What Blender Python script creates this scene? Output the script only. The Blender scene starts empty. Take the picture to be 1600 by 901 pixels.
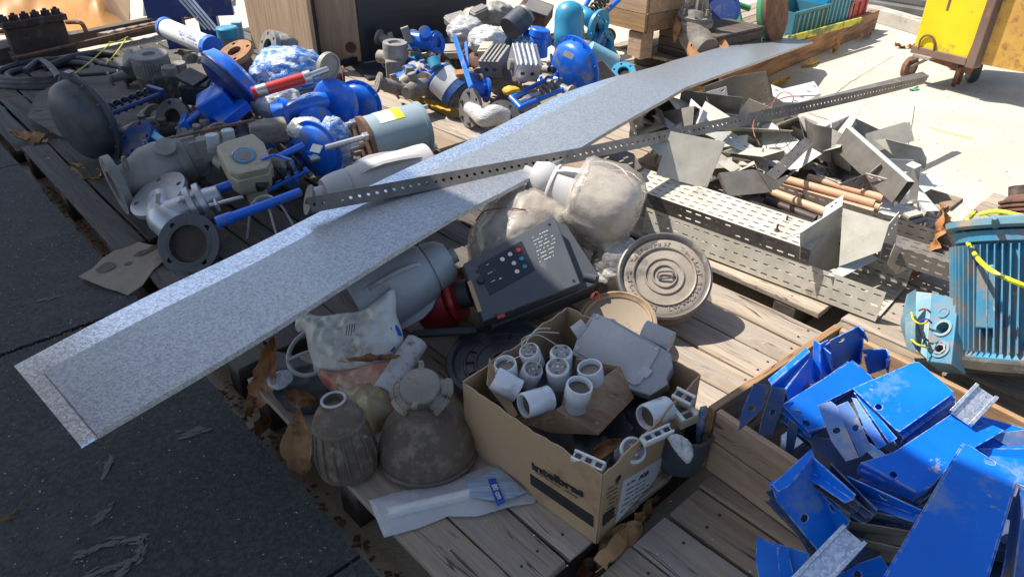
import bpy, bmesh, math, random
from mathutils import Vector, Matrix, noise
from mathutils.geometry import delaunay_2d_cdt
rad = math.radians
V = Vector
scene = bpy.context.scene
COL = scene.collection
rnd = random.Random(7)

# ---------------------------------------------------------------- camera
FPX = 1110.0
TILT = rad(32.5)
CAM_Z = 1.5
cam_d = bpy.data.cameras.new('camera')
cam = bpy.data.objects.new('camera', cam_d)
COL.objects.link(cam)
cam.location = (0, 0, CAM_Z)
cam.rotation_euler = (math.pi / 2 - TILT, 0, 0)
cam_d.sensor_width = 36
cam_d.lens = 36 * FPX / 1600
cam_d.clip_start = 0.05
cam_d.clip_end = 500
scene.camera = cam

# ---------------------------------------------------------------- light
SUN_E = rad(55)
SUN_X, SUN_Y = -0.93, 0.368          # horizontal direction towards the sun
world = bpy.data.worlds.new('World')
scene.world = world
world.use_nodes = True
wn = world.node_tree
bg = wn.nodes['Background']
sky = wn.nodes.new('ShaderNodeTexSky')
sky.sky_type = 'NISHITA'
sky.sun_disc = False
sky.sun_elevation = SUN_E
sky.sun_rotation = math.atan2(SUN_X, SUN_Y)
sky.air_density = 1.0
sky.dust_density = 1.3
sky.ozone_density = 1.0
wn.links.new(sky.outputs[0], bg.inputs[0])
bg.inputs[1].default_value = 0.115
sun_d = bpy.data.lights.new('sun', 'SUN')
sun_d.energy = 4.8
sun_d.angle = rad(0.5)
sun_d.color = (1.0, 0.95, 0.87)
sun = bpy.data.objects.new('sun', sun_d)
COL.objects.link(sun)
sdir = V((SUN_X * math.cos(SUN_E), SUN_Y * math.cos(SUN_E), math.sin(SUN_E)))
sun.rotation_euler = sdir.to_track_quat('Z', 'Y').to_euler()
sun.location = sdir * 20
scene.view_settings.view_transform = 'Standard'
scene.view_settings.look = 'None'
scene.view_settings.gamma = 1
scene.view_settings.exposure = 0.7

# ---------------------------------------------------------------- measuring
CT, ST = math.cos(TILT), math.sin(TILT)
def ray(px, py):
    u = (px - 800) / FPX; v = (450.5 - py) / FPX
    return V((u, CT + v * ST, -ST + v * CT))
def P(px, py, z):
    d = ray(px, py)
    k = (CAM_Z - z) / -d.z
    return V((0, 0, CAM_Z)) + d * k
def S(px, py, z):                      # metres per photo pixel there
    d = ray(px, py)
    return (CAM_Z - z) / -d.z / FPX
DA = V((-0.679, 0.734, 0))             # direction the pallet boards run
DB = V((0.734, 0.679, 0))              # across them
def ST2(s, t, z=0):
    return DB * s + DA * t + V((0, 0, z))

# ---------------------------------------------------------------- frames
def fr(loc, z, x=None):
    z = V(z).normalized()
    x = V(x) if x is not None else (V((0, 0, 1)) if abs(z.z) < .9 else V((1, 0, 0)))
    x = x - z * x.dot(z)
    if x.length < 1e-6: x = z.orthogonal()
    x.normalize()
    y = z.cross(x)
    m = Matrix((x, y, z)).transposed().to_4x4()
    m.translation = V(loc)
    return m
def frx(loc, x, z=(0, 0, 1)):           # X axis exact, Z hint
    x = V(x).normalized(); z = V(z)
    z = (z - x * z.dot(x)).normalized()
    y = z.cross(x)
    m = Matrix((x, y, z)).transposed().to_4x4()
    m.translation = V(loc)
    return m

# ---------------------------------------------------------------- mesh collecting
class MB:
    def __init__(s): s.v = []; s.f = []
    def add(s, vs, fs, m=None):
        o = len(s.v)
        s.v += [(m @ V(q)) if m is not None else V(q) for q in vs]
        s.f += [[i + o for i in f] for f in fs]
        return s
    def box(s, c, d, m=None):
        x, y, z = c; a, b, h = d[0] / 2, d[1] / 2, d[2] / 2
        vs = [(x + i * a, y + j * b, z + k * h) for k in (-1, 1) for j in (-1, 1) for i in (-1, 1)]
        return s.add(vs, [(0, 2, 3, 1), (4, 5, 7, 6), (0, 1, 5, 4), (2, 6, 7, 3), (0, 4, 6, 2), (1, 3, 7, 5)], m)
    def lathe(s, prof, m=None, n=28, close=False):
        vs = []; fs = []
        for r, z in prof:
            for i in range(n):
                a = 2 * math.pi * i / n
                vs.append((r * math.cos(a), r * math.sin(a), z))
        k = len(prof)
        for j in range(k - 1 + (1 if close else 0)):
            for i in range(n):
                a, b = j * n, ((j + 1) % k) * n
                fs.append((a + i, a + (i + 1) % n, b + (i + 1) % n, b + i))
        if not close:
            if prof[0][0] > 1e-5: fs.append(tuple(range(n))[::-1])
            if prof[-1][0] > 1e-5: fs.append(tuple((k - 1) * n + i for i in range(n)))
        return s.add(vs, fs, m)
    def cyl(s, a, b, r, r2=None, n=16):
        a = V(a); b = V(b); r2 = r if r2 is None else r2
        return s.lathe([(r, 0), (r2, (b - a).length)], fr(a, b - a), n)
    def pipe(s, a, b, r, th, n=20):       # open ended hollow cylinder with real wall
        a = V(a); b = V(b); L = (b - a).length
        return s.lathe([(r, 0), (r, L), (r - th, L), (r - th, 0)], fr(a, b - a), n, close=True)
    def tube(s, pts, r, n=8, smooth=4, closed=False):
        pts = [V(p) for p in pts]
        rs = r if isinstance(r, (list, tuple)) else [r] * len(pts)
        if smooth > 1 and len(pts) > 2:
            q = []; rr = []; N = len(pts)
            for i in range(N if closed else N - 1):
                p0 = pts[(i - 1) % N] if (closed or i > 0) else pts[0]
                p1 = pts[i]; p2 = pts[(i + 1) % N]
                p3 = pts[(i + 2) % N] if (closed or i + 2 < N) else pts[-1]
                for k in range(smooth):
                    t = k / smooth
                    q.append(.5 * ((2 * p1) + (p2 - p0) * t + (2 * p0 - 5 * p1 + 4 * p2 - p3) * t * t + (3 * p1 - p0 - 3 * p2 + p3) * t ** 3))
                    rr.append(rs[i] * (1 - t) + rs[(i + 1) % N] * t)
            if not closed: q.append(pts[-1]); rr.append(rs[-1])
            pts, rs = q, rr
        N = len(pts); vs = []; fs = []; up = None
        for i in range(N):
            if closed: d = pts[(i + 1) % N] - pts[i - 1]
            else: d = pts[min(i + 1, N - 1)] - pts[max(i - 1, 0)]
            if d.length < 1e-9: d = V((0, 0, 1))
            d.normalize()
            if up is None: up = d.orthogonal().normalized()
            up = (up - d * up.dot(d))
            if up.length < 1e-6: up = d.orthogonal()
            up.normalize(); w = d.cross(up)
            for k in range(n):
                a = 2 * math.pi * k / n
                vs.append(pts[i] + (up * math.cos(a) + w * math.sin(a)) * rs[i])
        for i in range(N if closed else N - 1):
            for k in range(n):
                a, b = i * n, ((i + 1) % N) * n
                fs.append((a + k, a + (k + 1) % n, b + (k + 1) % n, b + k))
        if not closed:
            fs.append(tuple(range(n))[::-1]); fs.append(tuple((N - 1) * n + k for k in range(n)))
        return s.add(vs, fs)
    def plate(s, outer, holes, th, m=None):   # flat polygon with holes, thickness from z=0 down to -th
        loops = [[V((p[0], p[1])) for p in outer]] + [[V((p[0], p[1])) for p in h] for h in holes]
        vs = []; es = []
        for l in loops:
            o = len(vs); vs += l
            es += [(o + i, o + (i + 1) % len(l)) for i in range(len(l))]
        res = delaunay_2d_cdt(vs, es, [], 1, 1e-6)
        ov, of = res[0], res[2]
        def inside(p, poly):
            c = False; j = len(poly) - 1
            for i in range(len(poly)):
                a, b = poly[i], poly[j]
                if (a[1] > p[1]) != (b[1] > p[1]) and p[0] < (b[0] - a[0]) * (p[1] - a[1]) / (b[1] - a[1]) + a[0]: c = not c
                j = i
            return c
        tris = []
        for f in of:
            cx = sum(ov[i][0] for i in f) / len(f); cy = sum(ov[i][1] for i in f) / len(f)
            if inside((cx, cy), loops[0]) and not any(inside((cx, cy), h) for h in loops[1:]):
                tris.append(list(f))
        n = len(ov); cnt = {}
        for f in tris:
            for i in range(len(f)):
                e = (f[i], f[(i + 1) % len(f)])
                cnt[e] = cnt.get(e, 0) + 1
        P3 = [(p[0], p[1], 0) for p in ov] + [(p[0], p[1], -th) for p in ov]
        fs = [f for f in tris] + [[i + n for i in f][::-1] for f in tris]
        for (a, b) in cnt:
            if (b, a) not in cnt: fs.append([b, a, a + n, b + n])
        return s.add(P3, fs, m)
    def disc(s, R, bore, nb, rb, hb, th, m, n=36, ph=0):
        c = lambda r, x=0, y=0, k=n: [(x + r * math.cos(2 * math.pi * i / k), y + r * math.sin(2 * math.pi * i / k)) for i in range(k)]
        hs = [c(bore)] if bore else []
        for i in range(nb):
            a = 2 * math.pi * i / nb + ph
            hs.append(c(hb, rb * math.cos(a), rb * math.sin(a), 10))
        return s.plate(c(R), hs, th, m)
    def perf(s, nx, ny, px, py, hx, hy, th, m, stagger=0.0, x0=0, y0=0, skip=0):
        # perforated sheet: nx*ny cells of px*py, each with a rounded hole of half size hx,hy
        rr = min(hx, hy); k = 12
        vs = []; fs = []
        for j in range(ny):
            off = stagger * px if j % 2 else 0
            for i in range(nx):
                X = x0 + i * px + px / 2 + off; Y = y0 + j * py + py / 2
                o = len(vs); inn = []; out = []
                for q in range(k):
                    a = 2 * math.pi * q / k + math.pi / 4
                    c, d = math.cos(a), math.sin(a)
                    ix = c * rr + (hx - rr) * (1 if c > .01 else -1 if c < -.01 else 0)
                    iy = d * rr + (hy - rr) * (1 if d > .01 else -1 if d < -.01 else 0)
                    inn.append((X + ix, Y + iy))
                    t = min(1 / abs(c) if abs(c) > 1e-6 else 9, 1 / abs(d) if abs(d) > 1e-6 else 9)
                    out.append((X + c * t * px / 2, Y + d * t * py / 2))
                for zz in (0, -th):
                    vs += [(a, b, zz) for a, b in out] + [(a, b, zz) for a, b in inn]
                for q in range(k):
                    r = (q + 1) % k
                    fs.append((o + q, o + r, o + k + r, o + k + q))
                    fs.append((o + 2 * k + r, o + 2 * k + q, o + 3 * k + q, o + 3 * k + r))
                    fs.append((o + k + q, o + k + r, o + 3 * k + r, o + 3 * k + q))
        return s.add(vs, fs, m)
    def ribbon(s, rows, th):                 # grid of world points, solid sheet of thickness th
        R = len(rows); C = len(rows[0])
        nor = []
        for i in range(R):
            for j in range(C):
                a = rows[min(i + 1, R - 1)][j] - rows[max(i - 1, 0)][j]
                b = rows[i][min(j + 1, C - 1)] - rows[i][max(j - 1, 0)]
                nn = a.cross(b)
                nor.append(nn.normalized() if nn.length > 1e-12 else V((0, 0, 1)))
        top = [rows[i][j] for i in range(R) for j in range(C)]
        bot = [top[k] - nor[k] * th for k in range(R * C)]
        fs = []; n = R * C
        for i in range(R - 1):
            for j in range(C - 1):
                a = i * C + j
                fs.append((a, a + C, a + C + 1, a + 1)); fs.append((n + a, n + a + 1, n + a + C + 1, n + a + C))
        def w(a, b): fs.append((a, b, b + n, a + n))
        for j in range(C - 1): w(j, j + 1); w((R - 1) * C + j + 1, (R - 1) * C + j)
        for i in range(R - 1): w((i + 1) * C, i * C); w(i * C + C - 1, (i + 1) * C + C - 1)
        return s.add(top + bot, fs)

def crinkle(mb, amp, freq, st, seed=0):
    """sharp stretched film creases, pushed outward from the body centre"""
    n = len(mb.v); c = V((0, 0, 0))
    for v in mb.v: c += v / n
    out = []; o = V((seed * 3.3, seed * 1.9, seed))
    for v in mb.v:
        q = V(((v.x - c.x) * st[0] + .6 * (v.z - c.z) * st[0], (v.y - c.y) * st[1], (v.z - c.z) * st[2] - .5 * (v.x - c.x) * st[2])) * freq + o
        r1 = 1 - min(1, abs(noise.noise(q)) * 3.2); r2 = 1 - min(1, abs(noise.noise(q * 2.3 + o)) * 3.2)
        d = (v - c)
        out.append(v + d.normalized() * amp * (r1 + .55 * r2))
    mb.v = out
    return mb

def lump(c, rx, ry, rz, m=None, seed=0, amp=.12, freq=2.2, sub=4, crease=0):
    """irregular closed blob (wrapped bundle, bag)"""
    bm = bmesh.new()
    bmesh.ops.create_icosphere(bm, subdivisions=sub, radius=1)
    off = V((seed * 7.3, seed * 3.1, seed * 1.7))
    vs = []
    for v in bm.verts:
        d = v.co.normalized()
        k = 1 + amp * noise.noise(d * freq + off) + amp * .5 * noise.noise(d * freq * 2.3 + off)
        if crease: k += crease * (abs(noise.noise(d * freq * 2.1 + off * 2)) - .25) + crease * .5 * abs(noise.noise(d * freq * 5 + off))
        vs.append(V((d.x * rx * k, d.y * ry * k, d.z * rz * k)) + (V(c) if m is None else V((0, 0, 0))))
    fs = [[v.index for v in f.verts] for f in bm.faces]
    bm.free()
    mb = MB(); mb.add(vs, fs, (Matrix.Translation(V(c)) @ m) if m is not None else None)
    if crease: crinkle(mb, min(rx, ry, rz) * .03, 16, (1, .45, 2.5), seed)
    return mb

# ---------------------------------------------------------------- objects
def link_mesh(name, mb, mat, frame=None, smooth=35, bevel=0):
    me = bpy.data.meshes.new(name)
    fm = frame or Matrix.Identity(4)
    me.from_pydata([tuple(v) for v in mb.v], [], [list(f) for f in mb.f])
    me.validate(verbose=False)
    bm = bmesh.new(); bm.from_mesh(me)
    bmesh.ops.recalc_face_normals(bm, faces=bm.faces)
    bm.to_mesh(me); bm.free()
    if smooth:
        me.shade_smooth()
        me.set_sharp_from_angle(angle=rad(smooth))
    me.materials.append(mat)
    o = bpy.data.objects.new(name, me)
    COL.objects.link(o)
    o.matrix_world = fm
    if bevel:
        b = o.modifiers.new('bevel', 'BEVEL'); b.width = bevel; b.segments = 2; b.limit_method = 'ANGLE'; b.angle_limit = rad(40)
        b.harden_normals = False
    return o
def rebase(mb, frame):
    inv = frame.inverted()
    mb.v = [inv @ v for v in mb.v]
    return mb
def props(o, label=None, cat=None, group=None, kind=None):
    if label: o['label'] = label
    if cat: o['category'] = cat
    if group: o['group'] = group
    if kind: o['kind'] = kind
    return o
class Thing:
    """an Empty at the base; parts are built in world coordinates and hung under it"""
    def __init__(s, name, label, cat, loc, group=None):
        s.loc = V(loc)
        s.o = bpy.data.objects.new(name, None)
        s.o.empty_display_size = .05
        COL.objects.link(s.o)
        s.o.location = s.loc
        props(s.o, label, cat, group)
    def add(s, name, mb, mat, frame=None, smooth=35, bevel=0, parent=None, label=None):
        """verts of mb are world coords (frame None) or local to frame"""
        f = frame
        if f is None:
            f = Matrix.Translation(s.loc)
            mb = rebase(mb, f)
        o = link_mesh(name, mb, mat, None, smooth, bevel)
        base = Matrix.Translation(s.loc)
        if parent is None:
            o.parent = s.o
            o.matrix_basis = base.inverted() @ f
        else:
            o.parent = parent
            o.matrix_basis = s.fm[parent.name].inverted() @ f
        if not hasattr(s, 'fm'): s.fm = {}
        s.fm[o.name] = f
        if label: o['label'] = label
        return o
def solo(name, label, cat, mb, mat, loc, frame=None, group=None, smooth=35, bevel=0, kind=None):
    f = frame
    if f is None:
        f = Matrix.Translation(V(loc)); mb = rebase(mb, f)
    o = link_mesh(name, mb, mat, f, smooth, bevel)
    return props(o, label, cat, group, kind)
def copy_tree(o, parent=None):
    c = o.copy(); COL.objects.link(c)
    if parent is not None: c.parent = parent
    for ch in [q for q in bpy.data.objects if q.parent == o]: copy_tree(ch, c)
    return c

# ---------------------------------------------------------------- traced flat pieces on real tilted planes
class Plane:
    def __init__(s, a, b, c):            # three (px,py,z)
        A, B, C = P(*a), P(*b), P(*c)
        n = (B - A).cross(C - A).normalized()
        s.set(A, B - A, n)
    def set(s, A, x, n):
        if n.z < 0: n = -n
        s.n = n; s.o = A
        s.x = (x - n * x.dot(n)).normalized(); s.y = n.cross(s.x)
        s.m = Matrix((s.x, s.y, s.n)).transposed().to_4x4(); s.m.translation = A
    def hit(s, px, py):                   # world point
        d = ray(px, py); o = V((0, 0, CAM_Z))
        k = (s.o - o).dot(s.n) / d.dot(s.n)
        return o + d * k
    def uv(s, px, py):
        q = s.m.inverted() @ s.hit(px, py)
        return (q.x, q.y)
def circ(x, y, r, n=10, ry=None):
    ry = r if ry is None else ry
    return [(x + r * math.cos(2 * math.pi * i / n), y + ry * math.sin(2 * math.pi * i / n)) for i in range(n)]
def slot(x, y, hx, hy, a=0):
    r = min(hx, hy); pts = []
    for i in range(12):
        t = 2 * math.pi * (i + .5) / 12
        c, d = math.cos(t), math.sin(t)
        X = c * r + (hx - r) * (1 if c > 0 else -1); Y = d * r + (hy - r) * (1 if d > 0 else -1)
        pts.append((x + X * math.cos(a) - Y * math.sin(a), y + X * math.sin(a) + Y * math.cos(a)))
    return pts
def sheet_mb(pl, outline, th=.003, holes=(), lips=(), lipth=None):
    """outline: list of (px,py); holes: (px,py,half length m, half width m, angle deg); lips: (edge index, depth m, down(+)/up(-))"""
    uv = [pl.uv(*p) for p in outline]
    area = sum(uv[i][0] * uv[(i + 1) % len(uv)][1] - uv[(i + 1) % len(uv)][0] * uv[i][1] for i in range(len(uv)))
    hs = []
    for h in holes:
        x, y = pl.uv(h[0], h[1])
        hs.append(slot(x, y, h[2], h[3], rad(h[4])))
    mb = MB()
    mb.plate(uv, hs, th)
    for (i, dep, sg) in lips:
        a = V((*uv[i], 0)); b = V((*uv[(i + 1) % len(uv)], 0))
        e = (b - a).normalized(); out = V((e.y, -e.x, 0)) * (1 if area > 0 else -1)
        q = [a, b, b - V((0, 0, dep * sg)), a - V((0, 0, dep * sg))]
        vs = [p + out * .0003 for p in q] + [p - out * (lipth or th) for p in q]
        mb.add(vs, [(0, 1, 2, 3), (7, 6, 5, 4), (0, 4, 5, 1), (1, 5, 6, 2), (2, 6, 7, 3), (3, 7, 4, 0)])
    return mb

def text_mesh(txt, size, m, depth=.0006, bold=0, align='CENTER', xs=1.0):
    c = bpy.data.curves.new('lettering', 'FONT')
    c.body = txt; c.size = size; c.align_x = align; c.align_y = 'CENTER'; c.extrude = depth; c.offset = bold; c.resolution_u = 3
    o = bpy.data.objects.new('lettering', c); COL.objects.link(o)
    dg = bpy.context.evaluated_depsgraph_get()
    me = o.evaluated_get(dg).to_mesh()
    mb = MB(); mb.add([(v.co.x * xs, v.co.y, v.co.z) for v in me.vertices], [list(p.vertices) for p in me.polygons], m)
    o.evaluated_get(dg).to_mesh_clear()
    bpy.data.objects.remove(o); bpy.data.curves.remove(c)
    return mb

# ---------------------------------------------------------------- materials
def mat(name, c1, c2=None, rough=.5, metal=0.0, ns=6, dirt=None, da=.0, ds=9, bump=.15, bs=60, coat=0, stretch=None,
        var=.12, bd=.002, edge=None, ea=.5, alpha=1, ramp=(.35, .65), rr=.15, trans=0, kind='noise', spec=.5, d2=None, d2a=0, d2s=30, er=.003):
    m = bpy.data.materials.new(name); m.use_nodes = True
    nt = m.node_tree; N = nt.nodes; L = nt.links
    b = N['Principled BSDF']
    tc = N.new('ShaderNodeTexCoord'); oi = N.new('ShaderNodeObjectInfo')
    mp = N.new('ShaderNodeMapping'); L.new(tc.outputs['Object'], mp.inputs[0])
    mul = N.new('ShaderNodeMath'); mul.operation = 'MULTIPLY'; mul.inputs[1].default_value = 37.0
    L.new(oi.outputs['Random'], mul.inputs[0]); L.new(mul.outputs[0], mp.inputs['Location'])
    if stretch: mp.inputs['Scale'].default_value = stretch
    def nz(scale, det=5, rgh=.6):
        n = N.new('ShaderNodeTexNoise'); n.inputs['Scale'].default_value = scale; n.inputs['Detail'].default_value = det
        n.inputs['Roughness'].default_value = rgh; L.new(mp.outputs[0], n.inputs['Vector']); return n.outputs['Fac']
    def rampf(src, a, c):
        r = N.new('ShaderNodeMapRange'); r.inputs['From Min'].default_value = a; r.inputs['From Max'].default_value = c
        L.new(src, r.inputs['Value']); return r.outputs[0]
    def mix(f, a, c):
        x = N.new('ShaderNodeMix'); x.data_type = 'RGBA'
        if isinstance(f, float): x.inputs[0].default_value = f
        else: L.new(f, x.inputs[0])
        for i, s in ((6, a), (7, c)):
            if isinstance(s, (tuple, list)): x.inputs[i].default_value = (*s, 1)
            else: L.new(s, x.inputs[i])
        return x.outputs[2]
    c2 = c2 or tuple(x * .8 for x in c1)
    if kind == 'spangle':
        vo = N.new('ShaderNodeTexVoronoi'); vo.inputs['Scale'].default_value = ns; L.new(mp.outputs[0], vo.inputs['Vector'])
        sp = N.new('ShaderNodeSeparateColor'); L.new(vo.outputs['Color'], sp.inputs[0])
        base = mix(sp.outputs[0], c1, c2)
    else:
        base = mix(rampf(nz(ns), *ramp), c1, c2)
    rf = None
    if dirt:
        df = rampf(nz(ds, 8, .7), .62 - da * .35, .70 - da * .3 + .04)
        base = mix(df, base, dirt); rf = df
    if d2:
        base = mix(rampf(nz(d2s, 4, .7), .66 - d2a * .3, .70 - d2a * .3), base, d2)
    if edge:
        g = N.new('ShaderNodeNewGeometry'); bv = N.new('ShaderNodeBevel'); bv.samples = 3; bv.inputs['Radius'].default_value = er
        dt = N.new('ShaderNodeVectorMath'); dt.operation = 'DOT_PRODUCT'; L.new(g.outputs['True Normal'], dt.inputs[0]); L.new(bv.outputs[0], dt.inputs[1])
        pf = rampf(dt.outputs['Value'], .985, .88)
        mm = N.new('ShaderNodeMath'); mm.operation = 'MULTIPLY'; L.new(rampf(nz(55, 3, .6), .42, .56), mm.inputs[1])
        L.new(pf, mm.inputs[0]); m4 = N.new('ShaderNodeMath'); m4.operation = 'MULTIPLY'; m4.inputs[1].default_value = ea; m4.use_clamp = True
        L.new(mm.outputs[0], m4.inputs[0]); base = mix(m4.outputs[0], base, edge)
    hv = N.new('ShaderNodeHueSaturation'); L.new(base, hv.inputs['Color'])
    vr = N.new('ShaderNodeMapRange'); vr.inputs['To Min'].default_value = 1 - var; vr.inputs['To Max'].default_value = 1 + var
    L.new(oi.outputs['Random'], vr.inputs['Value']); L.new(vr.outputs[0], hv.inputs['Value'])
    L.new(hv.outputs[0], b.inputs['Base Color'])
    b.inputs['Metallic'].default_value = metal
    ra = N.new('ShaderNodeMapRange'); ra.inputs['To Min'].default_value = max(0, rough - rr); ra.inputs['To Max'].default_value = min(1, rough + rr)
    L.new(nz(ns * 2.3, 3), ra.inputs['Value'])
    if rf is not None:
        mx = N.new('ShaderNodeMath'); mx.operation = 'MAXIMUM'
        m2 = N.new('ShaderNodeMath'); m2.operation = 'MULTIPLY'; m2.inputs[1].default_value = .8
        L.new(rf, m2.inputs[0]); L.new(ra.outputs[0], mx.inputs[0]); L.new(m2.outputs[0], mx.inputs[1])
        L.new(mx.outputs[0], b.inputs['Roughness'])
        if metal > 0:
            m3 = N.new('ShaderNodeMath'); m3.operation = 'SUBTRACT'; m3.use_clamp = True; m3.inputs[0].default_value = metal
            L.new(rf, m3.inputs[1]); L.new(m3.outputs[0], b.inputs['Metallic'])
    else: L.new(ra.outputs[0], b.inputs['Roughness'])
    b.inputs['Specular IOR Level'].default_value = spec
    if coat: b.inputs['Coat Weight'].default_value = coat; b.inputs['Coat Roughness'].default_value = .15
    if bump:
        bn = N.new('ShaderNodeBump'); bn.inputs['Strength'].default_value = bump; bn.inputs['Distance'].default_value = bd
        L.new(nz(bs, 4, .65), bn.inputs['Height']); L.new(bn.outputs[0], b.inputs['Normal'])
    if alpha < 1: b.inputs['Alpha'].default_value = alpha
    if trans: b.inputs['Transmission Weight'].default_value = trans; b.inputs['IOR'].default_value = 1.45
    m['nodes'] = 1
    return m

def woodmat(name, c1, c2, grey):
    m = bpy.data.materials.new(name); m.use_nodes = True
    nt = m.node_tree; N = nt.nodes; L = nt.links; b = N['Principled BSDF']
    def vm(op, a, c):
        n = N.new('ShaderNodeVectorMath'); n.operation = op
        for i, s in enumerate((a, c)):
            if isinstance(s, tuple): n.inputs[i].default_value = s
            else: L.new(s, n.inputs[i])
        return n.outputs[0]
    def mm(op, a, c, cl=False):
        n = N.new('ShaderNodeMath'); n.operation = op; n.use_clamp = cl
        for i, s in enumerate((a, c)):
            if isinstance(s, (int, float)): n.inputs[i].default_value = s
            else: L.new(s, n.inputs[i])
        return n.outputs[0]
    def mr(s, a, c, d=0, e=1):
        n = N.new('ShaderNodeMapRange'); L.new(s, n.inputs['Value'])
        for k, v in zip(('From Min', 'From Max', 'To Min', 'To Max'), (a, c, d, e)): n.inputs[k].default_value = v
        return n.outputs[0]
    def nz(co, det=6, r=.6):
        n = N.new('ShaderNodeTexNoise'); n.inputs['Scale'].default_value = 1; n.inputs['Detail'].default_value = det; n.inputs['Roughness'].default_value = r
        L.new(co, n.inputs['Vector']); return n.outputs['Fac']
    def mix(f, a, c):
        x = N.new('ShaderNodeMix'); x.data_type = 'RGBA'; L.new(f, x.inputs[0])
        for i, s in ((6, a), (7, c)):
            if isinstance(s, tuple): x.inputs[i].default_value = (*s, 1)
            else: L.new(s, x.inputs[i])
        return x.outputs[2]
    tc = N.new('ShaderNodeTexCoord'); oi = N.new('ShaderNodeObjectInfo'); cb = N.new('ShaderNodeCombineXYZ')
    for i in range(3): L.new(mm('MULTIPLY', oi.outputs['Random'], (53.0, 31.0, 17.0)[i]), cb.inputs[i])
    co = vm('ADD', tc.outputs['Object'], cb.outputs[0])
    vo = N.new('ShaderNodeTexVoronoi'); vo.inputs['Scale'].default_value = 1; L.new(vm('MULTIPLY', co, (3.2, 10, 10)), vo.inputs['Vector'])
    kd = vo.outputs['Distance']; warp = mm('MULTIPLY', mr(kd, .42, .0), .045)
    w2 = mm('MULTIPLY', nz(vm('MULTIPLY', co, (2.2, 7, 7)), 2), .05)
    c3 = N.new('ShaderNodeCombineXYZ'); L.new(mm('ADD', warp, w2), c3.inputs[1]); cw = vm('ADD', co, c3.outputs[0])
    fine = nz(vm('MULTIPLY', cw, (4, 170, 170)), 5, .7); mid = nz(vm('MULTIPLY', cw, (1.6, 38, 38)), 4)
    base = mix(mr(mm('ADD', mm('MULTIPLY', fine, .45), mm('MULTIPLY', mid, .55)), .38, .62), c1, c2)
    base = mix(mr(nz(vm('MULTIPLY', co, (2.5, 9, 9)), 6, .7), .45, .68, 0, .8), base, grey)
    crack = mr(mm('ABSOLUTE', mm('SUBTRACT', nz(vm('MULTIPLY', cw, (1.1, 26, 26)), 3), .5), 0), .010, .002)
    crack = mm('MULTIPLY', crack, mr(nz(vm('MULTIPLY', co, (1.5, 5, 5)), 2), .5, .56), True)
    knot = mr(kd, .085, .05)
    dark = mm('MAXIMUM', mm('MULTIPLY', crack, .9), mm('MULTIPLY', knot, .75), True)
    base = mix(dark, base, (.045, .033, .024))
    base = mix(mr(nz(vm('MULTIPLY', co, (14, 14, 14)), 6, .75), .62, .72, 0, .45), base, (.36, .32, .26))
    hv = N.new('ShaderNodeHueSaturation'); L.new(base, hv.inputs['Color']); L.new(mr(oi.outputs['Random'], 0, 1, .72, 1.25), hv.inputs['Value'])
    L.new(mr(oi.outputs['Random'], 0, 1, 1.15, .7), hv.inputs['Saturation'])
    L.new(hv.outputs[0], b.inputs['Base Color']); b.inputs['Roughness'].default_value = .85; b.inputs['Specular IOR Level'].default_value = .25
    bn = N.new('ShaderNodeBump'); bn.inputs['Strength'].default_value = .55; bn.inputs['Distance'].default_value = .003
    L.new(mm('SUBTRACT', mm('ADD', mm('MULTIPLY', fine, .5), mid), mm('MULTIPLY', dark, 1.5)), bn.inputs['Height']); L.new(bn.outputs[0], b.inputs['Normal'])
    return m
DUST = (.22, .17, .12)
M = {}
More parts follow.
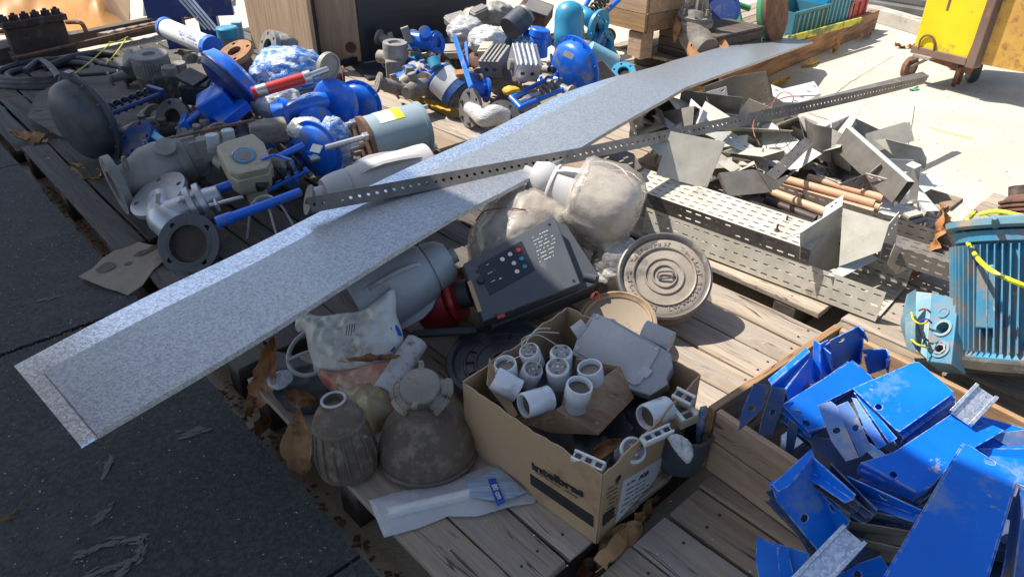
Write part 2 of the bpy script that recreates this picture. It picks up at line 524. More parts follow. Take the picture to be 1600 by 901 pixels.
def defmats():
    M['ground'] = mat('sandy_concrete', (.56, .505, .41), (.47, .42, .335), rough=.9, ns=2.5, dirt=(.44, .38, .29), da=.10, ds=3, bump=.8, bs=30, bd=.012, d2=(.30, .24, .15), d2a=-.1, d2s=70, var=0)
    M['asphalt'] = mat('asphalt', (.020, .020, .021), (.058, .058, .060), rough=.8, ns=75, ramp=(.38, .66), dirt=(.068, .066, .062), da=.24, ds=2.5, bump=1.0, bs=130, bd=.009, d2=(.16, .155, .145), d2a=-.12, d2s=70, var=0)
    M['slabrim'] = mat('chipped_rim', (.16, .155, .15), (.06, .06, .06), rough=.9, ns=30)
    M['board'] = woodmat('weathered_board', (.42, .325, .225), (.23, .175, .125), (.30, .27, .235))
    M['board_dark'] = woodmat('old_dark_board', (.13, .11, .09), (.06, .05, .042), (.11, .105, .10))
    M['beam'] = mat('dark_beam', (.12, .09, .07), (.065, .05, .04), rough=.9, ns=3, stretch=(1, 9, 9), bump=.6, bs=10)
    M['plank'] = mat('orange_plank', (.42, .22, .11), (.26, .13, .07), rough=.8, ns=3, stretch=(1, 10, 10), dirt=(.12, .07, .04), da=.3, ds=3, bump=.5, bs=9)
    M['cratewood'] = woodmat('crate_wood', (.52, .33, .18), (.32, .18, .09), (.30, .22, .15))
    M['galv'] = mat('galvanised_sheet', (.47, .48, .485), (.27, .285, .30), rough=.36, metal=.6, ns=200, kind='spangle', dirt=(.38, .38, .36), da=-.15, ds=5, bump=.6, bs=260, bd=.001, rr=.14, var=.03)
    M['galv_rim'] = mat('galvanised_rim', (.88, .90, .91), (.48, .51, .56), rough=.24, metal=.85, ns=170, kind='spangle', bump=.5, bs=130, bd=.001, rr=.1, var=.03, dirt=(.4, .4, .3), da=-.05, ds=8)
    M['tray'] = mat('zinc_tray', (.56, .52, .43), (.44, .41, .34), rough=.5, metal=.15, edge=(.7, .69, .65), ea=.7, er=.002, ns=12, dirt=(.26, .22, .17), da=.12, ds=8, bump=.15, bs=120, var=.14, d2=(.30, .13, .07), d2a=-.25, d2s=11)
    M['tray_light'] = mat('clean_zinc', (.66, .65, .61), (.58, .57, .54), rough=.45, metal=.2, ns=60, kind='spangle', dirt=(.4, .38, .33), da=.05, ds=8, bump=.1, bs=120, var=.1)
    M['tray_dark'] = mat('dull_shaded_zinc', (.22, .20, .175), (.145, .13, .11), rough=.5, metal=.25, ns=12, dirt=(.16, .12, .09), da=.2, ds=8, bump=.2, bs=100, var=.15, d2=(.22, .09, .05), d2a=-.1, d2s=10)  # dull brownish zinc, darkened to put the heap's inner shade into its colour
    M['anglebar'] = mat('dull_steel_bar', (.17, .155, .14), (.10, .093, .085), rough=.55, metal=.35, ns=14, dirt=(.12, .08, .06), da=.2, ds=22, bump=.25, bs=160)
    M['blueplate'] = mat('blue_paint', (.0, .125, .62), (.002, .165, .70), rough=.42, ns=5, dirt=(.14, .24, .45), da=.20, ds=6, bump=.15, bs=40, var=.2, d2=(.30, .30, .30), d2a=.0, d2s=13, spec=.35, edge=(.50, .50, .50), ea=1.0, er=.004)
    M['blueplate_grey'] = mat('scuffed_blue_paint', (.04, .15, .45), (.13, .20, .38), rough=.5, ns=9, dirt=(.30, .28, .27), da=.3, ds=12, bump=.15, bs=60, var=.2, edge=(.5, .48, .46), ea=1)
    M['blueplate_shaded'] = mat('dusty_shaded_blue_grey', (.012, .06, .22), (.05, .065, .10), rough=.6, ns=8, dirt=(.11, .10, .095), da=.3, ds=14, bump=.2, bs=60, var=.25, edge=(.3, .3, .3), ea=1)  # darker copy of the plate blue: dust plus painted-in shade of unlit undersides
    M['blue'] = mat('valve_blue', (.002, .12, .66), (.004, .15, .70), rough=.38, ns=6, dirt=(.15, .16, .2), da=.30, ds=11, bump=.2, bs=55, coat=.3, edge=(.3, .32, .36), ea=.4)
    M['blue_dirty'] = mat('dirty_valve_blue', (.02, .09, .33), (.035, .11, .30), rough=.55, ns=6, dirt=DUST, da=.35, ds=12, bump=.3, bs=60)
    M['teal'] = mat('turquoise_paint', (.02, .25, .42), (.03, .30, .47), rough=.42, ns=6, dirt=(.20, .22, .22), da=.18, ds=14, bump=.2, bs=60, coat=.2, edge=(.3, .35, .4), ea=.4)
    M['teal_pale'] = mat('pale_turquoise_paint', (.16, .38, .48), (.24, .42, .48), rough=.5, ns=8, dirt=(.38, .36, .30), da=.35, ds=16, bump=.2, bs=60)
    M['navy'] = mat('navy_paint', (.015, .035, .16), (.02, .05, .2), rough=.45, ns=6, dirt=(.12, .12, .13), da=.2, ds=9)
    M['greyblue'] = mat('grey_blue_paint', (.038, .05, .068), (.055, .065, .08), rough=.5, ns=6, dirt=(.10, .085, .07), da=.35, ds=11, bump=.2, bs=60, edge=(.2, .2, .2), ea=.3)
    M['castgrey'] = mat('cast_grey', (.30, .29, .27), (.20, .19, .175), rough=.6, metal=.2, ns=8, dirt=(.20, .17, .14), da=.28, ds=14, bump=.35, bs=70, edge=(.5, .5, .5), ea=.3)
    M['silver'] = mat('silver_cast', (.50, .51, .53), (.40, .41, .43), rough=.4, metal=.65, ns=8, dirt=(.24, .22, .2), da=.12, ds=16, bump=.35, bs=90, bd=.0015)
    M['greyflange'] = mat('dark_grey_flange', (.085, .088, .092), (.06, .063, .066), rough=.6, metal=.2, ns=9, dirt=(.2, .17, .14), da=.1, ds=18, bump=.25, bs=80, edge=(.4, .4, .4), ea=.5)
    M['primer'] = mat('dull_steel_grey', (.20, .19, .18), (.14, .13, .12), rough=.6, metal=.3, ns=9, dirt=(.30, .20, .13), da=.2, ds=18, bump=.25, bs=80)
    M['dusty'] = mat('dust_caked_metal', (.30, .265, .22), (.20, .175, .145), rough=.85, ns=9, dirt=(.13, .105, .085), da=.3, ds=16, bump=.5, bs=60, edge=(.4, .38, .33), ea=.3)
    M['dustydark'] = mat('dust_caked_dark', (.085, .075, .062), (.05, .044, .038), rough=.85, ns=9, dirt=(.19, .165, .135), da=.25, ds=16, bump=.5, bs=60)
    M['rust'] = mat('rusty_iron', (.22, .105, .06), (.12, .06, .04), rough=.85, ns=12, dirt=(.06, .04, .03), da=.3, ds=20, bump=.5, bs=70)
    M['rust_orange'] = mat('orange_rust', (.40, .19, .075), (.30, .14, .06), rough=.8, ns=9, dirt=(.15, .08, .05), da=.25, ds=14, bump=.3, bs=70)
    M['rust_dark'] = mat('dark_rusty_iron', (.065, .042, .034), (.035, .026, .022), rough=.8, ns=12, dirt=(.13, .09, .065), da=.2, ds=14, bump=.5, bs=60)
    M['diecast'] = mat('dusty_die_cast', (.40, .40, .40), (.32, .32, .325), rough=.65, metal=.1, ns=7, dirt=(.46, .45, .43), da=.2, ds=9, bump=.3, bs=120, edge=(.6, .6, .6), ea=.6)
    M['black'] = mat('black_plastic', (.018, .018, .02), (.028, .028, .03), rough=.45, ns=8, dirt=(.09, .085, .08), da=.12, ds=14, bump=.15)
    M['rubber'] = mat('black_rubber', (.022, .022, .026), (.034, .034, .04), rough=.55, ns=8, dirt=(.10, .095, .09), da=.12, ds=9, bump=.15)
    M['hole'] = mat('dark_bore', (.03, .012, .01), (.02, .01, .01), rough=.7)
    M['lampgrey'] = mat('grey_lamp_casting', (.44, .445, .46), (.38, .385, .40), rough=.5, metal=.1, ns=5, dirt=(.24, .22, .2), da=.1, ds=9, bump=.3, bs=140, bd=.0008)
    M['lampwhite'] = mat('pale_lamp_casting', (.52, .50, .49), (.45, .43, .42), rough=.6, ns=5, dirt=(.33, .28, .24), da=.1, ds=9, bump=.3, bs=140, bd=.0008)
    M['wrap'] = mat('dusty_plastic_wrap', (.68, .60, .51), (.50, .41, .33), rough=.28, ns=5, stretch=(1, 1.5, 3), dirt=(.26, .18, .12), da=.22, ds=6, bump=.7, bs=6, bd=.012, coat=.9, d2=(.80, .77, .72), d2a=.0, d2s=11)  # pale second streaks paint film highlights into the colour, over real dust
    M['wrapwhite'] = mat('milky_plastic_wrap', (.66, .64, .61), (.46, .44, .42), rough=.25, ns=9, stretch=(1, 2, 4), dirt=(.36, .32, .28), da=.2, ds=12, bump=1, bs=26, bd=.008, coat=.5)
    M['wrapblue'] = mat('wrap_over_blue', (.50, .58, .68), (.03, .20, .62), rough=.25, ns=16, stretch=(1, 2, 3), bump=1, bs=30, bd=.008, coat=.5, ramp=(.42, .58))
    M['iron_disc'] = mat('dusty_cast_cover', (.42, .36, .29), (.28, .235, .19), rough=.6, metal=.25, ns=7, dirt=(.10, .09, .085), da=.18, ds=7, bump=.3, bs=90, edge=(.07, .065, .06), ea=.6)
    M['vfd'] = mat('slate_plastic', (.062, .068, .078), (.075, .08, .088), rough=.45, ns=5, dirt=(.17, .155, .14), da=.12, ds=7, bump=.05, bs=150)
    M['vfd_dark'] = mat('keypad_black', (.018, .02, .026), rough=.35, bump=.02)
    M['white'] = mat('off_white_paint', (.70, .69, .66), (.62, .61, .58), rough=.45, ns=8, dirt=(.42, .38, .33), da=.08, ds=14, bump=.08)
    M['porcelain'] = mat('white_porcelain', (.66, .67, .68), (.60, .61, .62), rough=.18, ns=8, dirt=(.40, .37, .33), da=.13, ds=16, bump=.05, coat=.6, var=.05)
    M['brass'] = mat('dull_screw_shell', (.20, .18, .14), (.10, .09, .07), rough=.5, metal=.5)
    M['cardboard'] = mat('cardboard', (.46, .305, .175), (.40, .262, .15), rough=.85, ns=3, dirt=(.27, .175, .10), da=.12, ds=6, bump=.12, bs=40, var=.04)
    M['cardboard_grey'] = mat('faded_cardboard', (.33, .27, .20), (.28, .22, .16), rough=.88, ns=3, dirt=(.09, .055, .035), da=.0, ds=9, bump=.15, bs=40)
    M['torncard'] = mat('torn_fibrous_cardboard', (.42, .29, .18), (.25, .13, .065), rough=.9, ns=9, stretch=(1, 4, 1), bump=.6, bs=22, dirt=(.5, .42, .32), da=.15, ds=22)
    M['ink'] = mat('black_ink', (.025, .024, .023), rough=.6, bump=0)
    M['paper'] = mat('white_paper_label', (.52, .52, .54), (.46, .46, .48), rough=.7, ns=10)
    M['leaf'] = mat('dry_brown_leaf', (.36, .16, .05), (.20, .085, .03), rough=.55, ns=14, dirt=(.06, .03, .018), da=.3, ds=26, bump=.6, bs=30, var=.3)
    M['leaf_tan'] = mat('tan_dry_leaf', (.46, .26, .11), (.32, .16, .065), rough=.6, ns=14, dirt=(.12, .06, .03), da=.25, ds=26, bump=.6, bs=30, var=.2)
    M['leaf_yellow'] = mat('yellow_leaf', (.62, .40, .03), (.50, .27, .03), rough=.6, ns=9, dirt=(.3, .13, .03), da=.1, ds=24, bump=.5, bs=30, var=.1)
    M['leaf_orange'] = mat('orange_leaf', (.38, .19, .02), (.28, .12, .02), rough=.6, ns=9, dirt=(.12, .06, .02), da=.15, ds=34, bump=.5, bs=30)
    M['tarp'] = mat('orange_tarp', (.66, .31, .07), (.55, .24, .05), rough=.5, ns=3, dirt=(.4, .2, .08), da=.1, ds=5, bump=.3, bs=14, coat=.2)
    M['red'] = mat('red_paint', (.55, .025, .02), (.42, .02, .02), rough=.35, coat=.3, dirt=(.2, .08, .06), da=.08)
    M['red_dark'] = mat('deep_red_paint', (.33, .02, .02), (.24, .015, .015), rough=.45)
    M['yellow'] = mat('yellow_paint', (.80, .62, .01), (.74, .54, .01), rough=.5, ns=5, dirt=(.42, .26, .06), da=.13, ds=9, bump=.2, bs=50, d2=(.16, .09, .05), d2a=-.22, d2s=14)
    M['yellow_old'] = mat('rusting_ochre_paint', (.60, .36, .05), (.48, .26, .06), rough=.7, ns=8, dirt=(.26, .13, .05), da=.25, ds=14, bump=.4, bs=60)
    M['stripyellow'] = mat('yellow_strap', (.72, .72, .03), (.6, .6, .03), rough=.4, bump=.1)
    M['motor'] = mat('motor_blue', (.03, .20, .34), (.07, .25, .37), rough=.55, ns=7, dirt=(.24, .19, .15), da=.4, ds=11, bump=.3, bs=60, edge=(.3, .25, .2), ea=.6, d2=(.42, .42, .38), d2a=-.12, d2s=22)
    M['motor_pale'] = mat('faded_motor_blue', (.10, .26, .35), (.17, .29, .33), rough=.6, ns=8, dirt=(.35, .30, .22), da=.3, ds=13, bump=.3, bs=60)
    M['can'] = mat('grey_blue_can', (.27, .34, .37), (.24, .30, .33), rough=.45, dirt=(.3, .27, .22), da=.1, ds=10, bump=.08)
    M['lblyellow'] = mat('yellow_label', (.75, .66, .03), rough=.5, bump=0)
    M['lblblue'] = mat('blue_label', (.01, .06, .36), (.012, .08, .42), rough=.4, bump=0)
    M['cream'] = mat('cream_plastic', (.45, .39, .28), (.40, .34, .24), rough=.45, dirt=(.22, .18, .13), da=.15, ds=14, bump=.1, edge=(.5, .45, .36), ea=.3)
    M['dial'] = mat('blue_dial', (.06, .20, .30), (.05, .16, .26), rough=.2, coat=1)
    M['copper'] = mat('brown_pipe', (.58, .37, .23), (.50, .31, .19), rough=.55, ns=6, dirt=(.22, .12, .08), da=.12, ds=8, bump=.1, var=.1)
    M['darkpipe'] = mat('dark_brown_pipe', (.09, .06, .05), (.06, .04, .035), rough=.5, ns=6, dirt=(.3, .2, .16), da=.15, ds=8)
    M['cabwood'] = mat('wood_grain_panel', (.52, .36, .235), (.37, .245, .155), rough=.5, ns=3, stretch=(14, 14, .8), dirt=(.16, .10, .06), da=.15, ds=2.2, bump=.1, bs=9, var=.05)
    M['cabblack'] = mat('black_wood_panel', (.022, .024, .030), (.03, .032, .04), rough=.42, ns=3, stretch=(1, 14, 14), bump=.35, bs=6, var=.02)
    M['steelrod'] = mat('bright_steel', (.55, .55, .55), (.45, .45, .45), rough=.3, metal=.85, bump=.05)
    M['concrete'] = mat('grey_concrete', (.42, .39, .33), (.33, .30, .25), rough=.85, ns=5, bump=.4, dirt=(.2, .17, .13), da=.2)
    M['crateteal'] = mat('teal_plastic', (.04, .17, .22), (.06, .2, .26), rough=.5, bump=.1)
    M['crateblue'] = mat('bright_blue_plastic', (.02, .25, .50), (.03, .3, .55), rough=.4, bump=.1)
    M['cratered'] = mat('red_plastic', (.45, .06, .05), (.38, .05, .04), rough=.5, bump=.1)
    M['green'] = mat('green_paint', (.06, .26, .12), (.08, .30, .15), rough=.5, dirt=(.2, .2, .1), da=.2, ds=9)
    M['brownpaint'] = mat('brown_paint', (.20, .13, .10), (.13, .085, .065), rough=.7, dirt=(.25, .12, .06), da=.25, ds=12)
    M['film'] = mat('clear_film', (.75, .77, .8), (.65, .68, .72), rough=.16, ns=12, bump=1, bs=30, bd=.004, alpha=.42, coat=.6, var=0)
    M['film_tan'] = mat('dusty_tan_film', (.60, .545, .47), (.44, .385, .32), rough=.25, ns=9, bump=1, bs=22, bd=.005, alpha=.5, coat=.7, var=0, dirt=(.3, .2, .13), da=.2, ds=8)
    M['bag'] = mat('white_carrier_bag', (.78, .76, .71), (.68, .65, .59), rough=.42, ns=5, dirt=(.28, .22, .16), da=.13, ds=8, bump=.5, bs=18, bd=.004, coat=.2)
    M['bagpink'] = mat('pink_bag', (.50, .14, .10), (.58, .34, .24), rough=.4, ns=7, bump=.5, bs=20, coat=.2, dirt=(.5, .46, .3), da=.3, ds=6)
    M['bagyellow'] = mat('pale_yellow_bag', (.50, .45, .25), (.44, .36, .22), rough=.42, ns=6, bump=.6, bs=20, coat=.2, dirt=(.40, .13, .12), da=.2, ds=4)
    M['lampbrown'] = mat('soiled_brown_casting', (.14, .105, .078), (.095, .07, .053), rough=.75, ns=9, dirt=(.21, .165, .125), da=.35, ds=26, bump=.5, bs=80, d2=(.17, .09, .05), d2a=.0, d2s=24)
    M['box_inner'] = M['cardboard']
    M['meterglass'] = mat('clear_cap', (.6, .65, .68), rough=.1, alpha=.55, coat=.8, bump=0)
    M['roof'] = mat('shade_roof_sheet', (.30, .30, .30), (.24, .24, .24), rough=.6, metal=.3)
    M['terracotta'] = mat('dirty_tan_plastic', (.40, .30, .18), (.33, .24, .15), rough=.5, dirt=(.2, .15, .1), da=.2)
    M['wire_white'] = mat('white_wire_insulation', (.6, .57, .5), rough=.5, bump=0)
    M['wire_red'] = mat('red_wire_insulation', (.45, .06, .03), rough=.5, bump=0)
    M['wire_yellow'] = mat('yellow_wire_insulation', (.65, .6, .03), rough=.5, bump=0)
    M['wire_black'] = mat('black_wire_insulation', (.02, .02, .02), rough=.5, bump=0)
    M['copperwire'] = mat('orange_wire', (.42, .15, .06), rough=.5, bump=0)
defmats()
# ================================================================ setting
PZ = .14                                   # pallet deck height
mb = MB(); mb.add([(-60, -20, 0), (60, -20, 0), (60, 120, 0), (-60, 120, 0)], [(0, 1, 2, 3)])
link_mesh('ground', mb, M['ground'], None, 0)['kind'] = 'structure'

# raised asphalt platform at the left, in slabs parted by joints
def jag(t, s0, s1, n, a, seed):
    r = random.Random(seed); return [(s0 + (s1 - s0) * i / n, t + r.uniform(-a, a)) for i in range(n + 1)]
mb = MB()
SE = .452                                   # platform edge (coordinate across the boards)
cuts = [(-3.0, .0, 1), (.985, .012, 2), (2.40, .004, 3), (4.11, .003, 4), (9.0, 0, 5)]
for i in range(4):
    g0 = .004 if i != 1 else .002; g1 = .010 if i == 1 else .004
    lo = jag(cuts[i][0] + (.004 if i else 0), -4, SE, 44, cuts[i][1], cuts[i][2])
    hi = jag(cuts[i + 1][0] - (.016 if i == 1 else .006), -4, SE, 44, cuts[i + 1][1], cuts[i + 1][2])
    r = random.Random(40 + i)
    edge = [(SE + r.uniform(-.006, .006), hi[-1][1] + (lo[-1][1] - hi[-1][1]) * k / 30) for k in range(1, 30)]
    out = lo + edge[::-1] + hi[::-1]
    # corner frame: x across (DB), y along (DA)
    fm = Matrix((DB, DA, V((0, 0, 1)))).transposed().to_4x4(); fm.translation = (0, 0, .12)
    mb.plate(out, [], .12, fm)
link_mesh('asphalt', mb, M['asphalt'], None, 0)['kind'] = 'structure'
mb = MB(); r = random.Random(3)
fm = Matrix((DB, DA, V((0, 0, 1)))).transposed().to_4x4(); fm.translation = (0, 0, .06)
mb.plate([(-4, -3), (SE - .03, -3), (SE - .03, 9), (-4, 9)], [], .05, fm)
link_mesh('asphalt_base', mb, M['asphalt'], None, 0)['kind'] = 'structure'

# crumbs, chips and dry litter on the floor: uncountable
def crumbs(name, n, place, size, mt, seed, flat=.4):
    r = random.Random(seed); mb = MB()
    for i in range(n):
        p = place(r); s = size * r.uniform(.4, 1.5)
        a = r.uniform(0, 6.3); e = r.uniform(.4, 1)
        q = [V((math.cos(a + k * 1.57 + r.uniform(-.4, .4)) * s, math.sin(a + k * 1.57 + r.uniform(-.4, .4)) * s * e, 0)) for k in range(4)]
        mb.add([p + v for v in q] + [p + v * .6 + V((0, 0, s * flat)) for v in q], [(4, 5, 6, 7), (0, 1, 5, 4), (1, 2, 6, 5), (2, 3, 7, 6), (3, 0, 4, 7)])
    o = link_mesh(name, mb, mt, None, 0); o['kind'] = 'stuff'
    return o
props(crumbs('grit', 2600, lambda r: ST2(r.uniform(-1.6, .44), r.uniform(.3, 4), .121), .0022, M['concrete'], 5), 'pale grit scattered over the dark asphalt platform', 'grit')
props(crumbs('dry_litter', 200, lambda r: ST2(r.uniform(-1.1, .3), 2.388 + r.gauss(0, .012), .121), .0032, M['leaf_orange'], 6), 'dry plant crumbs caught in the joint of the asphalt', 'litter')
def sandspot(r):
    return V((r.uniform(1.2, 5.5), r.uniform(2.6, 7.5), .001))
props(crumbs('sand_litter', 900, sandspot, .005, M['leaf_tan'], 8, .3), 'straw and leaf crumbs strewn over the sunlit sandy ground', 'litter')
props(crumbs('pallet_crumbs', 420, lambda r: ST2(r.uniform(.55, 1.95), r.uniform(-.4, 2.7), PZ + .002), .0020, M['porcelain'], 9), 'tiny pale crumbs lying on the pallet boards', 'crumbs')
def gapspot(r): return ST2(r.uniform(.46, .53), r.uniform(.2, 4.0), .002 + r.random() * .02)
props(crumbs('gap_litter', 500, gapspot, .008, M['leaf'], 11), 'dark leaf litter in the gap beside the platform', 'litter')

# pale scuffs and dry mortar marks on the asphalt (thin splashes)
mb = MB()
def scuff(pts, w, seed):
    r = random.Random(seed)
    for i in range(len(pts) - 1):
        a = P(*pts[i], .122); b = P(*pts[i + 1], .122)
        n = 26
        for k in range(n):
            q = a.lerp(b, r.random()) + V((r.gauss(0, w), r.gauss(0, w), 0)); s = r.uniform(.002, .007)
            an = r.uniform(0, 6.3); d = (b - a).normalized() * r.uniform(1, 3.2)
            mb.add([q + V((math.cos(an + j * 1.05) * s, math.sin(an + j * 1.05) * s, 0)) + d * s * math.cos(j * 1.05) for j in range(6)] +
                   [q + V((0, 0, .0015))], [(j, (j + 1) % 6, 6) for j in range(6)])
scuff([(120, 868), (160, 850), (228, 838)], .006, 1); scuff([(150, 815), (172, 790)], .006, 2); scuff([(160, 742), (176, 712)], .003, 3)
scuff([(190, 880), (150, 895)], .007, 4); scuff([(290, 676), (325, 668)], .01, 5); scuff([(222, 845), (215, 870), (185, 893)], .006, 6)
scuff([(60, 470), (88, 462)], .006, 7)
o = link_mesh('dry_mortar_splashes', mb, mat('dried_mortar', (.17, .165, .155), rough=.9), None, 0); props(o, 'pale dried mortar scuffs on the dark asphalt', 'mortar splash', None, 'stuff')

# ---- pallets
def pallet(label, s0, s1, t0, t1, bw, gap, mt, top=PZ, base=0.0, seed=1, ends=.0, ang=0, mts=None, grp='wooden pallets', nails=False):
    r = random.Random(seed)
    c = ST2((s0 + s1) / 2, (t0 + t1) / 2, base)
    t = Thing('wooden_pallet', label, 'pallet', c, grp)
    R = Matrix.Rotation(ang, 3, 'Z')
    da, db = R @ DA, R @ DB
    L = t1 - t0; n = int(round((s1 - s0) / (bw + gap)))
    th = .02
    for i in range(n):
        s = s0 + (i + .5) * (s1 - s0) / n - (s0 + s1) / 2
        p = c + db * s + V((0, 0, top - base - th / 2 + r.uniform(-.002, .001))) + da * r.uniform(-ends, ends)
        f = frx(p, da + db * r.uniform(-.005, .005), V((r.uniform(-.01, .01), r.uniform(-.01, .01), 1)))
        mb = MB(); w = (s1 - s0) / n - gap * r.uniform(.5, 1.6)
        # slightly wavy plank with rounded ends
        k = 12; vs = []; fs = []
        for a in range(k + 1):
            x = -L / 2 + L * a / k
            e = r.uniform(-.002, .002)
            for (yy, zz) in ((-w / 2 + e, -th / 2), (w / 2 + e * .5, -th / 2), (w / 2 + e * .5, th / 2), (-w / 2 + e, th / 2)):
                vs.append((x + (r.uniform(-.006, .006) if a in (0, k) else 0), yy, zz + .0015 * math.sin(a * 1.3 + i)))
        for a in range(k):
            for q in range(4):
                fs.append((a * 4 + q, a * 4 + (q + 1) % 4, a * 4 + 4 + (q + 1) % 4, a * 4 + 4 + q))
        fs += [(3, 2, 1, 0), (k * 4, k * 4 + 1, k * 4 + 2, k * 4 + 3)]
        mb.add(vs, fs)
        bo = t.add('deck_board', mb, (mts[i % len(mts)] if mts else mt), f, 30, .003)
        if nails:
            for q in (-.44, 0, .44):
                for y in (-.26, .24):
                    if r.random() < .3: continue
                    x_ = q * L + r.uniform(-.01, .01)
                    g = f @ Matrix.Translation((x_, y * w + r.uniform(-.006, .006), th / 2))
                    t.add('nail', MB().lathe([(.0038, 0), (.0034, .0022), (0, .0026)], g, 8), M['rust_dark'], parent=bo)
    for q in (-.44, 0, .44):
        p = c + da * (q * L) + V((0, 0, (top - base - th) / 2 - .001))
        mb = MB().box((0, 0, 0), (s1 - s0 - .01, .085, top - base - th - .004))
        t.add('bearer', mb, M['beam'], frx(p, db), 0, .004)
    return t
pal_near = pallet('weathered wooden pallet under the open cardboard box, beside the asphalt platform', .53, 2.02, .655, 1.73, .115, .007, M['board'], seed=2, nails=True)
pallet('weathered wooden pallet under the crate of blue plates, nearest the camera', .66, 1.93, -.75, .585, .115, .009, M['board'], seed=3, nails=True)
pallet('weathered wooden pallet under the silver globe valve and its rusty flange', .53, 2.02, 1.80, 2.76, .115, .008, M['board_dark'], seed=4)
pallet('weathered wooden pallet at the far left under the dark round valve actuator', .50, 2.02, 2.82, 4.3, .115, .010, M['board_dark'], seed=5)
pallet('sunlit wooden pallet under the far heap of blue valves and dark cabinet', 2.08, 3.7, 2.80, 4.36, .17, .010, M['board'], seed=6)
pallet('wooden pallet under the heap of perforated cable trays', 2.10, 3.44, .75, 2.72, .14, .010, M['board'], seed=7, nails=True)
pallet('sunlit wooden pallet under the blue electric motor', 1.99, 3.6, -1.1, .68, .13, .008, M['board'], seed=8, nails=True)

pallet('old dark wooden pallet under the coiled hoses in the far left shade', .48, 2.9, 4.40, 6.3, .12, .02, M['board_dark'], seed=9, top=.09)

# far right low platform with an orange edge plank, strip end rests on it
A = P(1196, 122, .0); Bq = P(1367, 47, .0)
t = Thing('low_platform', 'low timber platform with orange brown edge plank under the far end of the strip', 'platform', A)
d = (Bq - A).normalized(); A0 = A - d * .62
nrm = V((-d.y, d.x, 0))
if nrm.x > 0: nrm = -nrm
L = (Bq - A0).length
t.add('edge_plank', MB().box((0, 0, 0), (L, .05, .17)), M['plank'], frx(A0 + d * L / 2 + V((0, 0, .087)) + nrm * .025, d), 0, .006)
for i in range(7):
    t.add('deck_board', MB().box((0, 0, 0), (L - .02, .125, .022)), M['board'], frx(A0 + d * L / 2 + nrm * (.125 + i * .135) + V((0, 0, .158)), d), 0, .003)
for i in range(4):
    t.add('bearer', MB().box((0, 0, 0), (.09, .95, .14)), M['beam'], frx(A0 + d * (.3 + (L - .5) * i / 3) + nrm * .54 + V((0, 0, .072)), d), 0, .004)

# corrugated canopy overhead, unseen, added and narrowed to shape the near-left shade
rs, RZ = .36, 3.6
mb = MB(); rows = []
for i in range(161):
    t_ = -6 + i * .1; rows.append([ST2(rs, t_, RZ + .03 * math.sin(i * 1.6)), ST2(-2.1, t_, RZ + .3 + .03 * math.sin(i * 1.6))])
mb.ribbon(rows, .004)
t = Thing('shade_canopy', 'unseen added canopy on steel posts shading the near left of the yard', 'shade_canopy', ST2(-1.9, 2, 0))
t.add('shade_roof_sheet', mb, M['roof'])
for k in range(3):
    a = ST2(-2.0, -3 + 5 * k, 0)
    t.add('post', MB().box((0, 0, 0), (.12, .12, 3.6)), M['navy'], frx(a + V((0, 0, 1.8)), DA), 0, .005)
    b = ST2(-.87, -3 + 5 * k, RZ + .09)
    t.add('rafter', MB().box((0, 0, 0), (2.4, .08, .14)), M['navy'], frx(b + V((0, 0, -.02)), DB * 2.46 - V((0, 0, .3))), 0, .004)

# ---- background: concrete sleepers and steel sections at the far right
def beam(name, label, cat, a, b, w, h, mt, grp=None, bevel=.006, up=(0, 0, 1)):
    a, b = V(a), V(b)
    return solo(name, label, cat, MB().box((0, 0, 0), ((b - a).length, w, h)), mt, a, frx((a + b) / 2, b - a, up), grp, 0, bevel)
beam('concrete_kerb', 'pale concrete kerb beam lying on the sand behind the yellow skip', 'kerb', P(1335, 12, .06) , P(1460, 48, .06), .14, .12, M['concrete'])
for i, (a, b, w) in enumerate([((1290, -6), (1470, 24), .05), ((1330, -14), (1480, 10), .06)]):
    beam('steel_section', ['grey steel section lying just behind the concrete kerb', 'grey steel section lying farthest behind the kerb at the top edge'][i], 'steel section', P(*a, .12), P(*b, .12), .09, .06, M['primer'], 'steel sections behind the kerb')
    beam('timber_bearer', ['timber bearer under the nearer grey steel section', 'timber bearer under the farthest grey steel section'][i], 'timber', P(a[0] + 5, a[1] + 3, .045), P(b[0], b[1] + 3, .045), .12, .088, M['beam'], 'bearers under the steel sections')
for k in range(0):
    pass
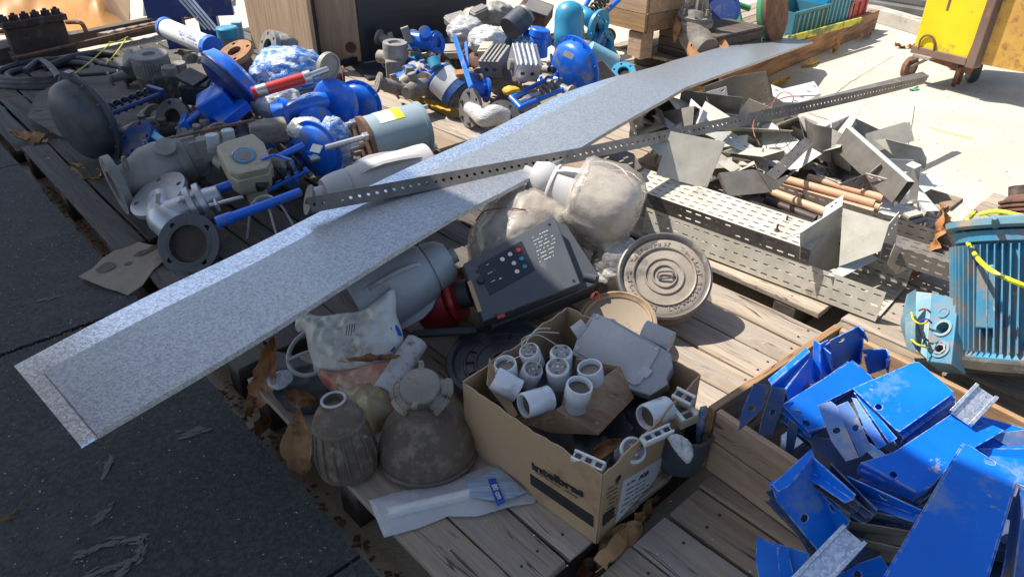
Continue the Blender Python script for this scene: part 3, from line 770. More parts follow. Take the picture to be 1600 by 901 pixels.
# ================================================================ more builders
def resample(poly, step, smooth=0):
    for _ in range(smooth):                       # corner cutting
        q = []
        for i in range(len(poly)):
            a, b = poly[i], poly[(i + 1) % len(poly)]
            q += [(a[0] * .75 + b[0] * .25, a[1] * .75 + b[1] * .25), (a[0] * .25 + b[0] * .75, a[1] * .25 + b[1] * .75)]
        poly = q
    out = []
    for i in range(len(poly)):
        a, b = poly[i], poly[(i + 1) % len(poly)]
        L = math.hypot(b[0] - a[0], b[1] - a[1]); n = max(1, int(L / step))
        out += [(a[0] + (b[0] - a[0]) * k / n, a[1] + (b[1] - a[1]) * k / n) for k in range(n)]
    return out
def pillow(pl, outline, th, seed=1, crease=.01, freq=9, step=None, smooth=1, edge=None, thin=False, flop=0, under=.3):
    """soft closed body on a real tilted plane: bags, wraps, tarps, leaves"""
    uv = [pl.uv(*p) for p in outline]
    xs = [p[0] for p in uv]; ys = [p[1] for p in uv]
    size = max(max(xs) - min(xs), max(ys) - min(ys))
    step = step or size / 26
    poly = resample(uv, step, smooth)
    segs = [(V(poly[i]), V(poly[(i + 1) % len(poly)])) for i in range(len(poly))]
    def inside(x, y):
        c = False; j = len(poly) - 1
        for i in range(len(poly)):
            a, b = poly[i], poly[j]
            if (a[1] > y) != (b[1] > y) and x < (b[0] - a[0]) * (y - a[1]) / (b[1] - a[1]) + a[0]: c = not c
            j = i
        return c
    def dist(x, y):
        p = V((x, y)); m = 1e9
        for a, b in segs:
            e = b - a; l = e.length_squared
            t = 0 if l < 1e-12 else max(0, min(1, (p - a).dot(e) / l))
            d = (a + e * t - p).length
            if d < m: m = d
        return m
    pts = [V(p) for p in poly]; nb = len(pts)
    es = [(i, (i + 1) % nb) for i in range(nb)]
    x = min(xs); row = 0
    while x < max(xs):
        y = min(ys) + (step / 2 if row % 2 else 0)
        while y < max(ys):
            if inside(x, y) and dist(x, y) > step * .55: pts.append(V((x, y)))
            y += step
        x += step * .87; row += 1
    res = delaunay_2d_cdt(pts, es, [], 1, 1e-7)
    ov, of = res[0], [list(f) for f in res[2]]
    of = [f for f in of if inside(sum(ov[i].x for i in f) / 3, sum(ov[i].y for i in f) / 3)] or of
    edge = edge or size * .22
    o3 = V((seed * 5.1, seed * 2.3, 0)); n = len(ov); top = []; bot = []
    cx = sum(xs) / len(xs); cy = sum(ys) / len(ys)
    for p in ov:
        d = dist(p.x, p.y); k = min(1, d / edge); pr = math.sqrt(max(0, 1 - (1 - k) ** 2))
        q = V((p.x, p.y, 0)) * freq + o3
        nn = noise.noise(q) * 1.0 + noise.noise(q * 2.1) * .5
        cr = (1 - abs(noise.noise(q * 1.4 + V((3, 1, 4)))) * 4)
        h = crease * (nn + .6 * max(0, cr)) * (1 if thin else min(1, k * 2.5))
        fl = flop * ((p.x - cx) ** 2 + (p.y - cy) ** 2) / (size * size)
        if thin:
            top.append((p.x, p.y, h + fl + th / 2)); bot.append((p.x, p.y, h + fl - th / 2))
        else:
            top.append((p.x, p.y, th * pr + h + fl + .0006)); bot.append((p.x, p.y, -th * under * pr + fl - .0006))
    cnt = {}
    for f in of:
        for i in range(len(f)):
            e = (f[i], f[(i + 1) % len(f)]); cnt[e] = 1
    fs = of + [[i + n for i in f][::-1] for f in of] + [[b, a, a + n, b + n] for (a, b) in cnt if (b, a) not in cnt]
    return MB().add(top + bot, fs, pl.m)
def flatplane(px, py, z, slope=(0, 0)):
    """plane near horizontal; slope = rise per metre along x and y"""
    pl = Plane.__new__(Plane)
    n = V((-slope[0], -slope[1], 1)).normalized()
    pl.set(P(px, py, z), V((1, 0, 0)), n)
    return pl
def nplane(px, py, z, n):
    pl = Plane.__new__(Plane); n = V(n).normalized()
    x = V((1, 0, 0)) if abs(n.x) < .8 else V((0, 1, 0))
    pl.set(P(px, py, z), x, n)
    return pl
def wobble(mb, amp, freq, seed=0):
    o = V((seed * 3.7, seed, seed * 2.2)); out = []
    for v in mb.v:
        q = v * freq + o
        out.append(v + V((noise.noise(q), noise.noise(q + V((9, 0, 0))), noise.noise(q + V((0, 9, 0))))) * amp)
    mb.v = out
    return mb
def axlathe(A, B, prof, s, n=28, hint=None):
    """prof: (radius px, fraction along A-B); s metres per px"""
    A, B = V(A), V(B); L = (B - A).length
    return MB().lathe([(r * s, f * L) for r, f in prof], fr(A, B - A, hint), n)
def fins(A, B, k, prof_in, prof_out, s, th, ph=0, hint=None):
    """k radial ribs; prof_in/out lists of (radius px, fraction)"""
    A, B = V(A), V(B); L = (B - A).length; f = fr(A, B - A, hint); mb = MB()
    for i in range(k):
        a = ph + 2 * math.pi * i / k
        e = V((math.cos(a), math.sin(a), 0)); w = V((-math.sin(a), math.cos(a), 0))
        pts = [(r * s, q * L) for r, q in prof_in] + [(r * s, q * L) for r, q in prof_out[::-1]]
        vs = [e * r + V((0, 0, q)) + w * th / 2 for r, q in pts] + [e * r + V((0, 0, q)) - w * th / 2 for r, q in pts]
        n = len(pts); ni = len(prof_in)
        fs = []
        for j in range(ni - 1):                       # quads between in and out rails
            o0, o1 = n - 1 - j, n - 2 - j
            fs.append((j, j + 1, o1, o0)); fs.append((n + j + 1, n + j, n + o0, n + o1))
        for j in range(n): fs.append((j, n + j, n + (j + 1) % n, (j + 1) % n))
        mb.add(vs, fs, f)
    return mb
def bolts(C, nrm, R, k, r, h, ph=0):
    mb = MB(); f = fr(C, nrm)
    for i in range(k):
        a = ph + 2 * math.pi * i / k
        c = V((R * math.cos(a), R * math.sin(a), 0))
        mb.lathe([(r, 0), (r, h * .6), (r * .6, h * .62), (r * .6, h)], f @ Matrix.Translation(c), 6)
    return mb
def spring(A, B, R, r, turns):
    A, B = V(A), V(B); f = fr(A, B - A); L = (B - A).length
    n = int(turns * 12)
    pts = [f @ V((R * math.cos(i * math.pi / 6), R * math.sin(i * math.pi / 6), L * i / n)) for i in range(n + 1)]
    return MB().tube(pts, r, 6, 1)
def leaf(label, pl, tip0, tip1, wpx, mt, curl=.02, seed=1, name='dry_leaf', cat='leaf', grp='dry fallen leaves'):
    """leaf from stem pixel tip0 to pixel tip1 on a plane, wpx half width in px"""
    r = random.Random(seed)
    a = V(pl.uv(*tip0)); b = V(pl.uv(*tip1)); d = b - a; L = d.length; d.normalize(); w = V((-d.y, d.x))
    hw = wpx * (pl.hit(*tip0) - V((0, 0, CAM_Z))).length / FPX
    rows = []; N = 22; C = 11
    for i in range(N + 1):
        t = i / N
        ww = hw * (math.sin(math.pi * min(1, t * 1.0)) ** .75) * (1.15 - .4 * t) * (1 + .35 * noise.noise(V((t * 5, seed * 3.1, 0)))) + .0006
        row = []
        for j in range(C):
            u = j / (C - 1) * 2 - 1
            p = a + d * (L * t) + w * (ww * u + .05 * L * math.sin(t * 3 + seed))
            z = curl * (u * u) * (.6 + .4 * math.sin(t * 5 + seed)) + curl * .8 * math.sin(t * 2.6 + seed * 1.7) + (.5 * curl + .004) * noise.noise(V((p.x * 45, p.y * 45, seed))) + .004 * noise.noise(V((p.x * 120, p.y * 120, seed)))
            z += curl * .12 * abs(math.sin(t * 22)) * (1 - abs(u)) * -1
            row.append(pl.m @ V((p.x, p.y, z)))
        rows.append(row)
    mb = MB().ribbon(rows, .0007)
    st = pl.m @ V((a.x, a.y, curl * .8 * math.sin(seed * 1.7)))
    dd = pl.m.to_3x3() @ V((d.x, d.y, 0))
    mb.tube([st - dd * L * .16 + V((0, 0, .004)), st, st + dd * L * .1], .0011, 5, 1)
    return solo(name, label, cat, mb, mt, P(*tip0, .14) if False else st, None, grp, 60)
ORD = ['leftmost', 'second', 'third', 'fourth', 'fifth', 'sixth', 'seventh', 'eighth', 'ninth', 'tenth', 'eleventh', 'twelfth', 'thirteenth', 'fourteenth', 'fifteenth', 'sixteenth', 'seventeenth', 'eighteenth', 'nineteenth', 'twentieth']
def numbered(items):
    """items: (px, object) of look-alikes; tells them apart by their place from left to right"""
    by = {}
    for px, o in items: by.setdefault(o['label'], []).append((px, o))
    for lb, l in by.items():
        l.sort(key=lambda q: q[0]); n = len(l)
        if n == 1: continue
        for i, (px, o) in enumerate(l):
            if i == 0: w = 'leftmost of them'
            elif i == n - 1: w = 'rightmost of them'
            elif i < n / 2: w = ORD[i] + ' from the left'
            else: w = ORD[n - 1 - i] + ' from the right'
            o['label'] = lb + ', ' + w
def boxth(px, py, z, dx, dy, dz, xdir, zdir=(0, 0, 1)):
    return MB().box((0, 0, 0), (dx, dy, dz)), frx(P(px, py, z), xdir, zdir)
def strokes(pl, rows, lift=.0006, th=.0007, seed=3, brk=.25):
    """tiny unreadable print: rows of short ink strokes; rows = (px0,py0,px1,py1,height m)"""
    r = random.Random(seed); mb = MB()
    for (x0, y0, x1, y1, h) in rows:
        a = V((*pl.uv(x0, y0), 0)); b = V((*pl.uv(x1, y1), 0)); L = (b - a).length; d = (b - a) / L; w = V((-d.y, d.x, 0))
        t = 0
        while t < L:
            l = h * r.uniform(.5, 3.2)
            if t + l > L: break
            if r.random() > brk:
                p = a + d * t; q = a + d * (t + l)
                vs = [p - w * h / 2, q - w * h / 2, q + w * h / 2, p + w * h / 2]
                vs = [v + V((0, 0, lift)) for v in vs] + [v + V((0, 0, lift + th)) for v in vs]
                mb.add(vs, [(4, 5, 6, 7), (0, 1, 5, 4), (1, 2, 6, 5), (2, 3, 7, 6), (3, 0, 4, 7)], pl.m)
            t += l + h * r.uniform(.3, .9)
    return mb
# ================================================================ long galvanised strip
ST_ = [((22, 572), (128, 700), .45), ((250, 455), (352, 563), .47), ((400, 380), (520, 461), .49), ((577, 292), (712, 342), .51),
       ((722, 225), (850, 268), .52), ((800, 185), (925, 225), .52), ((882, 147), (1000, 180), .51), ((955, 121), (1070, 139), .49),
       ((1075, 90), (1180, 101), .36), ((1192, 58), (1271, 66), .21)]
def strip_pt(u, f, dz=0):                  # u 0..9 station, f 0 back .. 1 front
    i = min(int(u), len(ST_) - 2); t = u - i
    a0, b0, z0 = ST_[i]; a1, b1, z1 = ST_[i + 1]
    A = P(*a0, z0).lerp(P(*a1, z1), t); B = P(*b0, z0).lerp(P(*b1, z1), t)
    q = A.lerp(B, f)
    return q + V((0, 0, dz + .004 * math.sin(u * 2.3 + f * 2)))
t = Thing('galvanised_strip', 'long flat galvanised sheet strip laid diagonally across the whole heap', 'metal strip', ST_ and P(712, 342, .49))
rows = []
for i in range(91):
    u = i * 9 / 90
    rows.append([strip_pt(u, 0, -.007), strip_pt(u, .002, 0), strip_pt(u, .12, .001), strip_pt(u, .24, 0), strip_pt(u, .6, -.001), strip_pt(u, .985, -.002), strip_pt(u, .99, -.006)])
t.add('base_tray', MB().ribbon(rows, .0015), M['galv_rim'], smooth=25)
rows = []
for i in range(91):
    u = .10 + i * (8.98 - .10) / 90
    k = min(1, max(0, (u - 6.2) / 1.6)); f0 = .245 * (1 - k) + .0 * k
    rows.append([strip_pt(u, f0, .0005), strip_pt(u, f0 + .001, .007), strip_pt(u, .45, .0085), strip_pt(u, .7, .0085), strip_pt(u, .995, .007), strip_pt(u, 1.0, -.004)])
t.add('cover', MB().ribbon(rows, .0015), M['galv'], smooth=25)

# ================================================================ perforated angle bar lying on it
a0, a1, a2 = P(479, 309, .575), P(900, 232, .545), P(1452, 119, .40)
L1 = (a1 - a0).length; L2 = (a2 - a1).length; Lb = L1 + L2
def bar_map(x, y, z, flange):
    t = x / Lb
    c = a0.lerp(a1, x / L1) if x < L1 else a1.lerp(a2, (x - L1) / L2)
    d = (a2 - a0).normalized(); nrm = V((d.y, -d.x, 0)).normalized()      # towards the camera
    up = V((0, 0, 1)); ph = rad(46 if t < .5 else 46 - 130 * (t - .5))
    face = nrm * math.sin(ph) - up * math.cos(ph); fl = -nrm * math.cos(ph) - up * math.sin(ph)
    if flange: return c + fl * y - face * z
    return c + face * y - fl * z
t = Thing('perforated_angle_bar', 'dull grey steel angle bar punched with round holes, resting on the galvanised strip', 'angle bar', P(700, 330, .5))
n = int(Lb / .0285)
for nm, W, fl in (('punched_face', .050, False), ('flange', .045, True)):
    mb = MB()
    mb.perf(n, 1, Lb / n, W, .0056 if not fl else .0012, .0056 if not fl else .0012, .003, None)
    mb.v = [bar_map(v.x, v.y, v.z, fl) for v in mb.v]
    t.add(nm, mb, M['primer' if fl else 'anglebar'], smooth=30)  # lighter steel on the flange puts its sunlit look into the colour

# ================================================================ lamp housings
def lamp(label, A, B, s, mt, body=None, name='lamp_housing', rim=None, k=4, ph=.4, hole=True, grp='cast lamp housings'):
    t = Thing(name, label, 'lamp housing', V(B) - V((0, 0, .05)), grp)
    A, B = V(A), V(B); dirn = (B - A).normalized(); L = (B - A).length
    body = body or [(24, .10), (27, .16), (31, .22), (30, .30), (29, .32), (34, .34), (35, .36), (33, .38), (40, .55), (48, .75), (53, .92), (56, .97), (56, 1.0), (50, 1.0)]
    prof = [(9, .10), (16, .105)] + body
    t.add('housing', axlathe(A, B, prof, s, 36), mt)
    t.add('nose_tube', MB().pipe(A, A + dirn * L * .13, 11.5 * s, 4 * s), mt)
    t.add('bore', MB().cyl(A + dirn * L * .06, A + dirn * L * .09, 7.2 * s), M['hole'])
    def rb(q):
        for (r0, f0), (r1, f1) in zip(body, body[1:]):
            if f0 <= q <= f1: return r0 + (r1 - r0) * (q - f0) / max(1e-6, f1 - f0)
        return body[-1][0]
    fq = (.36, .44, .55, .68, .80, .9)
    fi = [(rb(q) - 2, q) for q in fq]; fo = [(rb(q) + h_, q) for q, h_ in zip(fq, (0, 8, 11, 9, 5, 0))]
    t.add('rib', fins(A, B, k, fi, fo, s, 5 * s, ph), mt)
    return t
s = S(818, 266, .56)
lu = lamp('pale lamp housing half wrapped in dusty plastic, its open nose tube pointing left', P(818, 268, .52), P(950, 325, .43), s, M['lampwhite'])
A, B = P(818, 268, .52), P(950, 325, .43)
wr = axlathe(A, B, [(45, .62), (50, .64), (51, .67), (53, .72), (54, .76), (55, .80), (55, .85), (55.5, .9), (56, .95), (56, 1.0), (56, 1.05), (56, 1.10), (54, 1.15), (51, 1.19), (48, 1.22), (42, 1.25), (36, 1.27), (12, 1.29)], s, 96)
lu.add('plastic_wrap', crinkle(wobble(wobble(wr, .007, 11, 2), .001, 38, 5), .0035, 14, (1, .4, 2.5), 3), M['wrap'], smooth=60)
s = S(700, 400, .34)
lamp('grey lamp housing lying under the strip with its nose toward the black inverter', P(712, 398, .37), P(560, 480, .27), s, M['lampgrey'],
     [(26, .07), (34, .12), (38, .2), (39, .27), (36, .275), (40, .29), (45, .33), (50, .5), (55, .75), (58, .92), (60, 1.0), (50, 1.0)], ph=.9)
s = S(580, 275, .36)
lamp('pale lamp housing lying behind the left end of the punched angle bar', P(492, 305, .38), P(668, 262, .38), s, M['lampwhite'],
     [(20, .07), (24, .12), (27, .2), (28, .27), (26, .275), (28, .29), (30, .33), (33, .5), (36, .75), (38, .92), (38, 1.0), (30, 1.0)], ph=.6)
tt = solo('lamp_flange', 'thin grey round flange standing at the left end of the punched angle bar', 'flange', MB().disc(.052, 0, 0, 0, 0, .006, fr(P(481, 312, .46), (-.8, -.35, .35))), M['primer'], P(481, 320, .42), None, None)

lu.add('outer_film', crinkle(wobble(axlathe(A, B, [(47, .60), (53, .66), (56, .76), (58, .9), (58.5, 1.0), (58, 1.1), (56, 1.17), (50, 1.24), (38, 1.3), (10, 1.33)], s, 96), .009, 12, 5), .006, 13, (1, .4, 2.5), 8), M['film_tan'], smooth=60)
fw = fr(B, (B - A).normalized()); LW = (B - A).length
lu.add('wrap_lip', wobble(MB().tube([fw @ V((46 * s * math.cos(k * .393), 46 * s * math.sin(k * .393), LW * (-.375 + .04 * math.sin(k * 1.9)))) for k in range(16)], .003, 7, 3, True), .005, 25), M['wrap'])
for i in range(6):
    a_ = 2.4 + i * .62
    pts = [fw @ V(((50.5 + 5 * math.sin(q * 1.6)) * s * math.cos(a_ + q * .55), (50.5 + 5 * math.sin(q * 1.6)) * s * math.sin(a_ + q * .55), LW * (-.36 + .29 * q))) for q in [j * .33 for j in range(7)]]
    lu.add('wrap_fold', wobble(MB().tube(pts, [.001, .0025, .0035, .003, .0035, .0025, .001], 7, 4), .004, 22, i), M['wrap'], smooth=60)
# wrapped bundles
s = S(830, 370, .33)
m_ = frx(V((0, 0, 0)), P(900, 330, .33) - P(750, 400, .33))
tb = Thing('wrapped_bundle', 'big round lump wrapped in dusty tan plastic behind the black inverter', 'wrapped bundle', P(830, 400, .16), 'bundles in plastic wrap')
tb.add('wrap', lump(P(824, 372, .31), .215, .17, .17, m_, seed=3, amp=.07, freq=1.8, sub=5, crease=.025), M['wrap'], smooth=60)
tb.add('outer_film', lump(P(824, 372, .31), .223, .178, .178, m_, seed=3, amp=.08, freq=1.9, sub=5, crease=.04), M['film_tan'], smooth=60)
tb.add('string', wobble(MB().tube([P(744, 345, .42), P(756, 330, .46), P(790, 325, .475), P(822, 328, .47)], .0022, 5), .004, 30), M['rust'])
tb = Thing('wrapped_bundle', 'smaller tan wrapped lump between the black inverter and the round cast cover', 'wrapped bundle', P(960, 420, .15), 'bundles in plastic wrap')
tb.add('wrap', lump(P(968, 418, .24), .10, .10, .12, None, seed=8, amp=.10, freq=2, sub=5, crease=.03), M['wrapwhite'], smooth=60)

# cast round cover on a ribbed body
cn = V((-.08, -.60, .79)).normalized(); C = P(1038, 431, .31); R = .152
t = Thing('round_cast_cover', 'round dusty cast cover with raised rings and a lifting loop, on a fat drum', 'cover', P(1040, 470, .14))
f = fr(C, cn, (1, 0, 0))
pr = [(0, .000), (.22, .0), (.235, .006), (.26, .006), (.275, 0), (.37, 0), (.385, .005), (.41, .005), (.425, 0), (.62, -.001), (.635, .006), (.66, .007), (.68, .001), (.80, .001), (.86, -.002), (.90, .008), (.945, .012), (.985, .008), (1.0, 0), (1.0, -.018), (.96, -.024), (.9, -.024), (.0, -.024)]
lidmb = MB().lathe([(r * R, z) for r, z in pr if r <= .86], f, 64)
t.add('outer_ring', MB().lathe([(r * R, z) for r, z in [(.862, -.002), (.90, .008), (.945, .012), (.985, .008), (1.0, 0), (1.0, -.018), (.96, -.024), (.862, -.024)]], f, 64, True), mat('polished_dusty_rim', (.13, .125, .12), (.24, .21, .18), rough=.38, metal=.4, ns=6, dirt=(.34, .29, .23), da=.2, ds=8, bump=.2), smooth=40)
t.add('drum', MB().lathe([(R * .92, -.10), (R * .93, -.07), (R * .9, -.06), (R * .94, -.03), (R * .94, -.022)], f, 48), M['terracotta'])
mb = MB()
r_ = random.Random(5)
for i in range(46):                                # worn raised lettering ring, too worn to read
    if i in (8, 9, 20, 21, 33, 34, 45): continue
    a = 2 * math.pi * i / 46
    mm = f @ Matrix.Rotation(a, 4, 'Z') @ Matrix.Translation((R * .735, 0, .002))
    for k in range(r_.choice((2, 3))):
        lidmb.box((r_.choice((-.0045, 0, .0045)), r_.uniform(-.003, .003), 0), r_.choice(((.013, .0024, .003), (.0026, .007, .003), (.0026, .009, .003))), mm)
t.add('lid', lidmb, M['iron_disc'], smooth=40)
loop = [(-.018, -.010, .006), (-.022, 0, .010), (-.014, .011, .008), (.02, .010, .012), (.026, 0, .013), (.02, -.010, .010)]
t.add('lifting_loop', MB().tube([f @ V(p) for p in loop], .0028, 6, 3, True), M['greyflange'])
t.add('hinge', MB().tube([f @ V(p) for p in [(.024, -.012, .004), (.034, -.006, .006), (.028, .014, .004)]], .0025, 6, 3), M['greyflange'])

# ================================================================ inverter
pl = Plane((723, 412, .40), (862, 338, .475), (755, 502, .30))
t = Thing('inverter', 'dark slate motor inverter box with keypad leaning on the wrapped bundle', 'inverter', P(800, 480, .2))
t.add('case', sheet_mb(pl, [(723, 412), (862, 338), (868, 340), (908, 443), (755, 502)], .045), M['vfd'], pl.m, 30, .004)
def off(pl, d):
    q = Plane.__new__(Plane); q.set(pl.o + pl.n * d, pl.x, pl.n); return q
p2 = off(pl, -.052)
t.add('back_shell', sheet_mb(p2, [(728, 420), (866, 344), (884, 350), (937, 432), (930, 445), (770, 512)], .085), M['vfd'], p2.m, 30, .004)
t.add('latch', MB().cyl(p2.hit(912, 432), p2.hit(930, 436), .014, n=14), M['greyflange'])
p3 = off(pl, .002)
kp = t.add('keypad', sheet_mb(p3, [(746, 415), (815, 376), (836, 421), (765, 461)], .003), M['vfd_dark'], p3.m, 30, .0006)
p4 = off(pl, .004)
for (x, y, mm) in ((785, 405, 'white'), (797, 397, 'white'), (810, 391, 'red'), (803, 411, 'white'), (815, 404, 'teal'), (808, 424, 'white'), (820, 416, 'teal')):
    t.add('button', MB().lathe([(.0072, -.001), (.0072, .001), (.006, .002), (0, .002)], fr(p4.hit(x, y), pl.n), 14), M[mm], parent=kp)
t.add('knob', MB().lathe([(.012, -.002), (.012, .003), (.010, .006), (0, .006)], fr(p4.hit(751, 438), pl.n), 18), M['black'], parent=kp)
t.add('print', strokes(p4, [(757, 416, 768, 410, .002), (762, 428, 774, 422, .002), (767, 441, 778, 435, .002), (775, 413, 779, 411, .004), (780, 436, 784, 434, .004), (771, 452, 778, 448, .004)], seed=4), M['white'], parent=kp, smooth=0)
rows_ = []
for i in range(8):
    x0, y0 = 832 + i * 1.6 - 2, 366 + i * 5.4 - 1
    rows_.append((x0 + 2, y0 + 6, x0 + 34 - abs(i - 3) * 2.5, y0 - 10 + abs(i - 3) * 1.4, .0022))
t.add('print', strokes(p3, rows_, seed=9, lift=-.0016), M['white'], smooth=0)
p5 = off(pl, .0008)
t.add('label_strip', sheet_mb(p5, [(730, 440), (736, 437), (753, 485), (747, 488)], .001), M['paper' if 0 else 'cardboard'], p5.m, 0)
t.add('red_mark', sheet_mb(p5, [(776, 493), (788, 489), (790, 494), (778, 498)], .001), M['red'], p5.m, 0)
for (x, y) in ((746, 424), (858, 350), (896, 438), (775, 491)):
    t.add('screw', MB().lathe([(.0045, 0), (.004, .002), (0, .002)], fr(p5.hit(x, y), pl.n), 10), M['black'])
# base so that it visibly rests on something: red motor parts under it
s = S(715, 455, .25)
t = Thing('red_housing', 'deep red round housing with a flange disc, under the left side of the inverter', 'housing', P(705, 480, .14))
A, B = P(690, 470, .22), P(748, 452, .27)
t.add('body', axlathe(A, B, [(20, -.6), (40, -.5), (44, .0), (40, .25), (30, .3)], s), M['red_dark'])
t.add('flange_disc', axlathe(A, B, [(20, .3), (40, .32), (42, .40), (40, .48), (20, .5)], s, 36), M['red'])
t.add('hub', axlathe(A, B, [(22, .5), (22, .8), (12, .82), (12, 1.1)], s), M['greyflange'])

# black lid / reel
t = Thing('plastic_disc', 'large black ridged plastic disc lying behind the cardboard box', 'lid', P(775, 560, .16))
f = fr(P(785, 562, .215), (-.12, -.15, 1)); R = .165
pr = [(0, -.004), (.14, -.004), (.16, .006), (.2, .006), (.22, 0), (.45, -.002), (.47, .003), (.50, .003), (.52, -.002), (.64, -.002), (.66, .003), (.69, .003), (.71, -.001), (.86, -.001), (.89, .014), (.97, .016), (1, .01), (1, -.022), (.96, -.03), (0, -.03)]
t.add('dish', MB().lathe([(r * R, z) for r, z in pr], f, 60), M['rubber'], smooth=40)
mb = MB()
for i in range(14):
    mb.box((R * .58, 0, .001), (R * .14, .002, .006), f @ Matrix.Rotation(i * math.pi / 7, 4, 'Z'))
t.add('ridge', mb, M['rubber'], smooth=0)
solo('black_bracket', 'flat black plastic bracket bar behind the white plastic strip', 'bracket', MB().box((0, 0, 0), (.19, .03, .012)), M['rubber'], P(690, 520, .24), frx(P(695, 519, .25), P(745, 515, .25) - P(650, 520, .25)), None, 0, .003)

# shallow dish cover behind box
t = Thing('glass_dish', 'round shallow dish with a beige double rim, between the cardboard box and the cast cover', 'dish', P(965, 520, .14))
f = fr(P(964, 505, .235), (-.10, -.30, .95)); R = .118
t.add('rim', MB().lathe([(R * .86, .004), (R * .9, .010), (R * .94, .004), (R * .97, .012), (R * 1.02, .010), (R * 1.05, 0), (R * 1.05, -.02), (R * .86, -.02)], f, 48, True), M['terracotta'])
t.add('bowl', MB().lathe([(0, -.02), (R * .5, -.016), (R * .87, .0), (R * .87, -.012), (0, -.03)], f, 40), M['cardboard_grey'])
mb = MB()
for i in range(4):
    mb.tube([P(920 + i, 470, .29), P(926 + 2 * i, 458 - i, .315), P(934 + i, 462 + i, .30), P(930, 480, .27)], .0008, 5)
solo('red_wire', 'tuft of thin red wires inside the back corner of the cardboard box', 'wire', mb, M['wire_red'], P(930, 470, .25))

# grey ring guard with spokes
s = S(480, 550, .2)
t = Thing('ring_guard', 'grey plastic ring guard with spokes under the white carrier bag', 'guard', P(485, 560, .16))
f = fr(P(490, 548, .215), (-.25, -.35, .9)); R = .082
c_ = [f @ V((R * math.cos(a * math.pi / 9), R * math.sin(a * math.pi / 9), 0)) for a in range(18)]
t.add('ring', MB().tube(c_, .0065, 8, 2, True), M['lampgrey'])
mb = MB()
for a in (.3, 1.9, 3.4, 5.0):
    mb.tube([f @ V((0, 0, .004)), f @ V((R * .5 * math.cos(a), R * .5 * math.sin(a), .006)), f @ V((R * math.cos(a), R * math.sin(a), 0))], .005, 6)
t.add('spoke', mb, M['lampgrey'])

# ================================================================ brown soiled lamps at the front
t = Thing('bell_lamp', 'soiled brown bell shaped metal lamp with a round junction top, standing on the pallet', 'lamp', P(668, 712, .142), 'soiled brown industrial lamps')
s = S(668, 700, .16)
A = P(669, 706, .146); ax = (V((-.03, .06, 1))).normalized(); B = A + ax * .19
t.add('reflector', axlathe(A, B, [(68, .0), (74, .02), (76, .06), (75, .14), (74, .24), (70, .36), (63, .49), (53, .61), (42, .70), (33, .77), (30, .80), (30, .86), (22, .9), (10, .92)], s, 48), M['lampbrown'])
t.add('rim_bead', axlathe(A, B, [(74, -.01), (79, .01), (80, .04), (77, .07), (73, .05)], s, 48), M['lampbrown'])
J = A + ax * .215 + V((0, -.005, 0)); jn = V((-.05, -.42, .9)).normalized(); f = fr(J, jn, (1, 0, 0))
t.add('junction_body', MB().lathe([(26 * s, -.045), (31 * s, -.03), (32 * s, -.004), (30 * s, 0)], f, 28), M['lampbrown'])
lid_ = t.add('junction_lid', MB().lathe([(29 * s, 0), (30 * s, .004), (28 * s, .008), (0, .010)], f, 28), M['dusty'])
for a, nm in ((90, 1), (-100, 1)):
    mb = MB(); e = Matrix.Rotation(rad(a), 4, 'Z')
    mb.box((31 * s, 0, .006), (.018, .014, .008), f @ e); mb.box((36 * s, 0, .012), (.006, .012, .016), f @ e)
    t.add('lug', mb, M['dusty'], smooth=0, bevel=.002)
for a in (178, 8, 215, -38):
    e = f @ Matrix.Rotation(rad(a), 4, 'Z')
    t.add('cable_gland', MB().lathe([(14 * s, 0), (15 * s, .01), (13.5 * s, .012), (13.5 * s, .022), (15.5 * s, .024), (15.5 * s, .036), (12 * s, .038), (9 * s, .038), (9 * s, .03), (0, .03)], fr(e @ V((22 * s, 0, -.02)), (e.to_3x3() @ V((1, 0, -.45)))), 20), M['dusty'])
t = Thing('cone_lamp', 'narrow soiled brown ribbed lamp body with an open top ring, left of the bell lamp', 'lamp', P(545, 742, .142), 'soiled brown industrial lamps')
A = P(546, 728, .146); ax = V((-.06, .03, 1)).normalized(); B = A + ax * .215; s = S(545, 725, .16)
t.add('body', axlathe(A, B, [(40, 0), (45, .02), (47, .08), (46, .25), (43, .45), (39, .62), (38, .66), (41, .67), (41, .70), (37, .72), (35, .80), (29, .87), (21, .92), (19, .94), (20, 1.0), (15, 1.0), (14, .93), (0, .93)], s, 40), M['lampbrown'])
t.add('rib', fins(A, B, 16, [(45, .06), (45, .25), (42, .45), (37, .64)], [(47, .05), (50, .25), (47, .45), (40, .65)], s, .004, .3), M['lampbrown'])
t.add('ring', MB().tube([fr(B, ax) @ V((17.5 * s * math.cos(a), 17.5 * s * math.sin(a), .003)) for a in [k * math.pi / 8 for k in range(16)]], .0035, 6, 1, True), M['lampgrey'])
for k in range(3):
    a = 3.4 + k * 1.25
    t.add('bolt', bolts(A + ax * .125 + V((math.cos(a), math.sin(a), 0)) * 39 * s, V((math.cos(a), math.sin(a), .1)), 0, 1, .005, .012), M['dusty'])

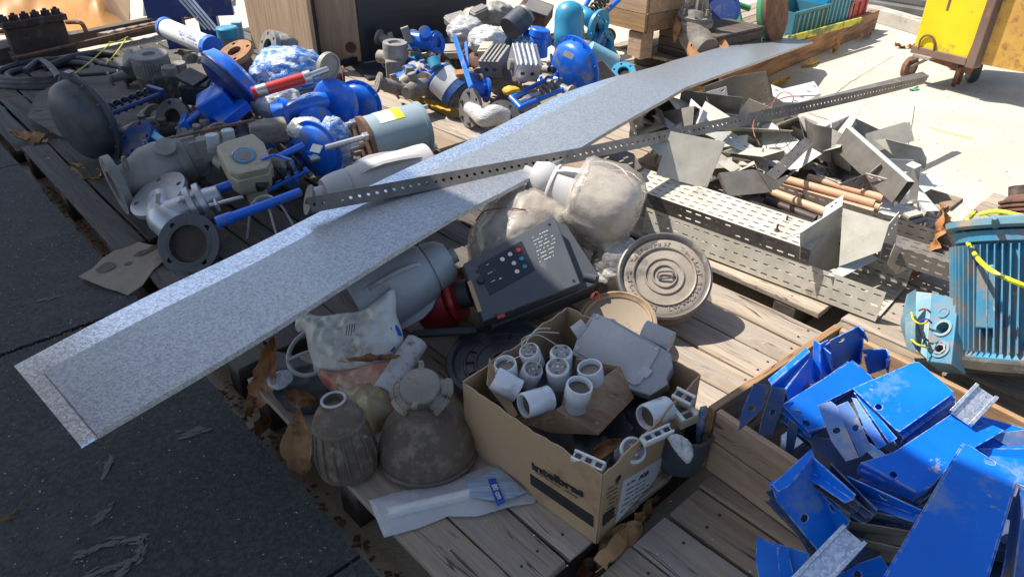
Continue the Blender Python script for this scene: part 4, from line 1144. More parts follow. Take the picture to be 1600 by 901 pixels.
# ================================================================ bags
pl = Plane((480, 500, .28), (620, 480, .34), (505, 600, .18))
bag = Thing('carrier_bag', 'crumpled white carrier bag with blue print and pulled up handles', 'carrier bag', P(550, 590, .15))
bag.add('film_body', pillow(pl, [(474, 478), (482, 490), (506, 495), (540, 489), (566, 488), (588, 474), (606, 458), (617, 449), (619, 470), (618, 490), (627, 512), (631, 530), (628, 545), (605, 565), (570, 580), (530, 590), (505, 588), (490, 575), (483, 545), (478, 515), (462, 520), (465, 500)], .05, 4, .011, 20, smooth=1, step=.009), M['bag'], smooth=50)
for i, o in enumerate([[(507, 585), (530, 577), (560, 570), (568, 573), (540, 583), (512, 590)], [(582, 552), (600, 545), (617, 539), (618, 547), (600, 553), (586, 556)], [(612, 510), (620, 506), (628, 520), (629, 526), (618, 522)]]):
    pb = off(pl, [.012, .020, .020][i])
    bag.add('blue_print', pillow(pb, o, .004, 5 + i, .002, 20, smooth=1), M['lblblue'], smooth=50)
pl = Plane((510, 590, .20), (640, 570, .24), (600, 660, .15))
solo('plastic_bag', 'crumpled pink and pale yellow plastic bag beneath the white carrier bag', 'plastic bag', pillow(pl, [(490, 575), (540, 582), (600, 565), (632, 566), (632, 616), (590, 628), (545, 626), (510, 608)], .045, 9, .012, 16, step=.01), M['bagpink'], P(560, 600, .15), smooth=50)
pl = Plane((520, 610, .19), (640, 600, .22), (600, 672, .15))
solo('plastic_bag', 'pale yellow plastic bag bulging between the two soiled brown lamps', 'plastic bag', pillow(pl, [(512, 602), (560, 600), (612, 590), (640, 600), (635, 630), (612, 660), (590, 678), (570, 660), (550, 630)], .045, 12, .014, 15, step=.01), M['bagyellow'], P(590, 640, .15), smooth=50)
solo('dark_sheet', 'dark crumpled rubber sheet on the boards left of the narrow brown lamp', 'rubber sheet', pillow(flatplane(450, 610, PZ + .006), [(400, 560), (445, 548), (520, 590), (515, 640), (470, 650), (440, 640)], .006, 8, .008, 9, thin=True), M['rubber'], P(450, 610, PZ), smooth=50)
solo('clear_scrap', 'small crumpled clear plastic scrap beside the ring guard', 'plastic scrap', pillow(flatplane(430, 600, .17), [(414, 590), (450, 575), (462, 590), (440, 610), (420, 606)], .01, 8, .006, 30), M['film'], P(435, 595, PZ), smooth=50)
for o_, i_ in (([(543, 508), (556, 503), (552, 524), (540, 528)], 0), ([(599, 514), (606, 508), (610, 516), (602, 521)], 1)):
    q = off(Plane((480, 500, .28), (620, 480, .34), (505, 600, .18)), .056 - .02 * i_)
    bag.add('print', strokes(q, [(o_[0][0] + k * 4, o_[0][1] - k, o_[3][0] + k * 4, o_[3][1] - k, .0022) for k in range(4)], seed=i_, brk=.1), M['ink' if i_ == 0 else 'lblblue'], smooth=0)
# white dirty plastic profile
t = Thing('plastic_profile', 'dirty white plastic channel piece lying across the bags', 'plastic strip', P(630, 570, .25))
A, B = P(652, 533, .285), P(600, 612, .245); f = frx((A + B) / 2, B - A, V((.3, -.4, .9))); L = (B - A).length
rr = random.Random(3); mb = MB(); rows = []
for i in range(14):
    x = -L / 2 + L * i / 13; e = .004 * rr.random() * (i == 13 or i == 0)
    rows.append([f @ V((x + e, 17 * S(630, 570, .26) * math.cos(a), 11 * S(630, 570, .26) * math.sin(a))) for a in [-.5 + k * .45 for k in range(10)]])
t.add('channel', mb.ribbon(rows, .0022), mat('soiled_white_plastic', (.5, .49, .46), (.42, .4, .37), rough=.5, ns=8, dirt=(.16, .10, .07), da=.35, ds=22, bump=.15))

# ================================================================ clear packet with tube
pl = flatplane(700, 785, PZ + .006)
t = Thing('clear_packet', 'clear plastic sleeve holding a short white tube, lying flat on the boards', 'packet', P(700, 785, PZ))
t.add('film_sleeve', pillow(pl, [(576, 781), (640, 763), (700, 750), (760, 727), (782, 726), (800, 745), (838, 775), (835, 785), (800, 790), (745, 806), (700, 806), (655, 824), (600, 839), (590, 815)], .016, 6, .004, 26, step=.012, smooth=0, under=.05), M['film'], smooth=50)
s = S(690, 785, .15)
t.add('white_tube', MB().cyl(P(607, 800, PZ + .014), P(745, 768, PZ + .014), 8.5 * s, n=18), M['white'])
p5 = flatplane(775, 765, PZ + .025, (0, 0))
lb = t.add('printed_sleeve', pillow(p5, [(728, 752), (778, 728), (800, 746), (822, 768), (800, 778), (768, 781), (735, 776)], .004, 2, .0015, 20, smooth=0, under=.1), mat('pale_blue_print', (.20, .33, .48), (.42, .48, .56), rough=.35, ns=3, stretch=(4, 60, 4), bump=.3, bs=30), smooth=50)
p6 = flatplane(775, 765, PZ + .032)
t.add('size_band', sheet_mb(p6, [(762, 748), (774, 746), (790, 784), (777, 790)], .001), M['lblblue'], p6.m, 0)
a = p6.hit(769, 752); b = p6.hit(784, 784)
d = b - a
t.add('size_text', text_mesh('80 cm', .019, frx((a + b) / 2 + V((0, 0, .0012)), d, (0, 0, 1)), .0004, .0003), M['white'], smooth=0)

# ================================================================ flattened cardboard by the gap
pl = Plane((195, 380, .155), (260, 400, .15), (150, 440, .132))
solo('cardboard_piece', 'torn flat piece of cardboard with oil stains, bridging the gap beside the platform', 'cardboard',
     pillow(pl, [(124, 433), (145, 420), (160, 405), (178, 393), (195, 386), (215, 378), (240, 384), (262, 403), (240, 422), (222, 446), (200, 460), (165, 450)], .004, 3, .004, 8, smooth=0, thin=True), M['cardboard_grey'], P(190, 420, .13), smooth=50)
mb = MB()
for (x, y, a, b) in ((166, 418, 15, 7), (222, 395, 13, 4), (200, 411, 6, 2.5), (238, 388, 7, 3)):
    o = [(x + a * math.cos(k * .52) * (1 + .15 * math.sin(k * 2.3)), y + b * math.sin(k * .52) - .3 * a * math.cos(k * .52) * 1) for k in range(12)]
    q = off(pl, .0045)
    mb.v, mb.f  # keep
    st = pillow(q, o, .0006, 3, .004, 8, smooth=1, thin=True)
    mb.add(st.v, st.f)
solo('oil_stain', 'dark oil stains soaked into the torn cardboard piece', 'oil stain', mb, mat('oil', (.045, .028, .018), (.07, .045, .028), rough=.5, ns=20, bump=.1), P(190, 415, .14), kind='stuff')

# white wire cage
t = Thing('wire_cage', 'small white wire guard cage standing left of the bar end', 'wire guard', P(420, 370, .145))
top = P(412, 314, .30); s = S(412, 314, .3); f = fr(top, (-.1, -.3, 1))
t.add('ring', MB().tube([f @ V((16 * s * math.cos(k * .628), 12 * s * math.sin(k * .628), 0)) for k in range(10)], .0045, 7, 2, True), M['lampgrey'])
for (x, y) in ((438, 388), (386, 372), (470, 372)):
    e = P(x, y, .16)
    m1 = top.lerp(e, .35) + V((0, 0, .07)) + (e - top) * .15
    t.add('leg', MB().tube([top.lerp(e, .12), m1, top.lerp(e, .75) + V((0, 0, .02)) + (e - top) * .12, e], .0045, 7, 4), M['lampgrey'])
# ================================================================ cardboard box
F_, Lc, Rc = P(943, 848, .1425), P(943, 848, .1425) + (P(725, 597, .365) - P(943, 740, .365)), P(943, 848, .1425) + (P(1093, 583, .365) - P(943, 740, .365))
F_ = V((P(943, 740, .365).x, P(943, 740, .365).y, PZ + .002)); HB = .365 - F_.z
e1 = P(725, 597, .365) - P(943, 740, .365); e1.z = 0
e2 = P(1093, 583, .365) - P(943, 740, .365); e2.z = 0
Bk = F_ + e1 + e2; Lc = F_ + e1; Rc = F_ + e2
t = Thing('cardboard_box', 'open brown cardboard box full of white sockets, black brand lettering on its side', 'cardboard box', F_ + (e1 + e2) / 2)
def wall(name, a, b, label=None, h=HB, seed=1, rag=.004, mt='cardboard'):
    r = random.Random(seed); rows = []
    for j in range(9):
        row = []
        for i in range(25):
            k = i / 24; z = h * j / 8
            p = a.lerp(b, k) + V((0, 0, z))
            if j == 8: p.z += r.uniform(-rag, rag * .4) - .006 * math.exp(-((k - .5) * 6) ** 2)
            nn = (b - a).cross(V((0, 0, 1))).normalized()
            p += nn * (.0018 * math.sin(k * math.pi) * math.sin(j / 8 * 2.4) + .0008 * noise.noise(p * 18))
            row.append(p)
        rows.append(row)
    return t.add(name, MB().ribbon(rows, .004), M[mt], smooth=50, label=label)
wf = wall('side_wall', Lc, F_, 'box wall facing left with black brand name and a black bar', seed=1)
wr_ = wall('side_wall', F_, Rc, 'box wall facing right with a white address label', seed=2, rag=.006)
wall('side_wall', Rc, Bk, seed=3, rag=.007); wall('side_wall', Bk, Lc, seed=4, rag=.007)
t.add('bottom', MB().add([F_ + V((0, 0, .004)), Rc + V((0, 0, .004)), Bk + V((0, 0, .004)), Lc + V((0, 0, .004)), F_, Rc, Bk, Lc], [(0, 1, 2, 3), (7, 6, 5, 4), (0, 4, 5, 1), (1, 5, 6, 2), (2, 6, 7, 3), (3, 7, 4, 0)]), M['cardboard'], smooth=0)
# print on left wall
def facepl(a, b, out):
    pl = Plane.__new__(Plane); d = (b - a).normalized(); n = V((d.y, -d.x, 0))
    if n.y > 0: n = -n
    pl.n = n; pl.o = a + n * out; pl.x = d; pl.y = n.cross(d)
    pl.m = Matrix((pl.x, pl.y, pl.n)).transposed().to_4x4(); pl.m.translation = pl.o
    return pl
lp = facepl(Lc, F_, .0072)
def ontext(pl, txt, x0, y0, x1, y1, size, bold, mt, xs=1.0, dep=.0008):
    a, b = pl.hit(x0, y0), pl.hit(x1, y1)
    m = frx((a + b) / 2, b - a, pl.n)
    mb = text_mesh(txt, size, None, dep, bold, xs=1.0)
    w = max(v.x for v in mb.v) - min(v.x for v in mb.v); k = (b - a).length / w
    mb.v = [m @ V((v.x * k, v.y, v.z)) for v in mb.v]
    return mb
t.add('brand_text', ontext(lp, 'intelbras', 831, 727, 911, 772, .030, .0009, 0), M['ink'], smooth=0, parent=wf)
t.add('black_bar', sheet_mb(lp, [(828, 740), (926, 807), (926, 823), (829, 756)], .003), M['ink'], lp.m, 0, parent=wf)
t.add('small_print', strokes(lp, [(836, 737, 902, 778, .0035)], seed=2, th=.0006, lift=-.001), mat('faint_ink', (.2, .12, .07), bump=0), smooth=0, parent=wf)
rp = facepl(F_, Rc, .0072)
t.add('address_label', sheet_mb(rp, [(975, 751), (1039, 712), (1023, 750), (962, 817)], .002), M['paper'], rp.m, 0, parent=wr_)
rp2 = off(rp, .0004) if False else None
q_ = Plane.__new__(Plane); q_.n, q_.x, q_.y = rp.n, rp.x, rp.y; q_.o = rp.o + rp.n * .0006
q_.m = rp.m.copy(); q_.m.translation = q_.o
t.add('label_text', ontext(q_, 'FOR', 999, 747, 1014, 737, .016, .0005, 0), M['ink'], smooth=0, parent=wr_)
t.add('label_text', strokes(q_, [(980, 757, 994, 748, .004), (978, 766, 1010, 748, .0018), (977, 773, 1008, 755, .0018), (975, 781, 1016, 755, .0018), (972, 790, 1014, 762, .0018), (969, 800, 990, 783, .0018)], seed=6, lift=.0002), M['ink'], smooth=0, parent=wr_)
t.add('logo_dot', MB().plate(circ(*q_.uv(967, 748), .011, 18, .008), [], .0015, q_.m), M['ink'], smooth=0, parent=wr_)
t.add('small_print', strokes(q_, [(948, 765 + k * 6.2, 967 - k * .5, 754 + k * 6.2, .0022) for k in range(9)], seed=7, lift=-.0002), M['ink'], smooth=0, parent=wr_)
t.add('black_block', sheet_mb(q_, [(944, 805), (961, 792), (959, 806), (943, 822)], .002), M['ink'], q_.m, 0, parent=wr_)

# black crumpled sheet that darkens the bottom of the box
ctr = F_ + (e1 + e2) / 2
pl = flatplane(930, 640, .245)
def inb(a, b, z): return F_ + e1 * a + e2 * b + V((0, 0, z - PZ))
fill = []
mb = MB(); rows = []
for j in range(25):
    rows.append([inb(.03 + .94 * i / 24, .03 + .94 * j / 24, .235 + .035 * noise.noise(V((i * .35, j * .35, 2))) + .02 * noise.noise(V((i * .9, j * .9, 5)))) for i in range(25)])
solo('black_box_filling', 'crumpled black sheet deep in the cardboard box', 'plastic', mb.ribbon(rows, .002), M['rubber'], inb(.5, .5, .2), smooth=50)

# inner torn carton holding the sockets
t = Thing('inner_carton', 'torn inner carton flap with fibrous brown face, holding white sockets in the box', 'carton', P(900, 640, .24))
def panel(corn, mt, nm='flap', th=.004):
    a, b, c, d = [P(*q) for q in corn]; rows = []
    for j in range(7):
        rows.append([a.lerp(b, i / 10).lerp(d.lerp(c, i / 10), j / 6) + V((0, 0, .002 * noise.noise(V((i * .5, j * .5, 1))))) for i in range(11)])
    t.add(nm, MB().ribbon(rows, th), M[mt], smooth=50)
panel([(969, 572, .375), (991, 621, .30), (935, 679, .27), (868, 640, .33)], 'torncard')
panel([(868, 640, .33), (935, 679, .27), (862, 676, .27), (800, 655, .30)], 'torncard')
panel([(900, 560, .36), (969, 572, .377), (930, 600, .30), (895, 590, .30)], 'cardboard')
panel([(764, 560, .37), (760, 600, .36), (800, 655, .30), (810, 648, .31)], 'cardboard')

# sockets
def socket(label, A, d, R, L, kind='open', seed=1):
    """A = centre of the open end; d = direction from open end into the body"""
    A = V(A); d = V(d).normalized(); f = fr(A, d)
    t = Thing('lamp_socket', label, 'lamp socket', A + d * L * .5 - V((0, 0, R)), 'white porcelain sockets in the box')
    pr = [(R * .80, .004), (R * .84, 0), (R * .95, 0), (R, .004), (R, L * .62), (R * .97, L * .64), (R * .97, L * .98), (R * .9, L), (0, L), (0, L * .8), (R * .78, L * .78), (R * .78, .01)]
    t.add('shell', MB().lathe(pr, f, 40, True), M['porcelain'], smooth=35)
    pr = []
    for k in range(7):
        pr += [(R * .77, .014 + k * .006), (R * .72, .017 + k * .006)]
    pr += [(R * .6, .06), (0, .06)]
    t.add('screw_thread', MB().lathe(pr, f, 30), M['brass'])
    return t
sR = .0325
socket('open socket standing upright nearest the torn carton corner', P(921, 573, .39), (.22, .05, -1), sR, .07)
socket('open socket standing upright in front of the other upright one', P(906, 601, .39), (-.12, .10, -1), sR * 1.02, .075)
socket('socket lying on its side, open mouth toward the lower left of the box', P(818, 634, .355), P(870, 617, .345) - P(818, 634, .355), sR * .98, .075)
socket('lone socket lying at the right wall of the box beside the terminal blocks', P(1008, 652, .345), P(1060, 630, .33) - P(1008, 652, .345), sR * .98, .075)
socket('upright open socket in the left corner of the box', P(789, 567, .385), (.1, .15, -1), sR * .9, .06)
socket('socket lying against the left wall beneath the upright one', P(772, 590, .37), P(812, 612, .34) - P(772, 590, .37), sR * .95, .07)
def socket_back(label, C, d, R, L, wires=2, seed=1):
    C = V(C); d = V(d).normalized(); f = fr(C, -d)
    t = Thing('lamp_socket', label, 'lamp socket', C + d * L, 'white porcelain sockets in the box')
    fb = fr(C, d)
    t.add('shell', MB().lathe([(0, 0), (R * .9, 0), (R, .004), (R, L), (0, L)], fb, 36), M['porcelain'])
    t.add('terminal_recess', MB().disc(R * .78, R * .16, 4, R * .45, R * .16, .002, fr(C - d * .0022, -d), 30, seed), M['castgrey'])
    for k in range(4):
        a = seed + k * 1.57
        t.add('screw', MB().lathe([(R * .13, -.003), (R * .13, .0025), (0, .003)], fr(C - d * .001 + (f.to_3x3() @ V((math.cos(a), math.sin(a), 0))) * R * .62, -d), 10), M['brass'])
    r = random.Random(seed)
    for k in range(wires):
        p0 = C + V((r.uniform(-.01, .01), r.uniform(-.01, .01), .0)); e = V((r.uniform(-.3, 1), r.uniform(-.2, .8), 0)).normalized()
        t.add('wire', MB().tube([p0, p0 + V((0, 0, .03)) - e * .01, p0 + V((0, 0, .05)) + e * .03, p0 + V((0, 0, .045 - .02 * k)) + e * .085], .0013, 5, 5), M['wire_white'])
    return t
socket_back('socket turned upside down with loose white wires, deepest in the box corner', P(826, 547, .385), (.3, .25, -1), sR * .85, .06, 3, 1)
socket_back('upside down socket just below the wired one', P(833, 576, .37), (-.25, .3, -1), sR * .85, .06, 1, 2)
socket_back('upside down socket with bare contacts, next to the two upright open sockets', P(871, 572, .39), (.12, .3, -1), sR * .92, .07, 0, 3)
socket_back('taller upside down socket behind the bare contact one', P(877, 549, .395), (.02, .1, -1), sR * .9, .07, 0, 4)
t = socket_back('socket facing up with four round holes in its white end, at the front corner', P(990, 702, .335), (-.1, .5, -.8), sR * .95, .06, 0, 5)

# grey junction box
pl = Plane((932, 490, .425), (1025, 542, .40), (897, 545, .36))
t = Thing('junction_box', 'grey die cast junction box with a screwed lid, slanting out of the cardboard box', 'junction box', P(970, 590, .26))
q = off(pl, -.004)
t.add('body', sheet_mb(q, [(928, 488), (960, 500), (1030, 540), (1048, 552), (1051, 573), (1042, 590), (1044, 600), (1015, 618), (985, 608), (893, 552), (905, 520)], .05), M['diecast'], q.m, 30, .003)
ld = t.add('lid', sheet_mb(pl, [(933, 489), (1024, 541), (1030, 548), (1000, 600), (990, 602), (899, 549), (897, 543)], .005), M['diecast'], pl.m, 30, .002)
for (x, y) in ((933, 495), (902, 544), (1026, 545), (994, 598)):
    t.add('screw', MB().lathe([(.0055, -.001), (.005, .002), (0, .0025)], fr(pl.hit(x, y), pl.n), 10), M['silver'], parent=ld)
for (x, y, X, Y) in ((915, 508, 897, 520), (1005, 512, 1048, 530)):
    a, b = q.hit(x, y) - pl.n * .022, q.hit(X, Y) - pl.n * .022
    t.add('hub', MB().cyl(a, b, .030, .028, 24), M['diecast'])
t.add('paper_scrap', sheet_mb(off(pl, .0012), [(1012, 573), (1020, 579), (1010, 590), (1003, 586)], .001), M['paper'], off(pl, .0012).m, 0, parent=ld)

# terminal blocks
def tblock(label, a, b, w, h):
    a, b = V(a), V(b); L = (b - a).length; f = frx((a + b) / 2, b - a, V((0, -.4, 1)))
    t = Thing('terminal_block', label, 'terminal block', (a + b) / 2 - V((0, 0, h)), 'white terminal blocks in the box')
    t.add('body', MB().box((0, 0, 0), (L, w, h)), M['cream' if 'cream' in label else 'white'], f, 0, .002)
    n = max(2, int(L / .022))
    for k in range(n):
        x = -L / 2 + L * (k + .5) / n
        t.add('contact', MB().box((x, 0, h / 2 + .0012), (L / n * .55, w * .38, .0035)), M['black'], f, 0)
    for sgn in (-1, 1):
        t.add('rail', MB().box((0, sgn * w * .36, h / 2 + .003), (L, w * .2, .007)), M['white'], f, 0, .001)
    return t
tblock('cream terminal block with three dark slots against the right wall of the box', P(1053, 617, .355), P(1082, 632, .35), .034, .028)
tblock('cream terminal block below the first one, partly under the lone socket', P(1062, 640, .33), P(1078, 660, .325), .05, .028)
tblock('white connector strip resting on the front right rim of the box', P(1004, 690, .362), P(1047, 671, .362), .024, .016)
tblock('white plastic clip strip at the front wall of the box near the brand lettering', P(896, 712, .352), P(944, 733, .352), .026, .016)
pl = Plane((1058, 690, .35), (1085, 700, .33), (1062, 720, .33))
solo('crumpled_film', 'crumpled clear film tucked over the right rim of the box', 'film', pillow(pl, [(1040, 680), (1058, 676), (1078, 690), (1083, 712), (1076, 727), (1064, 715), (1052, 700)], .012, 7, .006, 34), M['wrapwhite'], P(1060, 700, .33), smooth=50)
# dark blue grey bowl behind the right wall
t = Thing('dark_bowl', 'dark slate plastic bowl squeezed between the box and the wooden crate', 'bowl', P(1060, 730, .142))
c = P(1056, 722, .15); t.add('bowl_shell', MB().lathe([(.045, 0), (.062, .01), (.068, .06), (.066, .11), (.071, .112), (.071, .118), (.062, .118), (.060, .02), (0, .018)], fr(c, (.1, .05, 1)), 36), M['greyblue'])
# ================================================================ perforated cable trays
def tray_wall(mb, f, L, W, th=.0022, pitch=(.041, .034), hs=(.0125, .0032)):
    nx = int(L / pitch[0]); ny = max(1, int(round(W / pitch[1])))
    mb.perf(nx, ny, L / nx, W / ny, hs[0], hs[1], th, f, 0)
def tray(label, o, dx, dy, L, W, H, inv, mt, mt2=None, lean=0):
    """o: corner; dx length dir; dy width dir; inv: True = opening down"""
    o = V(o); dx = V(dx).normalized(); dy = V(dy); dy = (dy - dx * dy.dot(dx)).normalized(); n = dx.cross(dy).normalized()
    if n.z < 0: n = -n
    def fm(org, x, y):
        z = x.cross(y); m = Matrix((x, y, z)).transposed().to_4x4(); m.translation = org; return m
    t = Thing('cable_tray', label, 'cable tray', o, 'perforated cable trays and fittings')
    zb = n * (H if inv else 0)
    mb = MB(); tray_wall(mb, fm(o + zb, dx, dy), L, W)
    t.add('bed', mb, M[mt], smooth=0)
    mb = MB(); tray_wall(mb, fm(o - dy * .0015, dx, (n + dy * lean).normalized()), L, H); t.add('side_wall', mb, M[mt2 or mt], smooth=0)
    mb = MB(); tray_wall(mb, fm(o + dy * (W + .0015), dx, n), L, H); t.add('side_wall', mb, M[mt2 or mt], smooth=0)
    return t
o2 = P(1003, 362, .148); d2 = P(1368, 502, .148) - o2
tray('wide zinc cable tray lying open side up on the pallet, beige in the sun', o2, d2, DB, d2.length, .30, .108, False, 'tray', None, .14)
o1 = P(974, 289, .312) - V((0, 0, .062)); d1_ = P(1240, 381, .312) - P(974, 289, .312)
tray('narrower zinc cable tray upside down on top of the wide one', o1 + V((0, 0, .004)), d1_, DB * .99 + V((0, 0, .13)), .78, .16, .062, True, 'tray', 'anglebar')  # side walls in a darker steel colour, painting in their shade
o3 = P(1110, 315, .26)
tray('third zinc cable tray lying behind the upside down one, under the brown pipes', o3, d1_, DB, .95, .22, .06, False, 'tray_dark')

def sheet(label, three, outline, mt, th=.0022, holes=(), lips=(), zoff=0, bevel=0, group='bent zinc fittings in the scrap heap', name='bent_fitting', cat='metal fitting'):
    pl = Plane(*three)
    mb = sheet_mb(pl, outline, th, holes, lips)
    return solo(name, label, cat, mb, M[mt], None, pl.m, group, 0, bevel)
def SL(pts, a, hx=.012, hy=.004): return [(x, y, hx, hy, a) for x, y in pts]
sheet('broken slate coloured perforated tray end with torn rusty edge, behind the wrapped lamp', ((925, 252, .40), (990, 238, .42), (970, 288, .34)), [(915, 258), (930, 246), (968, 232), (990, 240), (1003, 262), (990, 268), (968, 288), (950, 262), (938, 270)], 'tray_dark', holes=SL([(948, 246), (971, 251), (955, 262), (978, 246), (985, 255)], 10))
sheet('large plain zinc panel leaning under the punched angle bar', ((1044, 214, .50), (1134, 222, .50), (1104, 295, .33)), [(1048, 205), (1134, 222), (1104, 295), (1025, 273)], 'tray', lips=[(1, .02, 1)])
sheet('brownish bent zinc piece catching the sun beside the top tray', ((1123, 270, .40), (1182, 264, .42), (1137, 307, .33)), [(1123, 270), (1182, 264), (1206, 300), (1137, 307)], 'tray_dark', lips=[(3, .035, 1), (1, .01, -1)])
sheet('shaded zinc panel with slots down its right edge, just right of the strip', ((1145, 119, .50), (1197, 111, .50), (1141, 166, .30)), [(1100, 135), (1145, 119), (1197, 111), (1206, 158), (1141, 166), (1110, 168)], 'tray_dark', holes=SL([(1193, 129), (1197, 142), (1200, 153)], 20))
sheet('light zinc plate with three black slots, standing left of the shaded slotted panel', ((1104, 144, .46), (1135, 135, .46), (1142, 182, .30)), [(1104, 144), (1135, 135), (1142, 184), (1104, 172)], 'tray_light', holes=SL([(1129, 142), (1131, 154), (1134, 166)], 8, .013, .006))
sheet('small folded zinc wedge with a rivet hole, left of the slotted light plate', ((1080, 154, .45), (1099, 171, .45), (1070, 187, .38)), [(1080, 154), (1099, 171), (1090, 194), (1069, 188)], 'tray_light', holes=[(1086, 182, .005, .005, 0)], lips=[(1, .03, 1)])
sheet('folded pale green grey zinc corner just above the punched angle bar', ((1102, 158, .44), (1146, 186, .42), (1091, 193, .38)), [(1102, 158), (1148, 187), (1120, 200), (1091, 196), (1096, 171)], 'tray', lips=[(0, .03, 1)])
sheet('narrow white zinc sheet sliding out under the strip edge', ((1022, 185, .38), (1062, 189, .38), (1053, 203, .36)), [(1018, 180), (1062, 188), (1090, 200), (1050, 204)], 'tray_light')
sheet('bright beige zinc flap lying flat above the punched angle bar', ((1145, 163, .33), (1196, 160, .33), (1143, 183, .32)), [(1145, 163), (1196, 160), (1168, 174), (1143, 185)], 'tray_light', lips=[(1, .03, 1)])
sheet('white zinc plate with four black slots at the far end of the scrap heap', ((1223, 140, .34), (1272, 127, .36), (1260, 157, .31)), [(1205, 132), (1223, 139), (1272, 127), (1284, 145), (1258, 160), (1225, 160), (1208, 150)], 'tray_light', holes=SL([(1273, 135), (1264, 143), (1254, 152), (1244, 160 - 2), (1214, 141)], -50, .011, .005), lips=[(3, .05, 1)])
sheet('beige zinc gusset plate with dark wire on it, amid the scrap heap', ((1205, 191, .43), (1249, 220, .40), (1192, 244, .34)), [(1190, 196), (1205, 191), (1249, 220), (1222, 250), (1192, 244)], 'tray', lips=[(3, .04, 1)])
sheet('triangular beige zinc bracket right of the dark punched brace', ((1262, 228, .42), (1284, 240, .42), (1226, 264, .35)), [(1262, 228), (1284, 240), (1248, 264), (1226, 264)], 'tray')
sheet('white slotted zinc strip lying aslant below the punched angle bar', ((1100, 210, .42), (1140, 206, .42), (1190, 238, .36)), [(1096, 207), (1142, 205), (1192, 238), (1186, 242), (1160, 236)], 'tray_light', holes=SL([(1140, 214), (1152, 221), (1166, 229), (1178, 234)], -40, .012, .004))
sheet('white slotted zinc strip tucked beneath the first aslant strip', ((1110, 216, .38), (1150, 214, .38), (1220, 262, .33)), [(1150, 232), (1200, 245), (1250, 262), (1247, 268), (1190, 256)], 'tray_light')
def curved(label, a, b, c, d, bulge, mt, slots=0, group='bent zinc fittings in the scrap heap'):
    A, B, C, D = [P(*q) for q in (a, b, c, d)]; rows = []; nn = (B - A).cross(D - A).normalized()
    if nn.z < 0: nn = -nn
    for j in range(9):
        rows.append([A.lerp(B, i / 14).lerp(D.lerp(C, i / 14), j / 8) + nn * bulge * math.sin(math.pi * i / 14) for i in range(15)])
    return solo('bent_fitting', label, 'metal fitting', MB().ribbon(rows, .0022), M[mt], A, None, group, 60)
curved('curved brownish zinc elbow cover bending over the scrap heap', (1226, 184, .42), (1298, 237, .38), (1290, 246, .30), (1222, 204, .35), .05, 'tray_dark')
curved('curved slotted zinc cheek standing right of the curved elbow cover', (1257, 184, .48), (1300, 200, .48), (1298, 255, .33), (1262, 232, .36), .03, 'tray_dark')
curved('half round beige zinc shell below the punched angle bar', (1178, 198, .42), (1206, 190, .42), (1196, 246, .34), (1180, 220, .34), .03, 'tray')
sheet('dark punched zinc brace with two rows of holes, crossing the gussets', ((1196, 276, .42), (1262, 216, .45), (1216, 280, .40)), [(1196, 272), (1258, 214), (1272, 224), (1212, 282)], 'tray_dark', holes=[(1208 + k * 10, 262 - k * 9, .005, .005, 0) for k in range(6)] + [(1217 + k * 10, 268 - k * 9, .005, .005, 0) for k in range(6)])
sheet('dark slotted zinc corner piece at the left end of the brown pipes', ((1196, 276, .38), (1245, 262, .40), (1205, 296, .34)), [(1188, 268), (1212, 282), (1246, 264), (1214, 296), (1200, 298), (1180, 284)], 'tray_dark', holes=SL([(1219, 271), (1230, 271)], 75, .012, .005))
sheet('grey slotted zinc plate below the far right end of the angle bar', ((1286, 200, .44), (1332, 180, .46), (1294, 214, .40)), [(1284, 200), (1332, 179), (1339, 195), (1294, 215)], 'tray', holes=SL([(1299, 197), (1326, 189)], 80, .014, .005))
sheet('white slotted zinc lip lying on the grey slotted plate', ((1276, 196, .46), (1312, 180, .47), (1300, 200, .45)), [(1274, 195), (1318, 174), (1326, 178), (1286, 200)], 'tray_light', holes=SL([(1293, 188)], 40, .007, .004))
def channel(label, a, b, w, h, mt, flange_mt=None, roll=0, group='bent zinc fittings in the scrap heap', name='zinc_channel', cat='metal channel'):
    a, b = V(a), V(b); d = b - a; L = d.length; f = frx((a + b) / 2, d, (0, 0, 1)) @ Matrix.Rotation(rad(roll), 4, 'X')
    t = Thing(name, label, cat, (a + b) / 2 - V((0, 0, h / 2)), group); th = .0025
    t.add('web', MB().box((0, 0, 0), (L, w, th)), M[flange_mt or mt], f, 0)
    t.add('flange', MB().box((0, w / 2 + th * .6, -h / 2), (L, th, h)), M[mt], f, 0)
    t.add('flange', MB().box((0, -w / 2 - th * .6, -h / 2), (L, th, h)), M[mt], f, 0)
    return t
channel('long zinc channel with bright upper edge down the right side of the heap', P(1328, 200, .48), P(1424, 284, .40), .035, .10, 'tray_dark', 'tray_light', -12)
channel('zinc channel lying just left of and below the bright edged one', P(1300, 230, .34), P(1408, 286, .32), .07, .07, 'tray_dark', None, 10)
channel('short pale zinc channel right of the white slotted plate', P(1384, 284, .28), P(1422, 318, .25), .04, .04, 'tray', 'tray_light', 0)
channel('pale zinc rail lying on the far right edge of the heap', P(1418, 282, .26), P(1458, 330, .22), .05, .025, 'tray_light', None, 0)
channel('second pale zinc rail just left of the far right rail', P(1398, 296, .23), P(1446, 334, .20), .04, .025, 'tray', None, 0)
sheet('pale grey zinc U piece holding an orange leaf, right tip of the heap', ((1366, 218, .42), (1440, 232, .42), (1427, 268, .33)), [(1366, 219), (1384, 217), (1440, 231), (1448, 246), (1446, 262), (1427, 268)], 'tray', lips=[(1, .05, -1), (3, .03, 1)])
sheet('triangular pale zinc plate with a dark gap line, below the U piece', ((1380, 248, .40), (1428, 250, .40), (1410, 268, .35)), [(1378, 248), (1428, 250), (1427, 269), (1408, 268)], 'tray_light')
